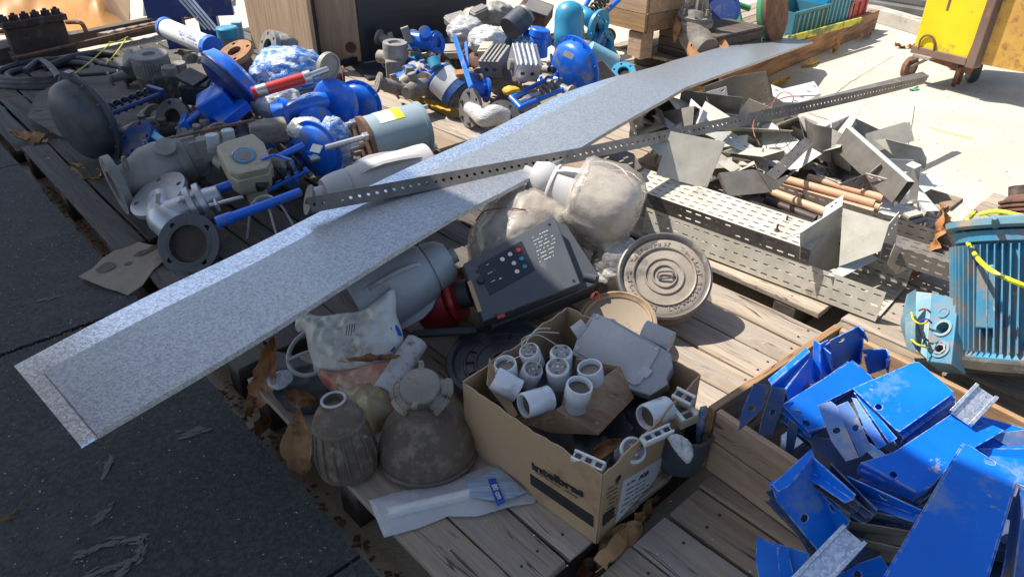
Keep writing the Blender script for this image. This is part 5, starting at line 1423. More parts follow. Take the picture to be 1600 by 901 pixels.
sheet('upright zinc strap bent over at the top, near the right tip of the heap', ((1426, 252, .44), (1440, 259, .44), (1421, 318, .24)), [(1426, 252), (1440, 258), (1433, 318), (1421, 318)], 'tray_light', .003, lips=[(0, .03, 1)])
sheet('bluish white sheet with cut corners lying on the pallet at the right tip', ((1440, 272, .21), (1466, 274, .21), (1442, 302, .20)), [(1430, 270), (1466, 273), (1477, 289), (1460, 292), (1442, 302), (1425, 290)], 'tray_light')
sheet('white zinc plate with three slots standing right of the brown pipe ends', ((1354, 270, .38), (1386, 279, .38), (1366, 304, .28)), [(1353, 270), (1386, 279), (1377, 304), (1366, 300)], 'tray_light', holes=SL([(1360, 275), (1376, 280), (1371, 292)], 12, .013, .005))
sheet('dark triangular slotted bracket above the brown pipes', ((1312, 287, .35), (1352, 272, .38), (1366, 302, .30)), [(1310, 288), (1352, 272), (1367, 302)], 'tray_dark', holes=SL([(1338, 281), (1346, 288), (1350, 294)], 20, .012, .004))
sheet('beige zinc plate seen through the gap in the middle of the heap', ((1310, 236, .28), (1334, 250, .28), (1312, 282, .24)), [(1308, 234), (1334, 250), (1318, 282), (1309, 276)], 'tray_light')
sheet('small upright zinc tab near the end of the dark channel', ((1368, 268, .38), (1378, 256, .42), (1383, 270, .36)), [(1358, 270), (1376, 255), (1383, 268), (1372, 275)], 'tray')
sheet('thin white zinc sliver lying above the brown pipes', ((1276, 272, .33), (1312, 284, .33), (1300, 286, .31)), [(1276, 272), (1313, 284), (1300, 286)], 'tray_light')
# deeper filling: more scrap below so that no bare boards show through
r_ = random.Random(21); OFFC = []
for i in range(34):
    k = i / 34
    px = r_.uniform(1040, 1400); py = 160 + (px - 1000) * .32 + r_.uniform(-20, 34)
    z = r_.uniform(.17, .28); c = P(px, py, z)
    an = r_.uniform(0, 6.28); w = r_.uniform(.06, .12); l = r_.uniform(.12, .30)
    f = frx(c, (math.cos(an), math.sin(an), r_.uniform(-.25, .25)), (r_.uniform(-.4, .4), r_.uniform(-.4, .4), 1))
    mb = MB(); mb.perf(max(2, int(l / .036)), max(1, int(w / .034)), .036, .034, .012, .0035, .002, f @ Matrix.Translation((-l / 2, -w / 2, 0)))
    mb.box((0, w / 2 + .0, -.016), (l, .002, .032), f)
    OFFC.append((px, solo('slotted_offcut', 'slotted zinc offcut buried low in the heap', 'metal offcut', mb, M[['tray', 'tray_dark', 'tray_light', 'tray_dark'][i % 4]], None, Matrix.Identity(4), 'buried slotted offcuts', 0)))

for i in range(64):     # bigger bent plates standing between the fittings
    px = r_.uniform(990, 1200) if i % 2 else r_.uniform(1200, 1400); lo = 172 + (px - 1000) * .28; py = r_.uniform(lo, lo + 62)
    if px > 1190 and py > 244: continue
    z = r_.uniform(.22, .38); c = P(px, py, z); an = r_.uniform(0, 6.28); w = r_.uniform(.08, .14); l = r_.uniform(.14, .26)
    f = frx(c, (math.cos(an), math.sin(an), r_.uniform(-.4, .4)), (r_.uniform(-1, 1), r_.uniform(-1, 1), .7))
    mb = MB().plate([(-l / 2, -w / 2), (l / 2, -w / 2), (l / 2, w / 2), (-l / 2 + r_.uniform(0, .06), w / 2)], [slot(l * .36, w * q, .004, .010) for q in (-.28, 0, .28)], .0022, f)
    mb.box((0, -w / 2 + .001, -.02), (l, .0022, .04), f)
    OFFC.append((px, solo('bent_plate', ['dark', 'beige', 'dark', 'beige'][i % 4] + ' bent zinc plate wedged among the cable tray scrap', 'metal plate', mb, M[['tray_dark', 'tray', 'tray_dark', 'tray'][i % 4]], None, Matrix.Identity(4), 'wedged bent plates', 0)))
for i in range(18):                                # short three sided duct pieces piled in the heap
    px = 1015 + i * 22 + r_.uniform(-12, 12); py = 178 + (px - 1000) * .22 + r_.uniform(-22, 30)
    if px > 1200 and py > 238: py = 232
    z = r_.uniform(.20, .36); c = P(px, py, z); an = r_.uniform(0, 6.28); d_ = V((math.cos(an), math.sin(an), r_.uniform(-.5, .5))).normalized() * r_.uniform(.10, .18)
    th_ = channel('short three sided zinc duct piece thrown on the heap', c - d_, c + d_, r_.uniform(.10, .19), r_.uniform(.06, .10), ['tray_dark', 'tray'][i % 2], ['tray', 'tray_dark', 'tray_dark'][i % 3], r_.choice((0, 60, 120, 200, 300)), 'short duct pieces', 'duct_piece', 'duct piece')
    OFFC.append((px, th_.o))
numbered(OFFC)
# big U elbow in front of the heap
t = Thing('tray_elbow', 'large open zinc duct elbow with slotted flanges in front of the brown pipes', 'duct elbow', P(1330, 420, .20), 'perforated cable trays and fittings')
def el(nm, three, out, mt, holes=(), lips=()):
    pl = Plane(*three); t.add(nm, sheet_mb(pl, out, .0022, holes, lips), M[mt], pl.m, 0)
el('left_panel', ((1251, 362, .38), (1316, 322, .42), (1250, 407, .26)), [(1251, 362), (1316, 322), (1311, 416), (1290, 425), (1250, 407)], 'tray')
el('top_flange', ((1225, 371, .36), (1252, 361, .382), (1316, 320, .424)), [(1225, 371), (1250, 357), (1285, 340), (1290, 322), (1318, 304), (1316, 321), (1252, 363)], 'tray_light', SL([(1300, 322), (1306, 317)], 60, .012, .004))
el('back_panel', ((1316, 325, .418), (1390, 347, .40), (1310, 416, .26)), [(1317, 325), (1390, 347), (1376, 392), (1311, 416)], 'tray')
el('floor_flange', ((1295, 430, .25), (1375, 390, .27), (1313, 433, .245)), [(1293, 430), (1311, 417), (1375, 391), (1384, 398), (1313, 434)], 'tray_light')
el('right_panel', ((1385, 355, .38), (1405, 332, .42), (1375, 408, .25)), [(1385, 355), (1405, 331), (1399, 385), (1374, 408)], 'tray', SL([(1394, 352), (1399, 346), (1389, 362)], 70, .014, .003))
for (x, y) in ((1228, 349), (1213, 362)):
    solo('bolt', ['rusty bolt standing on the upturned tray by the duct elbow', 'rusty bolt standing nearest the front edge of the upturned tray'][x < 1220], 'bolt', MB().cyl(P(x, y, .318), P(x, y, .318) + V((0, 0, .03)), .004, n=8).cyl(P(x, y, .316), P(x, y, .318) + V((0, 0, .008)), .009, n=6), M['rust'], P(x, y, .318), None, 'rusty bolts on the tray', 30)
sheet('broken slotted zinc flap hanging at the right end of the wide tray', ((1388, 420, .24), (1408, 395, .30), (1417, 420, .22)), [(1385, 412), (1398, 380), (1410, 398), (1417, 420), (1400, 428)], 'tray', holes=SL([(1405, 407), (1406, 419)], 5, .011, .004))
# brown pipes
pp = [('brown pipe lying rearmost of the bundle', (1262, 277), (1379, 310), .30, 6.6), ('brown pipe in the middle of the bundle, its end furthest forward', (1226, 280), (1366, 319), .305, 7.0),
      ('brown pipe lying frontmost of the brown bundle', (1214, 291), (1364, 332), .285, 6.6), ('short visible brown pipe end tucked between the others', (1300, 302), (1374, 325), .275, 6.2)]
for lb, a, b, z, r in pp:
    A, B = P(*a, z + .01), P(*b, z); s = S(*b, z)
    solo('brown_pipe', lb, 'pipe', MB().pipe(A, B, r * s, 1.6 * s, 24), M['copper'], A, None, 'brown pipes on the cable trays', 35)
for lb, a, b, z, r, mt in (('dusky pink brown pipe left of the brown bundle', (1200, 298), (1292, 332), .285, 7, 'copper'), ('dark brown pipe on the left, nearest the upturned tray', (1196, 312), (1275, 342), .28, 6.5, 'darkpipe'), ('thin dark pipe just behind the dark brown one', (1190, 302), (1270, 326), .27, 5, 'darkpipe')):
    A, B = P(*a, z), P(*b, z - .01); s = S(*b, z)
    solo('brown_pipe', lb, 'pipe', MB().pipe(A, B, r * s, 1.6 * s, 20), M[mt], A, None, 'brown pipes on the cable trays', 35)
for i, (a, b) in enumerate((((1374, 326), (1428, 336)), ((1372, 334), (1426, 346)), ((1376, 319), (1432, 330)))):
    A, B = P(*a, .26), P(*b, .25)
    solo('white_rail', ['white metal rail between the pipe ends and the black block', 'white metal rail nearest the duct elbow', 'white metal rail furthest back of the three'][i], 'rail', MB().box((0, 0, 0), ((B - A).length, .020, .018)).box((0, .012, .008), ((B - A).length, .004, .010)), M['white'], None, frx((A + B) / 2, B - A), 'white rails beside the pipes', 0, .0015)
t = Thing('contactor_block', 'black and grey electrical block with a light end, right of the duct elbow', 'electrical block', P(1420, 360, .2))
f = frx(P(1424, 350, .27), P(1450, 340, .27) - P(1405, 352, .27), (.1, -.1, 1))
t.add('body', MB().box((0, 0, 0), (.085, .06, .06)), M['black'], f, 0, .004)
t.add('top_cap', MB().box((.0, .012, .036), (.07, .03, .012)), M['tray'], f, 0, .002)
for k in range(3): t.add('terminal', MB().box((-.025 + k * .025, -.031, .012), (.012, .006, .02)), M['white'], f, 0, .001)
# loose wires in heap
def wire(lb, pts, r, mt, grp='loose wires in the scrap heap'):
    return solo('wire', lb, 'wire', wobble(MB().tube([P(*q) for q in pts], r, 6, 5), .004, 20, len(pts)), M[mt], P(*pts[0]), None, grp, 60)
wire('looping orange wire above the far end of the angle bar', [(1205, 168, .45), (1215, 150, .5), (1230, 144, .53), (1240, 152, .52), (1236, 162, .47)], .0022, 'copperwire')
wire('orange wire arching toward the right above the slotted white plate', [(1186, 176, .43), (1200, 165, .47), (1225, 153, .5), (1255, 150, .5), (1280, 149, .48)], .0022, 'copperwire')
wire('orange brown wire curling down the half round shell', [(1180, 186, .46), (1176, 200, .47), (1180, 216, .45), (1188, 226, .41)], .0022, 'copperwire')
wire('thin black wire tangle on the beige gusset plate', [(1214, 196, .45), (1222, 205, .46), (1236, 210, .45), (1236, 222, .44), (1222, 232, .42), (1212, 228, .42), (1220, 218, .43), (1208, 224, .42)], .0016, 'wire_black')
wire('red wire lying across the pale slotted lip', [(1264, 176, .46), (1280, 183, .45), (1300, 189, .44)], .0018, 'wire_red')
wire('long thin wire sticking out over the sand behind the angle bar', [(1306, 146, .42), (1330, 128, .44), (1360, 110, .42), (1395, 88, .30)], .0025, 'steelrod')
solo('straw', 'single yellow straw stalk lying on the bright sand at the right', 'straw', MB().tube([P(1452, 198, .006), P(1485, 208, .008), P(1520, 217, .006)], .003, 6), M['stripyellow'], P(1452, 198, .0))

# ================================================================ blue electric motor
t = Thing('electric_motor', 'weathered blue finned electric motor with open terminal box and yellow strap', 'electric motor', P(1560, 570, .14))
A = P(1594, 556, .245); ax = V((.02, .537, .843)).normalized(); L = .35; B = A + ax * L; R = .175
f = fr(A, ax)
t.add('frame', MB().lathe([(R * .80, -.03), (R * .9, -.03), (R * .92, 0), (R * .86, .01), (R * .84, L * .9), (R * .95, L * .92), (R * .97, L), (R * .8, L * 1.02)], f, 48), M['motor'])
t.add('fin', fins(A, A + ax * L, 60, [(R * .84, .03), (R * .84, .9)], [(R * .98, .05), (R * 1.02, .89)], 1, .0035, 0), M['motor']).__setitem__('kind', 'stuff')
t.add('end_shield', MB().lathe([(R * .5, L * 1.02), (R * 1.02, L * 1.02), (R * 1.08, L * 1.04), (R * 1.08, L * 1.09), (R * .6, L * 1.13), (R * .3, L * 1.14)], f, 48), M['motor_pale'])
t.add('fan_cowl', MB().lathe([(R * 1.0, -.005), (R * 1.02, -.012), (R * 1.0, -.035), (R * .9, -.045), (R * .6, -.05), (R * .5, -.05)], f, 48), M['dustydark'])
t.add('shaft', MB().cyl(A + ax * L * 1.1, A + ax * L * 1.36, .026, n=20), M['rust'])
sd = ax.cross(V((0, 0, 1))).normalized(); sd = -sd if sd.x > 0 else sd      # towards the left
up = sd.cross(ax).normalized(); up = -up if up.z < 0 else up
# broad smooth flat left flank with the terminal box
fl = frx(A + ax * L * .48 + sd * R * .80 + up * R * .42, ax, sd * .7 + up * .7)
t.add('flank_plate', MB().box((0, 0, 0), (L * .5, .05, .03)), M['motor'], fl, 0, .004)
pl = Plane((1457, 458, .33), (1496, 467, .36), (1448, 563, .22))
tb_ = t.add('terminal_box', sheet_mb(pl, [(1455, 456), (1497, 467), (1486, 569), (1447, 564)], .07, [(1474, 513, .020, .020, 0), (1470, 546, .020, .020, 0)]), M['motor'], pl.m, 30, .003)
for (x, y) in ((1474, 513), (1470, 546)):
    c = pl.hit(x, y); t.add('cable_entry', MB().pipe(c - pl.n * .02, c + pl.n * .005, .027, .008, 24), M['motor_pale'], parent=tb_)
c = pl.hit(1475, 489); t.add('plug', MB().lathe([(.0165, 0), (.0165, .004), (.013, .004), (.013, .0025), (0, .0025)], fr(c, pl.n), 22), M['motor'], parent=tb_)
c = pl.hit(1470, 546); t.add('lock_nut', MB().pipe(c - pl.n * .004, c + pl.n * .008, .019, .006, 6), M['silver'], parent=tb_)
pi = Plane((1445, 462, .30), (1425, 470, .28), (1443, 560, .20))
t.add('box_back', sheet_mb(pi, [(1430, 455), (1458, 458), (1450, 562), (1432, 545)], .01), M['motor_pale'], pi.m, 0)
cv = [P(1412, 480, .30), P(1417, 460, .33), P(1430, 452, .34)]; cw = [P(1417, 530, .20), P(1420, 545, .20), P(1432, 548, .22)]
rows = [[cv[0].lerp(cw[0], i / 8) + V((-.01, 0, 0)) * math.sin(i * .4) for i in range(9)], [cv[1].lerp(cw[1], i / 8) + V((-.008, -.006, 0)) * math.sin(i * .4) for i in range(9)], [cv[2].lerp(cw[2], i / 8) for i in range(9)]]
t.add('open_lid', MB().ribbon(rows, .005), M['motor_pale'])
for i, (pts, m_) in enumerate([([(1436, 485, .32), (1446, 482, .35), (1454, 488, .34)], 'wire_red'), ([(1424, 488, .30), (1428, 500, .33), (1440, 506, .33), (1452, 500, .33)], 'wire_yellow'), ([(1436, 504, .31), (1448, 498, .34), (1456, 505, .33)], 'lblblue'), ([(1424, 530, .24), (1434, 538, .27), (1450, 543, .26)], 'wire_yellow'), ([(1430, 494, .29), (1438, 520, .27), (1450, 532, .28)], 'wire_black'), ([(1438, 510, .29), (1445, 525, .29), (1442, 538, .27)], 'wire_black')]):
    t.add('lead_wire', MB().tube([P(*q) for q in pts], .0028, 6, 5), M[m_])
t.add('foot', MB().box((0, 0, 0), (.12, .05, .035)), M['motor_pale'], frx(P(1535, 568, .20), ax.cross(up), up), 0, .006)
t.add('foot_bolt', bolts(P(1512, 562, .23), up, 0, 1, .015, .025), M['motor_pale'])
t.add('foot_bolt', bolts(P(1547, 572, .22), up, 0, 1, .015, .025), M['motor_pale'])
t.add('eye_boss', MB().cyl(P(1556, 352, .60), P(1554, 340, .64), .012, .006), M['motor_pale'])
st = t.add('strap', MB().tube([P(1524, 330, .56), P(1508, 352, .54), P(1510, 372, .52), P(1522, 396, .53), P(1545, 420, .55), P(1580, 438, .55), P(1625, 455, .54)], .0065, 8, 6), mat('hazard_strap', (.66, .70, .02), (.02, .02, .02), rough=.4, ns=9, ramp=(.5, .56), bump=.2))
t.add('strap', MB().tube([P(1530, 335, .57), P(1560, 330, .60), P(1600, 338, .61), P(1640, 345, .60)], .006, 8, 6), M['stripyellow'])
t = Thing('rusty_pulley', 'rusty grooved pulley above the blue motor at the right edge', 'pulley', P(1590, 316, .55))
f = fr(A + ax * L * 1.10, ax)
pr = []
for k in range(5): pr += [(.060, k * .013), (.060, k * .013 + .006), (.050, k * .013 + .008)]
t.add('grooved_rim', MB().lathe([(.03, 0)] + pr + [(.03, .08)], f, 40), M['rust'])
t.add('hub', MB().pipe(f @ V((0, 0, -.01)), f @ V((0, 0, .1)), .036, .009), M['rust_dark'])
# ================================================================ wooden crate of blue plates
E1 = (P(1305, 504, .34) - P(1107, 632, .34)); E1.z = 0; E1.normalize(); E2 = V((E1.y, -E1.x, 0))
O = P(1107, 632, .34); O.z = PZ + .002
LX, LY, HC = .56, .95, .195
t = Thing('wooden_crate', 'open wooden crate filled with blue painted metal plates', 'crate', O + E1 * LX / 2 + E2 * LY / 2)
def slab(nm, c, x, dims, mt='cratewood'): t.add(nm, MB().box((0, 0, 0), dims), M[mt], frx(c, x), 0, .003)
th = .02
for j, (z, h) in enumerate(((.05, .095), (.148, .092))):
    zz = V((0, 0, z))
    slab('side_board', O + E1 * LX / 2 - E2 * 0 + zz + E2 * th / 2, E1, (LX, th, h), 'cratewood')
    slab('side_board', O + E1 * th / 2 + E2 * (LY / 2 + .012) + zz, E2, (LY - .024, th - .002, h), 'cratewood')
    slab('side_board', O + E1 * (LX - th / 2) + E2 * (LY / 2 + .012) + zz, E2, (LY - .024, th - .002, h), 'cratewood')
slab('floor_board', O + E1 * LX / 2 + E2 * LY / 2 + V((0, 0, .012)), E1, (LX - .05, LY - .05, .018), 'board_dark')
for (a, b) in ((.035, .045), (LX - .04, .045)):
    slab('corner_post', O + E1 * a + E2 * b + V((0, 0, .10)), V((0, 0, 1)), (.185, .04, .035))

BP = 'blue painted plates in the crate'
def bp(label, three, outline, holes=(), lips=(), mt='blueplate', th=.003):
    pl = Plane(*three)
    return solo('blue_plate', label, 'metal plate', sheet_mb(pl, outline, th, [(x, y, .0085, .0065, 20) for x, y in holes], lips), M[mt], None, pl.m, BP, 0, .0008)
# upright ones at the back left
bp('narrow blue plate edge leaning leftmost over the crate wall', ((1260, 543, .44), (1265, 550, .44), (1200, 594, .42)), [(1260, 542), (1266, 549), (1206, 601), (1200, 592)], lips=[(1, .13, 1)])
bp('second narrow blue plate leaning just right of the leftmost', ((1265, 552, .43), (1267, 557, .43), (1227, 608, .40)), [(1262, 548), (1267, 556), (1228, 609), (1215, 605)], lips=[(1, .13, 1)])
bp('third upright blue plate edge with a pale worn rim', ((1264, 556, .43), (1268, 590, .38), (1252, 612, .36)), [(1258, 560), (1268, 552), (1267, 592), (1261, 612), (1251, 611)], lips=[(1, .03, 1)])
bp('tall narrow blue plate standing behind the third upright edge', ((1272, 532, .46), (1282, 538, .46), (1267, 600, .34)), [(1271, 531), (1282, 537), (1282, 592), (1267, 603)], lips=[(1, .03, 1)])
bp('tall narrow blue plate with grey worn edge left of the pointed one', ((1285, 541, .45), (1298, 533, .46), (1287, 590, .34)), [(1284, 541), (1298, 532), (1300, 580), (1288, 592)], lips=[(3, .03, 1)])
bp('pointed upright blue plate, highest of the standing ones', ((1296, 531, .47), (1342, 508, .50), (1300, 582, .34)), [(1296, 531), (1318, 520), (1342, 508), (1349, 525), (1345, 567), (1300, 582)], [(1314, 530)], lips=[(2, .02, 1)])
bp('blue plate standing behind the pointed one with a round hole', ((1350, 524, .46), (1352, 545, .44), (1340, 570, .36)), [(1340, 512), (1349, 530), (1346, 568), (1338, 572)])
bp('square blue plate standing at the rear right of the crate', ((1349, 545, .44), (1386, 545, .44), (1356, 583, .34)), [(1347, 545), (1386, 544), (1385, 574), (1356, 584)], [(1349, 554)], lips=[(1, .02, 1)])
bp('small blue plate corner rightmost behind the square one', ((1385, 562, .42), (1391, 561, .42), (1386, 580, .36)), [(1384, 560), (1391, 561), (1389, 574), (1384, 576)])
# sloping big ones
bp('wide blue plate sloping left with two black holes', ((1332, 562, .45), (1365, 592, .43), (1222, 632, .38)), [(1332, 562), (1357, 583), (1366, 592), (1290, 628), (1288, 668), (1264, 675), (1221, 632)], [(1260, 661)], lips=[(0, .02, 1), (4, .03, 1)])
bp('worn grey blue plate under the big square plate at its left', ((1280, 632, .43), (1300, 628, .44), (1324, 718, .40)), [(1277, 632), (1298, 626), (1306, 632), (1342, 714), (1322, 720), (1300, 690)], [(1307, 672)], mt='blueplate_grey')
bp('worn grey blue plate with a black hole, beside the first worn one', ((1306, 632, .44), (1326, 622, .45), (1358, 714, .40)), [(1306, 634), (1325, 626), (1340, 650), (1362, 700), (1344, 714)], [(1337, 668)], mt='blueplate_grey')
bp('narrow blue plate fanned under the big square plate', ((1328, 618, .45), (1340, 625, .45), (1382, 692, .42)), [(1330, 620), (1338, 622), (1386, 694), (1372, 702), (1350, 668)], mt='blueplate')
bp('second narrow blue plate fanned under the big square plate', ((1334, 614, .46), (1345, 618, .46), (1396, 686, .44)), [(1334, 612), (1344, 616), (1402, 684), (1390, 692)], mt='blueplate')
bp('big square bright blue plate with one black hole, topmost at the rear', ((1332, 606, .475), (1431, 564, .50), (1405, 674, .46)), [(1332, 606), (1428, 565), (1436, 565), (1491, 612), (1488, 616), (1406, 674), (1399, 670)], [(1373, 635)], lips=[(3, .022, 1)])
bp('blue plate directly under the big square plate, its edge showing', ((1335, 614, .455), (1434, 572, .48), (1408, 682, .44)), [(1338, 612), (1434, 572), (1494, 622), (1412, 684)], lips=[(2, .02, 1)])
bp('third blue plate in the stack under the big square plate', ((1340, 622, .435), (1438, 580, .46), (1412, 690, .42)), [(1345, 622), (1438, 580), (1496, 630), (1420, 690)], lips=[(2, .02, 1)])
# middle right
bp('blue plate along the rear right side of the crate under the galvanised rail', ((1497, 639, .44), (1640, 688, .44), (1480, 720, .40)), [(1500, 640), (1600, 668), (1660, 700), (1600, 760), (1500, 720)])
bp('large blue plate with worn yellow spot below the big square plate', ((1345, 722, .43), (1497, 639, .46), (1435, 771, .42)), [(1345, 722), (1397, 705), (1497, 639), (1570, 672), (1500, 712), (1452, 762), (1435, 771)], [(1396, 741), (1530, 660)], lips=[(6, .03, 1), (5, .02, 1)])
bp('largest blue plate at the bottom right with a pale fold line and one hole', ((1501, 695, .49), (1592, 744, .49), (1388, 905, .44)), [(1501, 695), (1508, 690), (1592, 744), (1590, 752), (1520, 985), (1330, 985)], [(1547, 721)], lips=[(0, .01, 1), (5, .03, 1), (3, .02, 1)])
for i, (a, b) in enumerate((((1592, 700), (1660, 730)), ((1580, 712), (1650, 748)), ((1596, 690), (1660, 712)))):
    z = .40 + i * .02
    bp(['pale worn narrow plate at the right edge', 'narrow plate lowest at the right edge', 'narrow plate upmost at the right edge'][i] + ', beside the largest blue plate', ((a[0] - 50, a[1] - 10, z), (b[0], b[1] - 40, z + .02), (b[0], b[1], z - .02)), [(a[0] - 52, a[1] - 12), (b[0], b[1] - 48), (b[0], b[1] - 6), (a[0] - 20, a[1] + 8)], mt=['blueplate_grey', 'blueplate', 'blueplate_grey'][i])
bp('blue plate at the lower right corner standing on edge', ((1592, 765, .40), (1640, 770, .40), (1570, 905, .30)), [(1590, 762), (1660, 770), (1640, 1000), (1545, 1000), (1578, 830)])
bp('pale edged blue plate between the corner plate and the largest one', ((1580, 800, .43), (1592, 760, .47), (1560, 930, .36)), [(1580, 795), (1592, 760), (1596, 800), (1575, 960), (1560, 960)], mt='blueplate_grey')
# shaded left side
bp('shaded dark blue plate with an angled black hole at the front left of the crate', ((1205, 758, .38), (1270, 708, .42), (1290, 855, .30)), [(1205, 758), (1212, 750), (1270, 707), (1284, 735), (1315, 830), (1278, 860), (1214, 782)], [(1257, 809)], lips=[(0, .02, 1)])
bp('shaded blue plate upper layer with a bend line at the front left', ((1213, 752, .40), (1270, 702, .44), (1240, 760, .40)), [(1206, 756), (1268, 700), (1272, 712), (1238, 756), (1216, 768)], lips=[(2, .02, 1)])
fan = [((1268, 716), (1345, 790), (1338, 798), (1267, 735), .41), ((1272, 714), (1338, 772), (1334, 782), (1268, 728), .43), ((1298, 722), (1372, 796), (1362, 801), (1300, 735), .42),
       ((1290, 745), (1366, 802), (1368, 812), (1290, 760), .40), ((1324, 742), (1440, 795), (1418, 807), (1334, 760), .425), ((1330, 790), (1430, 812), (1418, 817), (1328, 800), .39),
       ((1325, 812), (1424, 828), (1402, 836), (1322, 820), .37), ((1274, 760), (1330, 812), (1342, 836), (1322, 838), .36), ((1336, 838), (1410, 855), (1405, 864), (1338, 848), .34)]
nm = ['uppermost of the shaded fan of thin plates', 'second plate of the shaded fan, beside the uppermost', 'third plate of the shaded fan toward the middle', 'plate of the shaded fan hidden most by others', 'shaded plate with a black hole just under the large worn plate', 'flat shaded plate low in the fan', 'pale brown faced plate low in the fan', 'long shaded blue plate with black hole crossing the fan bottom', 'grey brown plate lying lowest beside the largest blue plate']
for i, (a, b, c, d, z) in enumerate(fan):
    ex = (c[0] + (c[0] - b[0]) * 1.5, c[1] + (c[1] - b[1]) * 1.2 + 8)
    bp(nm[i], ((a[0], a[1], z), (b[0], b[1], z + .02), (d[0] - 6, d[1] + 6, z - .05)), [a, b, (b[0] - 4, b[1] + 9), (d[0], d[1] + 9)], [((a[0] + b[0]) / 2, (a[1] + b[1]) / 2 + 7)] if i in (4, 7) else (), lips=[(2, .02, 1)], mt='tray_dark' if i in (6, 8) else ['blueplate_shaded', 'blueplate', 'blueplate_shaded'][i % 3])
for i, (o, z) in enumerate([([(1300, 722), (1420, 760), (1450, 830), (1330, 860), (1280, 800)], .22), ([(1290, 770), (1440, 770), (1460, 870), (1350, 880)], .20), ([(1250, 640), (1340, 660), (1350, 740), (1270, 730)], .27), ([(1440, 640), (1500, 650), (1480, 720), (1400, 720)], .33)]):
    bp(['blue plate lying under the shaded fan', 'blue plate deep below the shaded fan of plates', 'blue plate under the wide sloping one', 'blue plate filling the gap below the big square stack'][i], ((*o[0], z), (*o[1], z + .02), (*o[-1], z - .03)), o)
bp('blue plate with one dark hole, right of the lower galvanised rail', ((1308, 905, .32), (1376, 868, .34), (1396, 905, .32)), [(1300, 905), (1340, 880), (1376, 867), (1400, 905), (1390, 960), (1300, 960)], [(1340, 897)])
bp('shaded blue plate at the bottom left corner of the crate', ((1188, 845, .28), (1265, 862, .30), (1200, 905, .24)), [(1183, 838), (1220, 850), (1266, 864), (1245, 905), (1230, 960), (1195, 960), (1180, 872)], lips=[(0, .02, 1)])
bp('shaded blue strip plate leaning at the bottom beside the corner plate', ((1216, 856, .30), (1240, 862, .30), (1232, 905, .27)), [(1214, 854), (1232, 858), (1242, 905), (1225, 940), (1218, 905)])
def rail(label, a, b, w):
    a, b = V(a), V(b); d = b - a; L = d.length; f = frx((a + b) / 2, d, (.15, -.1, 1))
    t = Thing('mounting_rail', label, 'metal rail', (a + b) / 2, 'galvanised mounting rails in the crate')
    t.add('web', MB().box((0, 0, 0), (L, w, .002)), M['galv_rim'], f, 0)
    for s_ in (-1, 1):
        t.add('lip', MB().box((0, s_ * w * .42, .006), (L, w * .16, .012)), M['galv_rim'], f, 0, .001)
    return t
rail('short galvanised rail standing out above the blue plates', P(1541, 612, .50), P(1500, 655, .46), .05)
rail('galvanised rail at the bottom between the shaded blue plates', P(1334, 836, .37), P(1240, 935, .33), .052)
t = solo('blue_sack', 'blue and white printed film scrap between the cardboard box and the wooden crate', 'film scrap', pillow(Plane((1092, 640, .30), (1108, 638, .30), (1095, 690, .2)), [(1090, 636), (1108, 632), (1106, 655), (1096, 690), (1086, 700)], .01, 3, .006, 30), mat('blue_white_film', (.02, .22, .6), (.6, .65, .7), rough=.3, ns=40, bump=.3), P(1095, 670, .2), smooth=50)
# lower layers filling the crate
r_ = random.Random(31); FB = []
for i in range(16):
    a_, b_ = r_.uniform(.17, LX - .17), .20 + (LY - .40) * i / 15
    z = r_.uniform(.07, .17); c = O + E1 * a_ + E2 * b_ + V((0, 0, z)); an = r_.uniform(0, 3.1); w, l = r_.uniform(.06, .08), r_.uniform(.09, .12)
    f = frx(c, (math.cos(an), math.sin(an), r_.uniform(-.15, .15)), (r_.uniform(-.35, .35), r_.uniform(-.35, .35), 1))
    mb = MB().plate([(-l, -w), (l, -w), (l, w), (-l, w)], [slot(l * .8, 0, .0085, .0065)], .003, f); mb.box((0, w - .0015, -.012), (2 * l, .003, .024), f)
    FB.append((a_ * 100, solo('blue_plate', 'shaded blue plate buried low in the crate', 'metal plate', mb, M['blueplate_shaded'], None, Matrix.Identity(4), BP, 0)))
numbered(FB)
for i, (th3, o) in enumerate([(((1178, 600, .43), (1202, 602, .43), (1155, 672, .36)), [(1178, 598), (1203, 601), (1190, 640), (1158, 671), (1153, 673), (1160, 640)]),
        (((1204, 609, .42), (1229, 607, .42), (1184, 684, .33)), [(1206, 604), (1229, 607), (1222, 640), (1207, 678), (1184, 685), (1191, 651)]),
        (((1233, 649, .36), (1247, 655, .36), (1227, 702, .28)), [(1233, 640), (1250, 640), (1247, 670), (1238, 713), (1227, 702)]),
        (((1252, 612, .36), (1275, 600, .38), (1245, 660, .28)), [(1240, 612), (1268, 600), (1290, 610), (1275, 670), (1248, 665)]),
        (((1320, 828, .33), (1420, 835, .34), (1310, 900, .28)), [(1322, 826), (1425, 832), (1405, 905), (1330, 915), (1312, 880)]),
        (((1280, 690, .33), (1350, 700, .34), (1300, 760, .28)), [(1262, 680), (1340, 690), (1390, 740), (1330, 790), (1282, 740)]),
        (((1400, 770, .34), (1450, 770, .34), (1410, 840, .28)), [(1370, 765), (1450, 765), (1440, 830), (1380, 850)])]):
    bp(['dark folded face of the leftmost leaning plate, hanging over the crate wall', 'dark folded face of the second leaning plate at the crate wall', 'narrow dark plate standing by the crate wall', 'dusty shaded plate between the standing ones', 'dusty shaded plate beneath the fan of thin plates', 'dusty shaded plate under the worn grey blue pair', 'dusty shaded plate between the fan and the largest plate'][i], th3, o, mt='blueplate_shaded', holes=[(sum(p[0] for p in o) / len(o), sum(p[1] for p in o) / len(o))] if i < 2 else ())
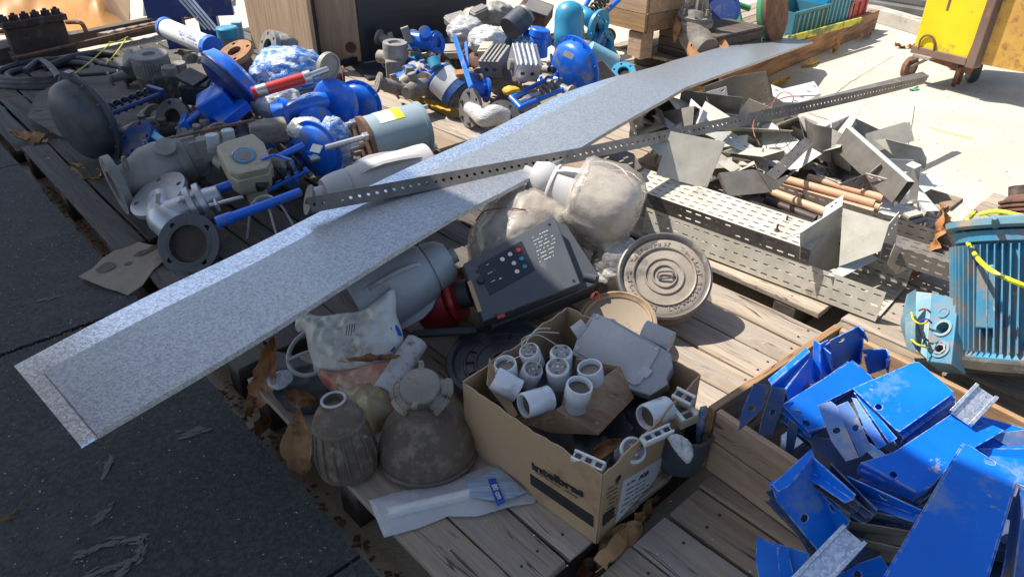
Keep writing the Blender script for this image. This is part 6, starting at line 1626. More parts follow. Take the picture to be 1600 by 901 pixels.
def stack(label, three, outline, n, mts, c, dz=.011):
    for k in range(1, n + 1):
        a = rad((-1) ** k * (2.5 + 2 * k)); ca, sa = math.cos(a), math.sin(a)
        o = [(c[0] + (x - c[0]) * ca - (y - c[1]) * sa + 3 * (-1) ** k, c[1] + (x - c[0]) * sa + (y - c[1]) * ca + 5 * k) for x, y in outline]
        bp(label + ', ' + ['first', 'second', 'third', 'fourth'][k - 1] + ' layer down', [(p[0], p[1] + 5 * k, p[2] - dz * k) for p in three], o, lips=[(len(o) - 1, .016, 1)], mt=mts[k % len(mts)])
stack('blue plate stacked under the wide sloping plate', ((1332, 562, .45), (1365, 592, .43), (1222, 632, .38)), [(1332, 562), (1366, 592), (1290, 634), (1264, 675), (1221, 632)], 3, ['blueplate_shaded', 'blueplate'], (1290, 620))
stack('blue plate stacked under the large worn plate', ((1345, 722, .43), (1497, 639, .46), (1435, 771, .42)), [(1345, 722), (1397, 705), (1497, 650), (1520, 700), (1452, 762), (1435, 771)], 4, ['blueplate_shaded', 'blueplate'], (1420, 715))
stack('blue plate stacked under the shaded front left plate', ((1205, 758, .38), (1270, 708, .42), (1290, 855, .30)), [(1205, 758), (1270, 712), (1315, 830), (1278, 860)], 3, ['blueplate_shaded'], (1260, 785))
stack('blue plate stacked under the big square one at its front edge', ((1345, 632, .41), (1440, 590, .44), (1414, 700, .40)), [(1350, 640), (1440, 596), (1500, 640), (1420, 702)], 3, ['blueplate', 'blueplate_grey'], (1420, 645))
# ================================================================ valve kit
def diaphragm(t, C, ax, R, mt, d=.55, back=.4, nb=12, nm='casing', boltm='primer'):
    ax = V(ax).normalized()
    f = fr(C, ax)
    pr = [(0, -d * R), (.30 * R, -.985 * d * R), (.55 * R, -.93 * d * R), (.74 * R, -.82 * d * R), (.87 * R, -.64 * d * R), (.93 * R, -.42 * d * R), (.95 * R, -.035 * R), (1.1 * R, -.035 * R), (1.1 * R, .035 * R), (.93 * R, .035 * R),
          (.90 * R, .15 * R), (.72 * R, back * .8 * R), (.3 * R, back * R), (.16 * R, (back + .02) * R), (.16 * R, (back + .2) * R), (0, (back + .2) * R)]
    c = t.add(nm, MB().lathe(pr, f, 44), M[mt], smooth=32)
    t.add('rim_bolt', bolts(V(C) - ax * .035 * R, -ax, 1.02 * R, nb, .035 * R + .003, .012), M[boltm], parent=c).__setitem__('kind', 'stuff') if False else None
    for k in range(nb):
        a = 2 * math.pi * k / nb
        q = f @ V((1.02 * R * math.cos(a), 1.02 * R * math.sin(a), -.035 * R))
        t.add('rim_bolt', bolts(q, -ax, 0, 1, .0055, .010), M[boltm], parent=c)
    return c
def flg(t, C, n, R, th, bore, nb, mt, nm='flange', bm='hole', ph=.3, hb=.10):
    n = V(n).normalized(); C = V(C)
    o = t.add(nm, MB().disc(R, bore, nb, R * .78, R * hb, th, fr(C, n), 40, ph), M[mt], smooth=30)
    if bore:
        t.add('raised_face', MB().pipe(C + n * .0015, C - n * (th + .01), bore * 1.22, bore * .22 - .0002, 32), M[mt], parent=o)
        t.add('bore', MB().cyl(C - n * (th * .8), C - n * (th * .8 + .01), bore * 1.0), M[bm], parent=o)
    return o
def rods(t, A, B, off, r, mt, nm='pillar'):
    for s_ in (-1, 1):
        t.add(nm, MB().cyl(V(A) + off * s_, V(B) + off * s_, r, n=12), M[mt])
def cylp(t, nm, A, B, r, mt, r2=None, bevel=.002, parent=None, n=24, label=None):
    A, B = V(A), V(B); r2 = r if r2 is None else r2; L = (B - A).length; e = min(bevel, r * .2)
    return t.add(nm, MB().lathe([(0, 0), (r - e, 0), (r, e), (r2, L - e), (r2 - e, L), (0, L)], fr(A, B - A), n), M[mt], parent=parent, label=label)
def boxp(t, nm, C, dims, x, z, mt, bevel=.003, parent=None):
    return t.add(nm, MB().box((0, 0, 0), dims), M[mt], frx(C, x, z), 0, bevel, parent)

# ---- dark round actuator at far left
A, B = P(140, 184, .37), P(228, 150, .40); ax = (B - A).normalized(); s = S(140, 182, .37); R = 66 * s
t = Thing('valve_actuator', 'big dark slate round diaphragm actuator lying on its side at the far left', 'valve actuator', P(150, 240, .15), 'diaphragm valve actuators')
diaphragm(t, A, ax, R, 'greyblue', .62, .32)
sd = ax.cross(V((0, 0, 1))).normalized(); up = sd.cross(ax)
rods(t, A + ax * R * .3, B + ax * .06, sd * .05, .012, 'navy')
t.add('spring', spring(A + ax * R * .35, B + ax * .02, .030, .007, 6), M['black'])
boxp(t, 'yoke_plate', B + ax * .06, (.02, .14, .05), ax, up, 'navy')
q = P(169, 209, .30); t.add('breather_port', MB().pipe(q, q + (V((0, 0, CAM_Z)) - q).normalized() * .03, .034, .014, 20), M['greyblue'])
t.add('rating_plate', MB().box((0, 0, 0), (.05, .03, .002)), M['castgrey'], frx(A + up * R * 1.11 + ax * .0, ax.cross(up), up), 0)

# ---- dirty positioner with round cap
t = Thing('dusty_positioner', 'dust caked instrument head with a big round grey cap and side knobs', 'instrument head', P(240, 165, .15))
s = S(232, 95, .45); upv = V((.04, -.10, 1)).normalized()
c = P(232, 84, .50)
cap = t.add('round_cap', MB().lathe([(26 * s, -.115), (27 * s, -.10), (27 * s, -.025), (26 * s, -.02), (27.5 * s, -.016), (27.5 * s, -.004), (26 * s, 0), (10 * s, .0), (9 * s, -.015), (0, -.015)], fr(c, upv), 40), M['castgrey'])
t.add('serration', fins(c - upv * .10, c - upv * .03, 40, [(26.5 * s, 0), (26.5 * s, 1)], [(27.8 * s, 0.05), (27.8 * s, .95)], 1, .004), M['castgrey'], parent=cap).__setitem__('kind', 'stuff')
t.add('body', wobble(MB().lathe([(17 * s, -.30), (22 * s, -.25), (25 * s, -.16), (26 * s, -.12), (20 * s, -.11)], fr(c, upv), 28), .006, 20), M['dustydark'])
boxp(t, 'side_block', P(262, 132, .36), (.12, .12, .12), (1, .25, 0), upv, 'dustydark', .01)
for (x, y, r) in ((263, 104, 11), (279, 98, 10)):
    k = P(x, y, .46); cylp(t, 'knob', k - upv * .05, k, r * s, 'dusty')
t.add('side_disc', MB().disc(17 * s, 0, 0, 0, 0, .02, fr(P(197, 92, .42), (-.7, -.6, .5))), M['castgrey'])
t.add('side_cap', MB().cyl(P(212, 96, .42), P(200, 112, .38), 11 * s), M['greyblue'])

# ---- grey flange with blue yoke
t = Thing('yoke_valve', 'grey flanged valve with an open bright blue yoke, in the middle of the left heap', 'valve', P(280, 210, .15), 'valves in the left heap')
s = S(270, 180, .3)
flg(t, P(269, 185, .30), (-.25, -.85, .45), 31 * s, .022, 15 * s, 4, 'primer', hb=.12)
c0, c1 = P(278, 200, .28), P(345, 150, .42)
ax = (c1 - c0).normalized(); offv = V((.3, -.9, .1)).normalized() * .045
rods(t, c0, c1, offv, .014, 'blue')
cylp(t, 'stem', c0, c1, .009, 'steelrod')
boxp(t, 'yoke_block', c0 + ax * .05, (.04, .13, .05), ax, (0, 0, 1), 'blue', .006)
boxp(t, 'upper_block', P(340, 160, .40), (.16, .14, .12), (1, .2, .5), (-.4, -.3, 1), 'blue', .008)
boxp(t, 'black_housing', P(308, 142, .42), (.14, .11, .11), (1, .1, -.1), (-.2, -.3, 1), 'black', .01)
boxp(t, 'black_cover', P(300, 122, .50), (.12, .10, .02), (1, -.5, -.3), (.2, -.4, 1), 'black', .004)

# ---- big blue framed piston plate
t = Thing('piston_actuator', 'long bright blue piston actuator plate slanting down across the left heap', 'valve actuator', P(370, 180, .2), 'valves in the left heap')
qa, qb = P(320, 88, .54), P(402, 166, .44); vv = ((qa + qb) / 2 - V((0, 0, CAM_Z))).normalized()
qd = (qb - qa); qd = qd - vv * qd.dot(vv); da_ = qd.cross(vv).normalized(); da_ = da_ if da_.z < 0 else -da_; da_ = (da_ - vv * .10).normalized(); Rd = qd.length * .53; f = fr((qa + qb) / 2, da_)
t.add('lower_casing', MB().lathe([(0, .07), (Rd * .5, .06), (Rd * .85, .035), (Rd * .93, .004), (Rd, .003), (Rd, -.004), (0, -.005)], f, 48), M['navy'])
t.add('upper_casing', MB().lathe([(Rd * .99, -.005), (Rd, -.012), (Rd * .93, -.03), (Rd * .88, -.055), (Rd * .6, -.075), (0, -.08)], f, 48), M['blue'])
pl2 = Plane((350, 140, .42), (378, 160, .42), (340, 182, .36))
t.add('guide_block', sheet_mb(pl2, [(346, 122), (385, 158), (345, 192), (312, 172)], .05), M['blue'], pl2.m, 0, .004)
# ---- rusty orange flange spool
t = Thing('flanged_spool', 'rusty orange pipe spool with a flat bolt holed flange on top', 'pipe spool', P(388, 135, .2))
s = S(366, 82, .5); c = P(366, 80, .52); n = V((-.22, -.35, .90)).normalized()
flg(t, c, n, 28 * s, .03, 11 * s, 4, 'rust_orange', hb=.11)
cylp(t, 'neck', c - n * .03, c - n * .26, 17 * s, 'rust')
# ---- blue and white instrument cylinder
t = Thing('flow_sensor', 'white cylindrical instrument with bright blue end caps and a small print label', 'instrument', P(300, 75, .4))
a, b = P(262, 45, .52), P(326, 72, .50); ax = (b - a).normalized(); s = S(290, 58, .5)
cylp(t, 'tube', a, b, 15 * s, 'white'); cylp(t, 'end_cap', a - ax * .035, a, 16.5 * s, 'blue'); cylp(t, 'end_cap', b, b + ax * .05, 16.5 * s, 'blue')
pl = Plane.__new__(Plane); nn = ax.cross(V((0, 0, 1))).normalized(); nn = -nn if nn.y > 0 else nn; n2 = (nn * .6 + V((0, 0, .8))); n2 = (n2 - ax * n2.dot(ax)).normalized()
pl.set((a + b) / 2 + n2 * (15 * s + .001), ax, n2)
t.add('print', strokes(pl, [(278, 48 + k * 3, 306, 60 + k * 3, .004) for k in range(3)], seed=3, brk=.3), M['lblblue'], smooth=0)
# ---- turquoise cap
t = Thing('turquoise_instrument', 'small turquoise round cap on a grey instrument near the wood grain cabinet', 'valve head', P(356, 60, .35))
c = P(354, 42, .5); s = S(354, 42, .5)
cylp(t, 'cap', c - V((0, 0, .07)), c, 17 * s, 'teal', bevel=.008); boxp(t, 'bracket', P(372, 50, .44), (.06, .05, .12), (1, .2, 0), (0, 0, 1), 'teal_pale')
cylp(t, 'base', c - V((0, 0, .16)), c - V((0, 0, .07)), 14 * s, 'castgrey')

# ---- blue bolt flange in the shade and the grey pipe strainer
t = Thing('blue_flange_valve', 'dark blue bolted flange valve half hidden behind the big grey valve body', 'valve', P(225, 230, .15), 'valves in the left heap')
s = S(215, 215, .28)
flg(t, P(212, 214, .29), (-.35, -.6, .75), 30 * s, .02, 0, 4, 'blue_dirty', hb=.12)
cylp(t, 'neck', P(212, 214, .27), P(238, 228, .22), 18 * s, 'blue_dirty')
boxp(t, 'tag', P(245, 214, .30), (.10, .035, .012), (1, -.8, -.2), (-.1, -.4, 1), 'teal')

t = Thing('large_grey_valve', 'large dusty grey cast valve body with a wide flange facing left', 'valve', P(250, 300, .15), 'valves in the left heap')
a, b = P(178, 291, .29), P(330, 238, .33); ax = (b - a).normalized(); s = S(240, 265, .3)
flg(t, a, -ax, 46 * s, .03, 24 * s, 8, 'castgrey', ph=.2)
L = (b - a).length
t.add('body', wobble(axlathe(a, b, [(26, .06), (27, .14), (33, .24), (41, .34), (43, .5), (40, .62), (42, .64), (42, .72), (36, .74), (36, .88), (30, .9), (28, 1.0), (0, 1.0)], s, 40), .003, 16), M['castgrey'])
for (x, y) in ((195, 254), (228, 228)):
    q = P(x, y, .40); t.add('stud', MB().cyl(q - V((0, 0, .03)), q + V((0, 0, .012)), .013, n=6).cyl(q, q + V((0, 0, .025)), .008, n=8), M['primer'])
for k in range(5):
    a_ = k * .8 + .5; e = fr(b, ax); q = e @ V((34 * s * math.cos(a_), 34 * s * math.sin(a_), -.09))
    t.add('bonnet_bolt', bolts(q, ax, 0, 1, .010, .05), M['castgrey'])
cylp(t, 'top_boss', P(262, 246, .36), P(258, 228, .43), 15 * s, 'castgrey')
t = Thing('rust_bar', 'thin rusty steel bar lying slantwise over the valves', 'steel bar', P(330, 205, .4))
boxp(t, 'bar', P(330, 202, .44), ((P(400, 184, .45) - P(262, 214, .43)).length, .016, .010), P(400, 184, .45) - P(262, 214, .43), (0, 0, 1), 'rust', .001)

# ---- silver globe valve
t = Thing('globe_valve', 'clean silver globe valve with two flanges, its rusty bore facing the camera', 'valve', P(285, 385, .142), 'valves in the left heap')
s = S(270, 330, .28)
c1 = P(246, 302, .30); n1 = V((-.35, .15, .92)).normalized(); n1 = V((-.30, -.30, .90)).normalized()
flg(t, c1, n1, 49 * s, .022, 0, 4, 'silver', hb=.09)
c2 = P(294, 381, .22); n2 = V((-.02, -.80, .58)).normalized()
fl2 = flg(t, c2, n2, 47 * s, .026, 29 * s, 4, 'greyflange', bm='rust_dark', ph=.75, hb=.10)
t.add('inner_step', MB().pipe(c2 - n2 * .02, c2 - n2 * .05, 29 * s, 9 * s, 30), M['rust_dark'], parent=fl2)
t.add('body', wobble(MB().tube([c1 - n1 * .012, P(252, 318, .27), P(258, 338, .25), P(266, 346, .24), c2 - n2 * .10, c2 - n2 * .075, c2 - n2 * .05], [17 * s, 20 * s, 27 * s, 29 * s, 30 * s, 30 * s, 30 * s], 26, 5), .002, 20), M['silver'])
a, b = P(268, 336, .26), P(326, 310, .30); ax = (b - a).normalized()
t.add('bonnet', axlathe(a, b, [(24, 0), (23, .35), (21, .5), (31, .52), (31, .66), (22, .68), (22, .76), (30, .78), (30, .92), (18, .94), (14, 1.3), (10, 1.32)], s, 30), M['silver'])
for k in range(4):
    a_ = k * 1.57 + .6; e = fr(a.lerp(b, .50), ax); q = e @ V((26 * s * math.cos(a_), 26 * s * math.sin(a_), 0))
    t.add('bonnet_bolt', MB().cyl(q - ax * .012, q + ax * .05, .006, n=8).cyl(q - ax * .014, q - ax * .004, .011, n=6).cyl(q + ax * .037, q + ax * .047, .011, n=6), M['silver'])
lift = (V((0, 0, CAM_Z)) - a).normalized()
boxp(t, 'cast_pad', P(284, 318, .31), (.034, .026, .014), P(295, 312, .31) - P(274, 323, .31), lift, 'silver', .002)
pl = Plane((246, 306, .33), (258, 306, .33), (247, 328, .30))
t.add('cast_mark', sheet_mb(off(pl, .012), [(243, 303), (251, 302), (250, 317), (243, 317)], .002), M['castgrey'], off(pl, .012).m, 0)
for (p_, q_) in (((318, 303), (372, 284)), ((338, 348), (470, 300))):
    A_, B_ = P(*p_, .30), P(*q_, .30 + .03); cylp(t, 'blue_pillar', A_, B_, 7.5 * s, 'blue'); cylp(t, 'pillar_collar', A_, A_.lerp(B_, .18), 9 * s, 'blue')
cylp(t, 'spindle', P(326, 322, .29), P(380, 308, .30), 4 * s, 'steelrod')
boxp(t, 'yoke_lug', P(338, 318, .30), (.012, .09, .035), ax, (0, 0, 1), 'silver', .003)

# ---- beige positioner box with dial
t = Thing('positioner_box', 'beige valve positioner box with a round blue dial and two clear knobs', 'positioner', P(390, 300, .15))
pl = Plane((338, 232, .46), (408, 215, .47), (362, 272, .40))
t.add('cover', sheet_mb(pl, [(338, 228), (352, 220), (395, 208), (412, 222), (424, 250), (418, 262), (372, 272), (358, 268)], .03), M['cream'], pl.m, 30, .006)
q = off(pl, -.032)
t.add('case', sheet_mb(q, [(337, 232), (400, 212), (414, 226), (426, 256), (420, 272), (372, 284), (360, 276)], .08), M['cream'], q.m, 30, .006)
c = pl.hit(381, 243)
dl = t.add('dial', MB().lathe([(.044, 0), (.046, .004), (.040, .006), (.038, .003), (0, .003)], fr(c, pl.n), 30), M['dial'])
t.add('dial_face', MB().lathe([(.028, .0032), (.028, .0045), (0, .0045)], fr(c, pl.n), 24), M['castgrey'], parent=dl)
for (x, y) in ((330, 210), (355, 203)):
    k = P(x, y, .49); cylp(t, 'clear_knob', k - V((0, 0, .05)), k, .026, 'meterglass'); cylp(t, 'knob_base', k - V((0, 0, .07)), k - V((0, 0, .05)), .028, 'castgrey')
boxp(t, 'bracket', P(330, 232, .38), (.10, .05, .10), (1, .3, .1), (0, 0, 1), 'castgrey', .006)
boxp(t, 'lower_bracket', P(398, 290, .30), (.08, .06, .12), (1, .3, .1), (0, 0, 1), 'cream', .006)
cylp(t, 'gauge', P(404, 290, .31), P(410, 283, .34), .028, 'black')
cylp(t, 'lower_knob', P(352, 258, .36), P(340, 248, .38), .03, 'castgrey')

# ---- right hand blue diaphragm (half in sun)
t = Thing('valve_actuator', 'bright blue round diaphragm actuator with crumpled wrap, half in sun beside the grey canister', 'valve actuator', P(485, 290, .15), 'diaphragm valve actuators')
A, B = P(496, 234, .36), P(440, 270, .34); ax = (B - A).normalized(); s = S(490, 240, .36)
diaphragm(t, A, ax, 44 * s, 'blue', .40, .35)
sd = V((0, 0, 1)).cross(ax).normalized()
t.add('spring', spring(A + ax * .10, P(400, 284, .32), .036, .008, 5), M['black'])
rods(t, A + ax * .08, P(395, 286, .31), V((0, 0, .055)), .014, 'blue')
t.add('label', MB().box((0, 0, 0), (.05, .035, .002)), M['white'], frx(P(494, 232, .44) , ax.cross(V((0, 0, 1))), (-.3, -.6, .8)), 0)
t.add('air_pipe', MB().tube([P(408, 250, .42), P(425, 243, .43), P(438, 245, .42), P(456, 250, .42)], .006, 8), M['blue'])
cylp(t, 'regulator', P(416, 258, .36), P(444, 252, .38), .03, 'castgrey')
solo('crumpled_wrap', 'crumpled clear and blue wrap stuck on the half sunlit blue actuator', 'plastic wrap', lump(P(524, 228, .36), .075, .06, .13, None, 5, .15, 2, 4, .12), M['wrapblue'], P(524, 250, .3), None, 'bundles in plastic wrap', 60)
solo('crumpled_wrap', 'crumpled clear wrap over the end of the blue globe valve', 'plastic wrap', lump(P(478, 202, .43), .08, .06, .05, None, 6, .15, 2, 4, .14), M['wrapwhite'], P(478, 210, .38), None, 'bundles in plastic wrap', 60)
boxp(Thing('brown_terminal', 'dusty brown terminal head beside the wrapped end of the blue globe valve', 'terminal head', P(425, 205, .35)), 'body', P(420, 205, .40), (.16, .10, .09), (1, .4, 0), (0, 0, 1), 'dusty', .012)

# ---- blue globe valve in front of disc
t = Thing('blue_globe_valve', 'sky blue globe valve with a smooth bulging body, partly shaded', 'valve', P(480, 200, .15), 'valves in the left heap')
s = S(480, 165, .4)
t.add('body', MB().tube([P(430, 180, .40), P(455, 172, .42), P(480, 164, .44), P(508, 157, .44)], [17 * s, 12 * s, 11 * s, 12 * s], 20, 5), M['blue'])
t.add('belly', lump(P(493, 188, .37), .085, .07, .075, None, 2, .04, 1.5, 4), M['blue'], smooth=60)
flg(t, P(436, 178, .40), (-.75, -.5, .2), 24 * s, .025, 12 * s, 4, 'blue')
flg(t, P(485, 152, .46), (-.1, -.1, 1), 20 * s, .02, 8 * s, 4, 'blue_dirty')
# big disc behind, mostly shaded
t = Thing('valve_actuator', 'bright blue round actuator standing behind the sky blue globe valve', 'valve actuator', P(540, 200, .15), 'diaphragm valve actuators')
A = P(540, 163, .38); ax = (P(560, 150, .38) - P(520, 172, .40)).normalized(); s = S(540, 163, .38)
diaphragm(t, P(560, 165, .36), ax, 36 * s, 'blue', .4, .35)
t.add('front_disc', MB().lathe([(0, -.03), (30 * s, -.028), (36 * s, -.02), (38 * s, 0), (36 * s, .015), (0, .02)], fr(P(524, 162, .41), ax), 44), M['blue'])
# wrapped blue body and the red handled tool
t = Thing('wrapped_valve', 'blue valve swaddled in crumpled clear bubble wrap behind the red handled valve', 'wrapped valve', P(450, 150, .2), 'bundles in plastic wrap')
t.add('wrap', lump(P(452, 112, .44), .19, .15, .13, None, 9, .12, 2, 5, .10), M['wrapblue'], smooth=60)
t.add('lower_wrap', lump(P(428, 158, .38), .13, .10, .08, None, 11, .12, 2, 4, .12), M['wrapwhite'], smooth=60)
t = Thing('red_hydraulic_cylinder', 'red cylinder with steel rod ending in a thin round hand disc', 'cylinder', P(450, 135, .45))
a, b = P(394, 146, .52), P(476, 122, .56); ax = (b - a).normalized(); s = S(440, 130, .52)
cylp(t, 'barrel', a, b, 9 * s, 'red'); cylp(t, 'sleeve', a.lerp(b, .08), a.lerp(b, .28), 9.6 * s, 'steelrod'); cylp(t, 'collar', b - ax * .005, b + ax * .03, 10 * s, 'steelrod')
cylp(t, 'rod', b, P(512, 108, .58), 5 * s, 'steelrod')
wh = fr(P(513, 104, .575), V((.8, -.55, -.1)))
rw = 22 * s
t.add('hand_disc', MB().lathe([(rw * .2, -.008), (rw * .8, -.006), (rw * .85, -.014), (rw, -.012), (rw, .012), (rw * .85, .014), (rw * .8, .006), (rw * .2, .008)], wh, 36), M['castgrey'])
# far flange behind
t = Thing('round_flange', 'grey and blue round flange standing in front of the wood grain cabinet', 'flange', P(425, 90, .3))
flg(t, P(418, 74, .46), (-.65, -.6, .35), 27 * S(418, 74, .46), .03, 13 * S(418, 74, .46), 6, 'castgrey')
solo('foil_lump', 'grey foil wrapped lump behind the round flange', 'wrapped bundle', lump(P(440, 75, .42), .10, .08, .09, None, 14, .15, 2, 4, .1), M['castgrey'], P(440, 85, .3), None, 'bundles in plastic wrap', 60)

# ---- grey blue canister with tie rods and yellow label
t = Thing('tie_rod_cylinder', 'grey blue canister with tie rods and a white and yellow label', 'air cylinder', P(610, 250, .2))
a, b = P(572, 224, .36), P(657, 200, .38); ax = (b - a).normalized(); s = S(615, 212, .37)
cylp(t, 'barrel', a, b, 40 * s, 'can', n=48); cylp(t, 'end_ring', a - ax * .012, a + ax * .008, 42 * s, 'rust', n=48); cylp(t, 'end_ring', b - ax * .008, b + ax * .012, 41.5 * s, 'can', n=48)
f = fr(a, ax)
for k in range(4):
    a_ = k * 1.57 + .9; q0 = f @ V((35 * s * math.cos(a_), 35 * s * math.sin(a_), -.20)); q1 = q0 + ax * .19
    cylp(t, 'tie_rod', q0, q1, .012, 'silver'); cylp(t, 'tie_nut', q0 + ax * .165, q0 + ax * .195, .020, 'silver', n=6)
cylp(t, 'piston_rod', f @ V((0, 0, -.26)), a, .02, 'steelrod')
pn = V((-.28, -.45, .85)); pn = (pn - ax * pn.dot(ax)).normalized()
rows1, rows2 = [], []
for j in range(9):
    an = (-.9 + j * .155); e = (pn * math.cos(an) + ax.cross(pn) * math.sin(an))
    for rr_, lo, hi in ((rows1, .23, .5), (rows2, .5, .66)):
        rr_.append([a + ax * ((b - a).length * (lo + (hi - lo) * i / 2)) + e * (40 * s + .0015) for i in range(3)])
lab = t.add('white_label', MB().ribbon(rows1, .001), M['white']); t.add('yellow_label', MB().ribbon(rows2, .001), M['lblyellow'])
pl = Plane.__new__(Plane); pl.set(a.lerp(b, .36) + pn * (40 * s + .003), ax, (pn - ax.cross(pn) * .0).normalized())
for k in range(3):
    t.add('side_lug', MB().cyl(b + ax * .01 + (pn * math.cos(k * 2.1) + ax.cross(pn) * math.sin(k * 2.1)) * 36 * s, b + ax * .035 + (pn * math.cos(k * 2.1) + ax.cross(pn) * math.sin(k * 2.1)) * 36 * s, .012, n=8), M['silver'])

# ================================================================ top left corner
t = Thing('rusty_clamp_frame', 'dark rusty bolted steel clamp frame with bent handles, in front of the orange tarp', 'steel frame', P(60, 75, .05))
a, b = P(10, 62, .24), P(104, 46, .24); d = b - a; L = d.length; mid = (a + b) / 2
boxp(t, 'lower_beam', mid - V((0, 0, .13)), (L, .18, .06), d, (0, 0, 1), 'rust_dark', .005)
boxp(t, 'upper_beam', mid + V((0, 0, .10)), (L * 1.04, .14, .045), d, (0, 0, 1), 'rust_dark', .005)
boxp(t, 'middle_plate', mid - V((0, 0, .02)), (L * .96, .06, .18), d, (0, 0, 1), 'rust_dark', .005)
for k in range(6):
    q = a.lerp(b, (k + .3) / 5.8)
    cylp(t, 'clamp_bolt', q - V((0, 0, .12)), q + V((0, 0, .17)), .014, 'rust_dark'); t.add('clamp_nut', MB().cyl(q + V((0, 0, .122)), q + V((0, 0, .155)), .034, n=6), M['rust_dark'])
for pts in ([(104, 35, .25), (122, 35, .26), (130, 40, .24), (137, 56, .10)], [(-5, 50, .25), (10, 50, .26), (17, 58, .2), (24, 76, .06)]):
    t.add('bent_handle', MB().tube([P(*q) for q in pts], .017, 10), M['rust'])
a, b = P(-20, 92, .10), P(262, 34, .10)
beam('long_timber', 'long dark timber beam crossing the top left corner in front of the clamp frame', 'timber', a, b, .10, .12, M['beam'])
beam('long_timber', 'flat grey board lying behind the dark timber beam under the clamp frame', 'timber', P(-20, 76, .06), P(190, 46, .06), .30, .03, M['board_dark'])
beam('steel_angle', 'thin rusty steel angle lying along the dark timber beam', 'steel bar', P(20, 92, .175), P(305, 26, .18), .025, .02, M['rust'])
for i in range(5):
    beam('pale_slat', 'short sunlit pale slat in the row beside the tarp, ' + ['first from the left', 'second from the left', 'middle one', 'second from the right', 'rightmost'][i], 'slat', P(158 + i * 19, 55 - i * 4, .12), P(182 + i * 19, 44 - i * 4, .12), .14, .035, M['board'], 'sunlit slats beside the tarp')
# tarp
t = Thing('orange_tarp', 'crumpled orange tarpaulin heap in the top left corner', 'tarpaulin', P(100, 40, 0))
rows = []
r_ = random.Random(2)
for j in range(40):
    row = []
    for i in range(60):
        x = i / 59; y = j / 39
        px = -60 + 262 * x; py = 52 - 90 * y
        p = P(px, py + 4 * math.sin(x * 9), 0.0); p.z = 0
        env = min(1, y * 5) * min(1, (1 - x) * 7) * min(1, (1 - y) * 6 + .2)
        q = V((p.x * 1.7, p.y * 1.1, 3))
        h = .30 + .25 * noise.noise(q) + .16 * (1 - 2 * abs(noise.noise(q * 1.7 + V((4, 0, 0))))) + .06 * (1 - 2 * abs(noise.noise(q * 4)))
        p.z = .005 + max(.0, h) * env
        row.append(p)
    rows.append(row)
t.add('sheet', MB().ribbon(rows, .003), M['tarp'], smooth=70)
# hoses
def coil(label, c, rx, n, r, mt, z0, seed, sq=1.0):
    rr = random.Random(seed); pts = []
    for i in range(n * 14):
        a = i * 2 * math.pi / 14; k = i / (n * 14)
        R_ = rx * (1 - .38 * (i // 14) / n + rr.uniform(-.015, .015))
        pts.append(c + V((R_ * math.cos(a), R_ * .8 * math.sin(a) * sq, z0 + .018 * ((i // 14) % 3) + rr.uniform(0, .012))))
    return solo('hose_coil', label, 'hose', MB().tube(pts, r, 8, 2), M[mt], c, None, 'coiled hoses at the left', 60)
coil('coil of black corrugated hose in the shade at the left', P(82, 118, .09), .40, 5, .022, 'rubber', .0, 1)
coil('coil of rusty brown hose beneath the black one at the left edge', P(42, 142, .03), .48, 5, .018, 'rust', .0, 2)
solo('hose', 'black hose end bending out of the coil toward the dark actuator', 'hose', MB().tube([P(40, 112, .2), P(62, 96, .22), P(78, 104, .22), P(92, 122, .2)], .022, 10, 5), M['rubber'], P(62, 96, .2), None, 'coiled hoses at the left', 60)
solo('hose', 'thick black hose lying along the timber beam', 'hose', MB().tube([P(70, 108, .1), P(110, 92, .14), P(150, 84, .12), P(180, 86, .1)], .03, 10, 5), M['rubber'], P(110, 92, .1), None, 'coiled hoses at the left', 60)
for i, (a, b, z) in enumerate((((112, 118), (172, 68), .22), ((165, 100), (196, 62), .22), ((170, 66), (200, 58), .2))):
    solo('yellow_wire', ['long yellow wire slanting over the black hoses', 'short yellow wire right of the long one', 'yellow wire bundle end beside the pale slats'][i], 'wire', MB().tube([P(*a, z), P((a[0] + b[0]) / 2, (a[1] + b[1]) / 2 + 3, z), P(*b, z)], .0045, 6), M['wire_yellow'], P(*a, z), None, 'yellow wires at the left', 60)
for i, (a, b) in enumerate((((118, 118), (183, 114)), ((155, 100), (200, 108)))):
    t = Thing('hose_fitting', ['slim hose with a steel fitting behind the dark actuator', 'slim hose with a clear nozzle next to the dusty instrument head'][i], 'hose fitting', P(*a, .2))
    cylp(t, 'hose', P(*a, .2), P(*b, .2), .012, 'rubber'); cylp(t, 'fitting', P(*b, .2), P(b[0] + 8, b[1] - 1, .2), .020, 'steelrod')
# navy frame behind with rods
t = Thing('navy_frame', 'navy blue steel frame standing behind the white and blue instrument', 'steel frame', P(285, 40, 0))
boxp(t, 'leg', P(270, 28, .35), (.14, .10, .7), (1, .2, 0), (0, 0, 1), 'navy'); boxp(t, 'leg', P(322, 14, .35), (.14, .10, .7), (1, .2, 0), (0, 0, 1), 'navy')
boxp(t, 'cross_member', P(296, 10, .45), (.6, .06, .14), (1, .2, 0), (0, 0, 1), 'navy')
for (x, y) in ((242, 25), (348, 10)):
    p_ = P(x, y, .20); o_ = t.add('slotted_foot', MB().perf(3, 1, .07, .12, .012, .012, .006, frx(p_ + V((-.1, 0, 0)), (1, .15, 0), (0, -.7, .7))), M['black'], smooth=0)
for i in range(4):
    solo('steel_rod', 'bright thin steel rod leaning behind the instruments, ' + ['leftmost', 'second from the left', 'third from the left', 'rightmost'][i] + ' of four', 'rod', MB().cyl(P(268 + i * 7, -14, .60), P(322 + i * 7, 46 + i * 1, .36), .008, n=8), M['steelrod'], P(322 + i * 7, 46, .36), None, 'steel rods behind the instruments')
SMF = []
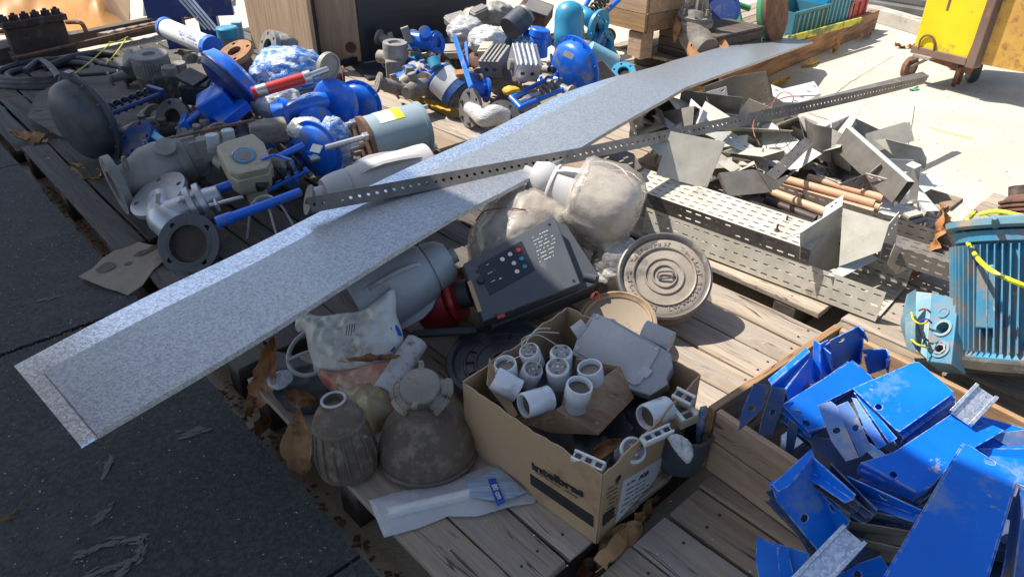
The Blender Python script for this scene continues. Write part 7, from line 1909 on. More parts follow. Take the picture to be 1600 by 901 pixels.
for i in range(9):
    r_ = random.Random(60 + i); x, y = r_.uniform(285, 345), r_.uniform(70, 100)
    SMF.append((x, solo('small_fitting', 'small fitting piled beneath the white and blue instrument', 'fitting', MB().cyl(P(x, y, .32), P(x + r_.uniform(-14, 14), y + r_.uniform(-9, 9), .38), r_.uniform(.015, .03), n=10), M[['castgrey', 'silver', 'rust', 'dusty'][i % 4]], P(x, y, .3), None, 'small fittings under the instrument', 35, .002)))
numbered(SMF)
solo('heap_sheet', 'dark sheet spread under the valves of the left heap', 'sheet', wobble(pillow(flatplane(300, 180, .145), [(20, 170), (150, 95), (330, 70), (500, 110), (560, 170), (420, 290), (250, 240), (120, 230)], .006, 3, .006, 6, thin=True), .002, 9), M['board_dark'], P(300, 180, .142), smooth=60)  # sheet in the dark board tone under the whole left heap
# ================================================================ cabinets behind
t = Thing('cabinet', 'wood grain and black panel cabinet lying open behind the valves', 'cabinet', P(570, 95, .16))
def vert(a, b, h, z0, th, mt, nm, lean=(0, 0)):
    """upright panel between two ground pixels"""
    A_, B_ = P(*a, z0), P(*b, z0); d = (B_ - A_); L = d.length; d.normalize()
    f = frx((A_ + B_) / 2 + V((lean[0], lean[1], h)) / 2, d, (0, 0, 1))
    t.add(nm, MB().box((0, 0, 0), (L, th, h)), M[mt], f, 0, .002)
vert((398, 74), (497, 106), .75, .165, .03, 'cabwood', 'wood_panel')
vert((498, 96), (566, 96), .75, .165, .02, 'cabwood', 'inner_panel')
vert((494, 104), (501, 96), .75, .165, .035, 'cabblack', 'frame_post')
vert((566, 97), (760, 66), .75, .165, .03, 'cabblack', 'black_panel')
vert((492, 118), (566, 97), .05, .15, .03, 'cabblack', 'base_rail')
q = P(549, 70, .30)
t.add('round_hole', MB().lathe([(.0, .0), (.045, 0), (.052, .004), (.052, .012), (.0, .012)], fr(P(549, 72, .30) + V((0, -.03, 0)), (0, -1, .05)), 24), M['rust_orange'])
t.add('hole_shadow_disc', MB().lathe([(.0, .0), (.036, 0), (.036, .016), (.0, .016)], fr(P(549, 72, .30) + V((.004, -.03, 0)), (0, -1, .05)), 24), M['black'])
beam('cabinet_floor_board', 'dark board lying flat at the foot of the black cabinet panel', 'board', P(560, 112, .15), P(770, 84, .15), .42, .02, M['cabblack'])

# ================================================================ centre heap
def small(name, label, cat, x, y, z): return Thing(name, label, cat, P(x, y, z), 'valves and instruments in the centre heap')
# dusty instrument, cap on top
t = small('dusty_positioner', 'small dust caked instrument head with round grey cap at the left of the centre heap', 'instrument head', 612, 130, .165)
s = S(617, 75, .40); c = P(617, 66, .43); upv = V((.05, -.05, 1)).normalized()
t.add('round_cap', MB().lathe([(19 * s, -.10), (19.5 * s, -.02), (19 * s, 0), (11 * s, 0), (10 * s, -.015), (0, -.015)], fr(c, upv), 32), M['castgrey'])
t.add('body', wobble(MB().lathe([(15 * s, -.26), (16 * s, -.2), (14 * s, -.14), (17 * s, -.10)], fr(c, upv), 20), .006, 20), M['dusty'])
boxp(t, 'side_block', P(617, 108, .28), (.11, .09, .12), (1, .2, 0), upv, 'dusty', .01)
cylp(t, 'side_port', P(592, 88, .33), P(606, 90, .33), 10 * s, 'dusty'); boxp(t, 'foot', P(602, 128, .19), (.08, .06, .03), (1, .1, 0), upv, 'rust', .004)
# white notched flange
t = small('notched_flange', 'pale round flange with notches around its rim and a rusty hub, standing upright', 'flange', 650, 145, .165)
s = S(650, 120, .28); c = P(648, 121, .28); n = V((-.45, -.80, .35)).normalized(); R = 25 * s
out = []
for k in range(64):
    a = 2 * math.pi * k / 64; out.append(((R * .86 if (k % 8) in (0, 1) else R) * math.cos(a), (R * .86 if (k % 8) in (0, 1) else R) * math.sin(a)))
t.add('notched_disc', MB().plate(out, [], .02, fr(c, n)), M['white'], smooth=0); t.add('back_ring', MB().cyl(c - n * .02, c - n * .05, R * .95, n=40), M['castgrey'])
cylp(t, 'hub', c, c + n * .02, R * .38, 'dusty'); cylp(t, 'stud', c + n * .02, c + n * .04, R * .14, 'castgrey')
cylp(t, 'pipe', c - n * .05, c - n * .15, R * .6, 'castgrey')
# drum with white label
t = small('labelled_drum', 'small dark blue drum with a large white paper label, tilted toward the front', 'instrument', 700, 150, .165)
a, b = P(684, 118, .36), P(716, 148, .27); s = S(700, 130, .3)
cylp(t, 'drum', a, b, 24 * s, 'blue_dirty'); cylp(t, 'label_band', a.lerp(b, .12), a.lerp(b, .72), 24.6 * s, 'white'); cylp(t, 'end_cap', b, b + (b - a).normalized() * .02, 22 * s, 'greyblue')  # slate end cap paints in the shaded end of the drum
cylp(t, 'top_port', P(682, 106, .42), P(676, 92, .46), 9 * s, 'teal')
boxp(t, 'orange_tag', P(718, 116, .38), (.06, .05, .03), (1, .4, 0), (0, -.3, 1), 'rust_orange')
# small blue valve
t = small('small_blue_valve', 'small sky blue flanged valve at the back left of the centre heap', 'valve', 660, 80, .2)
s = S(662, 60, .4)
cylp(t, 'body', P(645, 62, .42), P(682, 66, .42), 13 * s, 'blue'); flg(t, P(684, 66, .42), (.8, -.5, .3), 17 * s, .02, 8 * s, 4, 'blue'); cylp(t, 'bonnet', P(664, 62, .42), P(664, 50, .50), 9 * s, 'blue'); flg(t, P(643, 62, .42), (-.8, -.5, .2), 15 * s, .02, 7 * s, 4, 'blue_dirty')
boxp(t, 'linkage', P(636, 55, .46), (.05, .03, .10), (1, .2, .3), (0, 0, 1), 'castgrey')
# blue levers
for i, (a, b, w) in enumerate((((710, 57, .52), (736, 136, .40), 8), ((728, 66, .50), (731, 104, .42), 5))):
    A, B = P(*a), P(*b); s = S(720, 90, .45)
    solo('blue_lever', ['long flat bright blue lever standing over the centre heap', 'short bright blue lever just right of the long one'][i], 'lever', MB().box((0, 0, 0), ((B - A).length, w * s, .012)), M['blue'], None, frx((A + B) / 2, B - A, (-.3, -.9, .2)), 'blue levers', 0, .003)
# flanged elbow
t = small('flanged_elbow', 'cream pipe elbow with two grey bolt holed flanges, nearest the metal strip', 'pipe elbow', 760, 200, .165)
s = S(750, 172, .24)
n1 = V((-.80, -.55, .20)).normalized(); c1 = P(733, 169, .25); flg(t, c1, n1, 30 * s, .018, 0, 6, 'primer')
n2 = V((.25, -.80, .50)).normalized(); c2 = P(786, 184, .24); flg(t, c2, n2, 27 * s, .018, 14 * s, 6, 'castgrey')
t.add('bend', MB().tube([c1, P(745, 176, .25), P(757, 184, .25), P(772, 180, .26), c2 - n2 * .02], [10 * s, 12 * s, 14 * s, 16 * s, 17 * s], 22, 6), M['wrapwhite'], smooth=60)
for k in range(5):
    a_ = k * 1.05 + .3; q = fr(c1, n1) @ V((23.5 * s * math.cos(a_), 23.5 * s * math.sin(a_), 0)); t.add('bolt', bolts(q, n1, 0, 1, .012, .016), M['greyflange'])
# ribbed silver actuators
def ribbed(label, x, y, z, w, h, d, xd, mt='castgrey'):
    t = small('rack_actuator', label, 'valve actuator', x, y + 15, z - .1); s = S(x, y, z)
    zd = V((.15, -.45, .85)); c = P(x, y, z)
    boxp(t, 'body', c, (w * s, h * s, d * s), xd, zd, mt, .004)
    f = frx(c, xd, zd)
    for k in (-.3, -.1, .1, .3):
        t.add('rib', MB().box((k * w * s, 0, d * s / 2 + .004), (w * s * .07, h * s * .96, .012)), M[mt], f, 0, .002)
    cylp(t, 'pinion_cap', f @ V((-w * s * .5, -h * s * .1, 0)), f @ V((-w * s * .5 - .025, -h * s * .1, 0)), 9 * s, 'castgrey')
    for k in (-1, 1): t.add('port', MB().lathe([(.012, 0), (.012, .003), (0, .003)], f @ Matrix.Translation((k * w * s * .2, -h * s / 2, 0)) @ Matrix.Rotation(rad(90), 4, 'X'), 12), M['black'])
ribbed('silver ribbed valve actuator block tilted in the centre of the heap', 820, 98, .44, 40, 48, 34, (1, .25, -.1), 'silver')
ribbed('duller grey ribbed actuator block left of the silver one', 776, 96, .40, 36, 44, 30, (.9, -.5, .1), 'castgrey')
for i, (x, y, z, w) in enumerate(((760, 62, .46, 26), (728, 48, .44, 26), (776, 22, .48, 22), (742, 30, .44, 22))):
    solo('wrapped_instrument', ['instrument wrapped in silvery bubble wrap above the duller ribbed block', 'silvery wrapped instrument left of the bubble wrapped one', 'grey wrapped round instrument at the top of the heap', 'pale wrapped box instrument behind the others'][i], 'wrapped bundle', lump(P(x, y, z), w * S(x, y, z) * 1.1, w * S(x, y, z), w * S(x, y, z) * .8, None, 30 + i, .18, 2.2, 4, .12), M[['wrapwhite', 'wrapwhite', 'castgrey', 'wrap'][i]], P(x, y, z - .1), None, 'bundles in plastic wrap', 60)
for i, (x, y, z, dx, dy, dz, xd, mt) in enumerate(((712, 32, .44, .14, .09, .05, (1, .5, .2), 'castgrey'), (748, 22, .50, .12, .07, .06, (1, .8, .3), 'castgrey'), (760, 82, .42, .08, .09, .07, (1, -.3, .1), 'cream'), (702, 82, .30, .2, .1, .05, (1, .15, 0), 'tray'))):
    t = small('instrument_box', ['flat grey instrument box at the back of the centre heap', 'small tilted grey box on top of the back of the heap', 'cream boxed instrument beside the bubble wrap', 'pale tray box behind the labelled drum'][i], 'instrument box', x, y, z - .06)
    boxp(t, 'case', P(x, y, z), (dx, dy, dz), xd, (0, -.3, 1), mt, .006); boxp(t, 'lid', P(x, y, z) + V((0, 0, dz * .55)), (dx * .9, dy * .9, .012), xd, (0, -.3, 1), mt, .004)
t = small('brown_box', 'open brown faced box tilted at the top of the centre heap', 'box', 838, 30, .4)
boxp(t, 'case', P(836, 20, .52), (.20, .14, .10), (1, -.4, -.25), (.2, -.5, .8), 'rust', .004); boxp(t, 'face', P(842, 12, .57), (.17, .11, .012), (1, -.4, -.25), (.2, -.5, .8), 'primer', .004)
t = small('cylindrical_meter', 'dark green grey ribbed meter lying behind the silver actuator', 'meter', 812, 40, .35)
cylp(t, 'housing', P(796, 46, .46), P(818, 26, .52), 18 * S(810, 30, .45), 'motor_pale' if False else 'greyblue'); cylp(t, 'cap', P(818, 26, .52), P(824, 20, .54), 15 * S(810, 30, .45), 'castgrey')
# big blue diaphragm
t = Thing('valve_actuator', 'large glossy bright blue round actuator in the sun, beside the silver ribbed block', 'valve actuator', P(890, 150, .165), 'diaphragm valve actuators')
A, B = P(900, 104, .38), P(862, 122, .35); ax = (B - A).normalized(); s = S(895, 105, .36)
diaphragm(t, A, -ax * 1.0, 43 * s, 'blue', .55, .35, 14)
t.add('rating_plate', MB().box((0, 0, 0), (.055, .035, .002)), M['castgrey'], frx(P(888, 86, .50), (1, -.3, -.4), (-.3, -.6, .8)), 0)
q = P(866, 110, .38); t.add('port', MB().cyl(q, q + V((-.5, -.7, .3)).normalized() * .05, .018, n=10), M['black'])
# spring yoke lying in front
t = small('spring_yoke', 'bright blue yoke frame with spring and silver stem, in front of the large blue actuator', 'valve yoke', 840, 170, .17)
a, b = P(812, 168, .26), P(884, 138, .30)
cylp(t, 'pillar', a, b, .014, 'blue'); cylp(t, 'pillar', P(800, 153, .29), P(862, 120, .32), .014, 'blue'); t.add('end_bar', MB().cyl(P(798, 152, .29), P(814, 169, .26), .016, n=12), M['blue'])
t.add('spring', spring(P(836, 148, .28), P(866, 134, .31), .028, .007, 4), M['dusty']); cylp(t, 'spindle', P(812, 160, .27), P(842, 146, .29), .015, 'silver'); cylp(t, 'spindle_nut', P(820, 157, .27), P(832, 151, .28), .026, 'silver', n=6)
solo('orange_rag', 'orange plastic scrap tucked at the end of the blue yoke', 'plastic scrap', lump(P(799, 142, .31), .05, .035, .025, None, 41, .2, 2, 3, .1), M['leaf_yellow'], P(799, 145, .28), None, None, 60)
# blue dome
t = small('dome_cap_valve', 'tall turquoise dome capped cylinder standing behind the large blue actuator', 'valve actuator', 888, 80, .3)
a = P(889, 62, .47); s = S(886, 40, .5); ax = V((-.02, .02, 1)).normalized()
t.add('dome', MB().lathe([(22 * s, -.0), (23 * s, .01), (23 * s, .05), (22 * s, .06), (22 * s, .13), (20 * s, .17), (15 * s, .20), (7 * s, .215), (0, .218)], fr(a, ax), 40), M['teal'])
cylp(t, 'neck', a - ax * .14, a, 10 * s, 'blue_dirty'); rods(t, a - ax * .13, a, V((14 * s, 0, 0)), .009, 'blue')
# elbow with flange
t = small('blue_elbow', 'turquoise pipe elbow with a thin flange seen nearly edge on, right of the dome', 'pipe elbow', 920, 60, .3)
c = P(937, 42, .47); n = V((.62, -.55, -.1)).normalized(); s = S(930, 40, .45)
flg(t, c, n, 25 * s, .02, 12 * s, 4, 'teal'); t.add('bend', MB().tube([P(906, 20, .52), P(916, 26, .52), P(926, 34, .49), c - n * .02], 12 * s, 18, 5), M['teal'])
t = small('blue_flange_valve', 'dark turquoise flanged pipe end below the elbow', 'pipe elbow', 935, 85, .25)
c = P(948, 70, .36); n = V((.75, -.6, .1)).normalized(); flg(t, c, n, 22 * s, .02, 10 * s, 6, 'teal'); cylp(t, 'pipe', c - n * .02, P(925, 64, .38), 15 * s, 'blue_dirty'); cylp(t, 'lower_pipe', P(945, 76, .34), P(956, 92, .26), 12 * s, 'teal')
# round small blue valve
t = small('round_blue_valve', 'stubby bright blue valve body with round cover left of the dome', 'valve', 840, 75, .3)
c = P(842, 58, .44); s = S(842, 58, .42); cylp(t, 'body', c - V((0, 0, .12)), c, 14 * s, 'blue'); cylp(t, 'cover', c, c + V((.01, .0, .05)), 16 * s, 'blue', bevel=.006)
cylp(t, 'side_port', P(858, 64, .40), P(846, 62, .40), 9 * s, 'blue'); cylp(t, 'side_port', P(822, 54, .41), P(838, 58, .41), 8 * s, 'blue')
# spring and rods at the top
t = small('spring_valve', 'blue two pillar valve yoke with a dark spring, leaning at the top edge', 'valve yoke', 925, 15, .35)
cylp(t, 'pillar', P(908, 20, .50), P(928, -12, .60), .016, 'blue'); cylp(t, 'pillar', P(936, 30, .48), P(975, -8, .60), .016, 'blue'); t.add('spring', spring(P(920, 24, .50), P(948, -6, .60), .035, .009, 5), M['dustydark'])
# pale turquoise cylinder
t = small('dirty_cylinder', 'dusty pale turquoise cylinder ending in a white lid, beside the black crate gap', 'air cylinder', 950, 105, .2)
a, b = P(920, 78, .36), P(962, 100, .27); s = S(940, 90, .3)
cylp(t, 'barrel', a, b, 14 * s, 'teal_pale'); c = P(975, 92, .28); cylp(t, 'lid', c - V((0, 0, .05)), c, 16 * s, 'white', bevel=.005); cylp(t, 'lid_rim', c, c + V((0, 0, .01)), 17 * s, 'cream')
t = small('teal_flange', 'teal bolt flange lying against the strip edge', 'flange', 972, 115, .2); c = P(974, 112, .26); flg(t, c, V((-.1, -.6, .8)).normalized(), 19 * S(974, 112, .26), .02, 9 * S(974, 112, .26), 6, 'teal')
sheet('plain grey sheet bracket leaning between the large blue actuator and the strip', ((935, 100, .38), (955, 112, .36), (940, 130, .26)), [(932, 98), (942, 94), (966, 122), (942, 130)], 'primer', .004, group='valves and instruments in the centre heap', name='sheet_bracket', cat='bracket')
# filler parts low in the heaps so that the masses read solid
r_ = random.Random(77)
kinds = ['castgrey', 'blue', 'dusty', 'dustydark', 'teal', 'primer', 'blue_dirty', 'castgrey', 'rust', 'dusty', 'primer']
cells = []
cells += [(r_.uniform(610, 960), r_.uniform(60, 140), .165) for _ in range(52)]
cells += [(r_.uniform(200, 520), r_.uniform(110, 270), .142) for _ in range(64)]
desc = {'castgrey': 'grey cast', 'blue': 'bright blue', 'dusty': 'dust caked', 'dustydark': 'dark dusty', 'teal': 'turquoise', 'primer': 'dull steel', 'blue_dirty': 'dirty blue', 'silver': 'silver', 'rust': 'rusty'}
BUR = []
for i, (x, y, z) in enumerate(cells):
    if x > 900 and y > 118: continue
    k = kinds[r_.randrange(len(kinds))]; k = 'dustydark' if (k == 'teal' and i >= 52) else k; side = 'centre' if i < 52 else 'left'
    t = Thing('pipe_fitting', desc[k] + ' flanged pipe fitting buried low in the ' + side + ' heap', 'pipe fitting', P(x, y, z), desc[k] + ' fittings buried in the ' + side + ' heap')
    an = r_.uniform(0, 6.3); d = V((math.cos(an), math.sin(an), r_.uniform(-.2, .5))).normalized(); c = P(x, y, z + r_.uniform(.06, .15)); BUR.append((x, t.o)); rr = r_.uniform(.022, .045); L = r_.uniform(.06, .13)
    t.add('body', MB().lathe([(0, -L), (rr * .8, -L), (rr, -L * .7), (rr * 1.25, 0), (rr, L * .7), (rr * .8, L), (0, L)], fr(c, d), 18), M[k])
    flg(t, c + d * L, d, rr * 1.7, .014, rr * .7, 4, k)
    if i % 2: flg(t, c - d * L, -d, rr * 1.6, .014, rr * .7, 4, k)
    cylp(t, 'bonnet', c, c + V((r_.uniform(-.3, .3), r_.uniform(-.3, .3), 1)).normalized() * rr * 2.2, rr * .6, k)

numbered(BUR)
# ================================================================ wooden crates and right background
def crate(label, c, dims, xd, mts=('cratewood', 'cratewood'), zt=1):
    t = Thing('wooden_case', label, 'wooden crate', V(c) - V((0, 0, dims[2] / 2)), 'closed wooden cases'); f = frx(c, xd); w, d, h = dims; n = 3
    for k in range(n):
        zc = -h / 2 + h * (k + .5) / n
        for y in (-d / 2, d / 2): t.add('side_plank', MB().box((0, y, zc), (w, .022, h / n - .004)), M[mts[0]], f, 0, .002)
        for x in (-w / 2, w / 2): t.add('end_plank', MB().box((x, 0, zc), (.022, d - .024, h / n - .004)), M[mts[1]], f, 0, .002)
    t.add('lid', MB().box((0, 0, h / 2 + .010), (w + .02, d + .02, .018)), M[mts[0]], f, 0, .002)
    t.add('batten', MB().box((w * .2, -d / 2 - .020, 0), (.06, .018, h)), M[mts[0]], f, 0, .002)
    return t
c = P(1000, 48, .42); xd = V((1, .28, 0))
# the front lower corner between two visible faces is at px (1008, 52)
q = P(1008, 52, .36); ex = V((.985, .10, 0)).normalized()
front = (P(945, 36, .36) - q); front.z = 0; front.normalize(); side = V((-front.y, front.x, 0)); side = side if side.y > 0 else -side
crate('sunlit orange brown wooden case stacked above the dark opening behind the valves', q + front * .25 + side * .30 + V((0, 0, .18)), (.5, .6, .36), front)
t = Thing('timber_block', 'pale split timber block supporting the wooden case', 'timber', P(975, 85, .165))
boxp(t, 'block', q + front * .10 + side * .07 + V((0, 0, -.10)), (.13, .12, .18), front, (0, 0, 1), 'cratewood', .006)
crate('dark nearly black wooden case under the sunlit one, right of the timber block', q + side * .36 + V((.22, .0, -.10)), (.50, .5, .18), front, ('beam', 'beam'))
# rusty valve
t = Thing('rusty_valve', 'dirty rust brown valve with a big round flange leaning on the strip', 'valve', P(1095, 75, .165))
s = S(1095, 50, .35); c = P(1107, 76, .30); n = V((-.05, -.55, .84)).normalized()
flg(t, c, n, 31 * s, .03, 17 * s, 6, 'rust_orange', bm='rust_dark')
t.add('body', wobble(MB().tube([c - n * .03, P(1094, 70, .30), P(1082, 52, .36), P(1085, 34, .42)], [20 * s, 22 * s, 22 * s, 26 * s], 22, 5), .006, 14), M['dusty'])
b0 = P(1085, 30, .44); flg(t, b0, (.05, -.15, 1), 29 * s, .03, 0, 8, 'dusty'); b1 = b0 + V((.0, .0, .035)); flg(t, b1, (.05, -.15, 1), 26 * s, .02, 0, 8, 'dusty')
for k in range(7):
    a_ = k * .9; q_ = b1 + V((22 * s * math.cos(a_), 22 * s * math.sin(a_), 0)); t.add('stud', MB().cyl(q_, q_ + V((0, 0, .04)), .010, n=6), M[['dusty', 'silver'][k % 2]])
t.add('yoke', MB().tube([b1 + V((-.07, 0, 0)), b1 + V((-.05, 0, .16)), b1 + V((0, 0, .22)), b1 + V((.05, 0, .16)), b1 + V((.07, 0, 0))], .02, 10), M['dusty']); cylp(t, 'stem', b1, b1 + V((0, 0, .3)), .015, 'steelrod')
t.add('hanging_leaf', MB().tube([P(1062, 22, .45), P(1058, 45, .4), P(1054, 66, .3)], [.02, .03, .006], 8), M['leaf'])
# blue disc behind and green wheel
t = Thing('blue_disc', 'dark blue round handwheel behind the rusty valve', 'handwheel', P(1125, 40, .2)); c = P(1126, 16, .42)
t.add('rim', MB().lathe([(.115, -.015), (.14, -.012), (.14, .012), (.115, .015)], fr(c, (-.2, -.8, .5)), 36, True), M['navy']); t.add('web', MB().lathe([(.03, -.008), (.12, -.004), (.12, .004), (.03, .008)], fr(c, (-.2, -.8, .5)), 30), M['navy'])
t = Thing('green_frame', 'green painted steel frame bars beside the brown disc', 'steel frame', P(1150, 50, .2))
for (a, b) in (((1138, 2, .45), (1172, 14, .40)), ((1140, 30, .28), (1176, 44, .24)), ((1150, 6, .4), (1158, 42, .25))): cylp(t, 'bar', P(*a), P(*b), .022, 'green')
t = Thing('large_brown_disc', 'large rust brown round disc with a green back, standing beyond the strip end', 'disc', P(1205, 60, .17))
c = P(1214, 16, .44); n = V((.78, -.58, .22)).normalized(); s = S(1214, 16, .44); R = 50 * s
t.add('face_disc', wobble(MB().lathe([(0, .02), (R * .3, .022), (R * .9, .015), (R, 0), (R, -.02), (0, -.02)], fr(c, n), 44), .006, 9), M['rust'])
t.add('green_back', MB().lathe([(0, -.021), (R * .97, -.021), (R * 1.0, -.035), (R * .95, -.07), (R * .5, -.10), (0, -.10)], fr(c, n), 44), M['green'])
# plastic crates
def pcrate(label, a, b, depth, h, mt, z=.17, ribs=7):
    A, B = P(*a, z), P(*b, z); d = (B - A); L = d.length; d.normalize(); inn = V((-d.y, d.x, 0)); inn = inn if inn.y > 0 else -inn
    t = Thing('plastic_crate', label, 'plastic crate', (A + B) / 2 + inn * depth / 2, 'plastic crates on the low platform'); f = frx((A + B) / 2 + inn * depth / 2, d)
    t.add('bottom', MB().box((0, 0, .005), (L, depth, .01)), M[mt], f, 0)
    for y in (-depth / 2, depth / 2): t.add('wall', MB().box((0, y, h / 2), (L, .008, h)), M[mt], f, 0)
    for x in (-L / 2, L / 2): t.add('wall', MB().box((x, 0, h / 2), (.008, depth - .01, h)), M[mt], f, 0)
    t.add('rim', MB().box((0, -depth / 2 - .006, h), (L + .03, .02, .02)).box((0, depth / 2 + .006, h), (L + .03, .02, .02)), M[mt], f, 0, .003)
    for k in range(ribs):
        x = -L / 2 + L * (k + .5) / ribs
        t.add('rib', MB().box((x, -depth / 2 - .010, h * .45), (.014, .014, h * .85)), M['teal_pale' if mt != 'cratered' else 'cratered'], f, 0, .002)
    return t
pcrate('dark teal slatted plastic crate on the low platform, half behind the brown disc', (1238, 56), (1288, 42), .30, .17, 'crateteal')
pcrate('bright blue topped plastic crate between the teal crate and the red one', (1286, 40), (1328, 28), .36, .22, 'crateblue')
pcrate('small red plastic crate at the far right end of the low platform', (1324, 30), (1352, 20), .28, .13, 'cratered', ribs=3)
solo('yellow_strap', 'yellow and green strap band along the foot of the plastic crates', 'strap', MB().box((0, 0, 0), ((P(1345, 32, .2) - P(1232, 62, .2)).length, .015, .05)), mat('strap_yellow_green', (.55, .5, .03), (.12, .17, .04), rough=.5, ns=12, ramp=(.45, .55), var=0), None, frx((P(1345, 32, .2) + P(1232, 62, .2)) / 2, P(1345, 32, .2) - P(1232, 62, .2)), None, 0)

# ================================================================ yellow skip on castors
t = Thing('yellow_skip', 'worn yellow steel tipping skip on small castors, with an ochre side body', 'skip', P(1500, 110, 0))
a, b = P(1430, 72, .25), P(1512, 91, .25); d = (b - a); d.z = 0; L = d.length; d.normalize(); inn = V((-d.y, d.x, 0)); inn = inn if inn.y > 0 else -inn
f = frx(a, d)
Hh = .95
def q4(nm, pts, mt, th=.012):
    A_, B_, C_, D_ = [V(p) for p in pts]; rows = [[A_.lerp(B_, i / 6).lerp(D_.lerp(C_, i / 6), j / 6) for i in range(7)] for j in range(7)]
    return t.add(nm, MB().ribbon(rows, th), M[mt], smooth=20)
upz = V((0, 0, 1)); A_, B_ = a, a + d * L
fp = q4('front_panel', (A_, B_, B_ + upz * Hh + d * .06, A_ + upz * Hh - d * .02), 'yellow')
t.add('lower_lip', MB().box((L / 2, -.012, -.02), (L + .02, .03, .05)), M['brownpaint'], f, 0, .004)
t.add('corner_post', MB().box((0, 0, 0), (.06, .09, Hh + .1)), M['brownpaint'], frx(B_ + d * .05 + upz * (Hh / 2), d), 0, .006)
dd = (P(1620, 100, .2) - P(1535, 84, .2)); dd.z = 0; dd.normalize()
S0 = B_ + d * .09 + inn * .02 - upz * .02
q4('side_body', (S0, S0 + dd * 1.6, S0 + dd * 1.6 + upz * Hh, S0 + upz * Hh), 'yellow_old')
q4('top_edge', (S0 + upz * (.44) - inn * .004 + d * .0, S0 + dd * 1.6 + upz * .44 - inn * .004, S0 + dd * 1.6 + upz * .47 - inn * .004, S0 + upz * .47 - inn * .004), 'brownpaint', .016)
q4('back_body', (A_ + inn * .7, B_ + inn * .7, B_ + inn * .7 + upz * Hh, A_ + inn * .7 + upz * Hh), 'yellow')
q4('left_body', (A_ + inn * .7, A_ + inn * .01, A_ + inn * .01 + upz * Hh, A_ + inn * .7 + upz * Hh), 'yellow')
q4('bottom', (A_ + upz * .01, B_ + upz * .01, B_ + inn * .7 + upz * .01, A_ + inn * .7 + upz * .01), 'brownpaint')
pl = Plane.__new__(Plane); nn = -inn; pl.set(a + nn * .004, d, nn)
# the plane's x should run left to right
pl.x = d; pl.n = nn; pl.y = nn.cross(d); pl.m = Matrix((pl.x, pl.y, pl.n)).transposed().to_4x4(); pl.m.translation = a + nn * .004
def ln(p, q, r=.004): return MB().tube([pl.hit(*p), pl.hit(*q)], r, 6, 1)
t.add('seam', ln((1463, 28), (1493, 33)), M['brownpaint'], parent=fp); t.add('seam', ln((1482, 4), (1502, 8), .002), M['brownpaint'], parent=fp); t.add('seam', ln((1503, 8), (1494, 32), .002), M['brownpaint'], parent=fp)
t.add('stencil_number', ontext(pl, '21', 1477, 46, 1490, 49, .085, .001, 0), M['brownpaint'], smooth=0, parent=fp); t.add('seam', ln((1470, 52), (1491, 55), .002), M['brownpaint'], parent=fp)
t.add('latch', MB().box((0, 0, 0), (.02, .02, .09)), M['rust'], frx(pl.hit(1484, 6), d), 0, .003, parent=fp)
rg = [pl.hit(1438, 76), pl.hit(1441, 62), pl.hit(1450, 55), pl.hit(1460, 58), pl.hit(1463, 68), pl.hit(1462, 78)]
t.add('ring_handle', MB().tube([p - inn * .02 for p in rg], .007, 8), M['rust'])
t.add('castor_plate', MB().box((0, 0, 0), (.13, .12, .02)), M['dusty'], frx(P(1447, 88, .20), d), 0, .003)
w = P(1421, 106, .08); wax = V((.5, -.85, 0)).normalized()
cs = t.add('castor_wheel', MB().lathe([(.03, -.02), (.062, -.02), (.078, -.016), (.08, 0), (.078, .016), (.062, .02), (.03, .02)], fr(w, wax), 28), M['rust'])
cylp(t, 'castor_hub', w - wax * .028, w + wax * .028, .03, 'dusty', parent=cs)
for s_ in (-1, 1): t.add('castor_fork', MB().box((0, 0, 0), (.03, .006, .13)), M['dusty'], frx((w + P(1440, 88, .19)) / 2 + wax * .03 * s_, V((1, .3, -.4)), (w - P(1440, 88, .19)).normalized() * -1), 0, .001)
t.add('base_rail', MB().box((0, 0, 0), (L * .9, .05, .05)), M['rust'], frx(P(1480, 97, .17), P(1503, 105, .15) - P(1465, 92, .18)), 0, .003)
for (p_, q_) in (((1500, 104, .18), (1490, 133, .01)), ((1510, 92, .22), (1497, 130, .02)), ((1512, 80, .26), (1510, 108, .10))):
    t.add('leg_bar', MB().cyl(P(*p_), P(*q_), .016, n=8), M['rust'])
w2 = P(1524, 92, .16); t.add('side_wheel', MB().lathe([(.04, -.03), (.15, -.03), (.16, -.02), (.16, .02), (.15, .03), (.04, .03)], fr(w2, V((.9, -.35, .1))), 36), M['greyflange'])
t.add('hinge_bolt', MB().cyl(P(1522, 76, .3), P(1532, 84, .27), .012, n=8), M['silver'])
pl2 = Plane.__new__(Plane); nn = V((dd.y, -dd.x, 0)); nn = nn if nn.y < 0 else -nn
pl2.x, pl2.n, pl2.y, pl2.o = dd, nn, nn.cross(dd), S0 + nn * .006
pl2.m = Matrix((pl2.x, pl2.y, pl2.n)).transposed().to_4x4(); pl2.m.translation = pl2.o
t.add('side_lettering', ontext(pl2, 'om', 1561, 8, 1594, 10, .16, .004, 0), M['brownpaint'], smooth=0)
t.add('rear_support', MB().box((0, 0, 0), (.06, .06, .24)), M['brownpaint'], frx(S0 + dd * 1.3 + inn * .3 + V((0, 0, -.12)), dd), 0)
t.add('rear_support', MB().box((0, 0, 0), (.06, .06, .24)), M['brownpaint'], frx(A_ + inn * .6 + V((0, 0, -.12)), dd), 0)

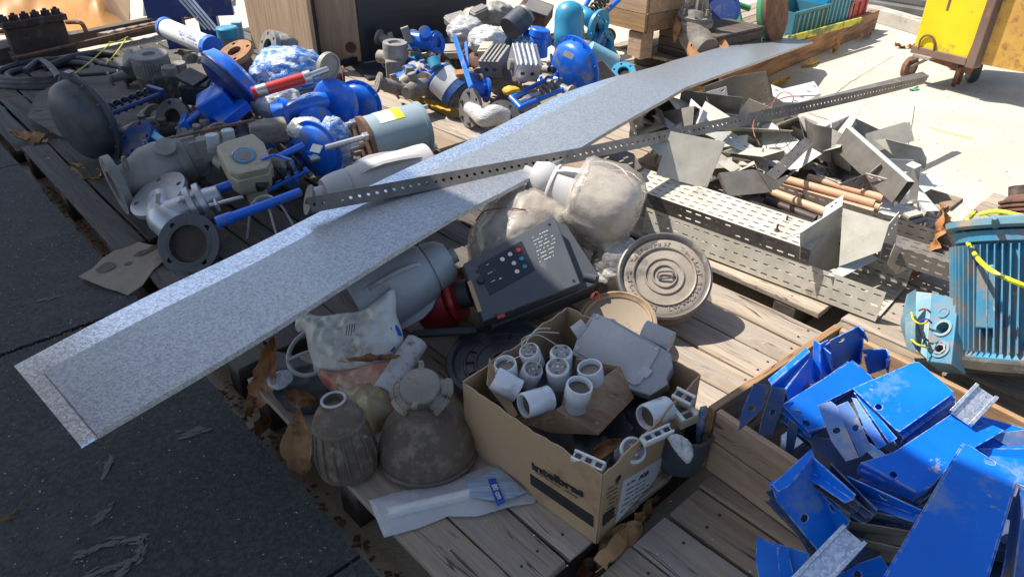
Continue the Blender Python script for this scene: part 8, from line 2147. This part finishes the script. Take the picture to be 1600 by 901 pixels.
# ================================================================ leaves
G = lambda x, y, z, sl=(0, 0): flatplane(x, y, z, sl)
leaf('orange leaf lying on the old boards left of the large grey valve', G(130, 265, PZ + .004), (160, 278), (106, 258), 17, M['leaf_orange'], .012, 2)
leaf('big bright yellow leaf on the sunlit pallet left of the flanged elbow', G(690, 172, PZ + .008), (736, 187), (646, 160), 15, M['leaf_yellow'], .02, 3)
leaf('yellow leaf on the sand beside the orange edge plank', G(1212, 130, .012), (1196, 140), (1236, 124), 8, M['leaf_yellow'], .02, 4)
leaf('pale yellow green leaf near the foot of the orange edge plank', G(1270, 98, .012), (1255, 104), (1286, 94), 5, M['leaf_yellow'], .02, 5)
leaf('tan leaf leaning on the orange edge plank', Plane((1250, 105, .02), (1275, 92, .02), (1262, 88, .12)), (1252, 106), (1272, 90), 7, M['leaf_tan'], .02, 6)
leaf('curled tan leaf standing against the end of the edge plank', Plane((1296, 82, .02), (1318, 75, .02), (1302, 56, .14)), (1303, 82), (1304, 58), 7, M['leaf_tan'], .03, 7)
leaf('small tan leaf on the sand past the edge plank', G(1350, 58, .015), (1345, 64), (1358, 52), 4, M['leaf_tan'], .03, 8)
leaf('brown leaf on the bright sand left of the yellow skip', G(1415, 70, .02), (1398, 72), (1430, 70), 5, M['leaf'], .03, 9)
leaf('tall curled brown leaf at the pallet edge under the strip, left of the carrier bag', Plane((420, 620, .14), (440, 620, .14), (430, 530, .27)), (378, 650), (438, 528), 18, M['leaf'], .03, 10)
leaf('brown leaf hanging over the platform gap below the carrier bag', Plane((455, 640, .16), (490, 640, .16), (475, 600, .22)), (450, 612), (500, 628), 13, M['leaf'], .02, 11)
leaf('tan crumpled leaf beside the narrow brown lamp at the gap', Plane((455, 700, .12), (490, 700, .12), (470, 650, .20)), (478, 735), (468, 640), 22, M['leaf_tan'], .03, 12)
leaf('brown leaf deep in the gap near the platform edge', G(420, 655, .08), (405, 690), (430, 620), 10, M['leaf'], .03, 13)
leaf('long curled brown leaf leaning on the front corner of the cardboard box', Plane((950, 860, .145), (1000, 800, .15), (1020, 760, .24)), (940, 860), (1056, 764), 22, M['leaf_tan'], .035, 14)
leaf('broad brown leaf lying under the front corner of the cardboard box', G(965, 850, .10, (.2, .1)), (1000, 820), (938, 890), 22, M['leaf_tan'], .02, 15)
leaf('reddish brown leaf fallen down in the gap between the near pallets', G(930, 885, .05), (960, 872), (900, 905), 15, M['leaf'], .03, 16)
leaf('long brown leaf lying on the white carrier bag', Plane((560, 565, .30), (630, 555, .31), (590, 575, .27)), (542, 563), (625, 556), 7, M['leaf'], .01, 17)
leaf('brown leaf inside the cardboard box next to the white end socket', Plane((930, 705, .31), (975, 690, .33), (950, 718, .30)), (920, 714), (975, 690), 10, M['leaf'], .015, 18)
leaf('dark curled leaf standing at the right edge of the tray heap', Plane((1440, 400, .2), (1480, 380, .2), (1470, 330, .36)), (1425, 408), (1482, 320), 15, M['leaf'], .04, 19)
leaf('bright orange brown leaf in the sun beside the dark curled one', Plane((1465, 380, .18), (1490, 370, .18), (1478, 325, .32)), (1484, 376), (1476, 322), 10, M['leaf_tan'], .03, 20)
leaf('crumpled tan leaf on the boards under the tray heap edge', G(1450, 405, PZ + .02), (1425, 415), (1480, 390), 13, M['leaf_tan'], .03, 21)
leaf('small yellowish leaf right below the crumpled tan one', G(1440, 425, PZ + .015), (1422, 432), (1458, 418), 8, M['leaf_tan'], .02, 22)
leaf('orange leaf lying inside the pale U piece', Plane((1402, 232, .40), (1440, 245, .38), (1420, 252, .35)), (1402, 232), (1444, 248), 6, M['leaf_orange'], .02, 23)
leaf('brown leaf at the left corner beside the dark actuator', G(35, 215, .14), (20, 205), (70, 222), 11, M['leaf'], .03, 24)
leaf('tan leaf at the edge of the asphalt in the upper left', G(60, 205, .15), (45, 225), (85, 212), 9, M['leaf_tan'], .03, 25)
leaf('red brown leaf under the large strip among the dark gaps', G(1095, 145, .20), (1080, 152), (1118, 138), 7, M['leaf_tan'], .02, 26)
leaf('thin dry leaf lying on the asphalt at the left bottom edge', G(10, 812, .124), (0, 822), (26, 795), 3, M['leaf_orange'], .01, 27)
leaf('green leaf chip on the bright sand below the yellow skip', G(1427, 139, .01), (1422, 140), (1434, 137), 4, M['green'], .01, 28)
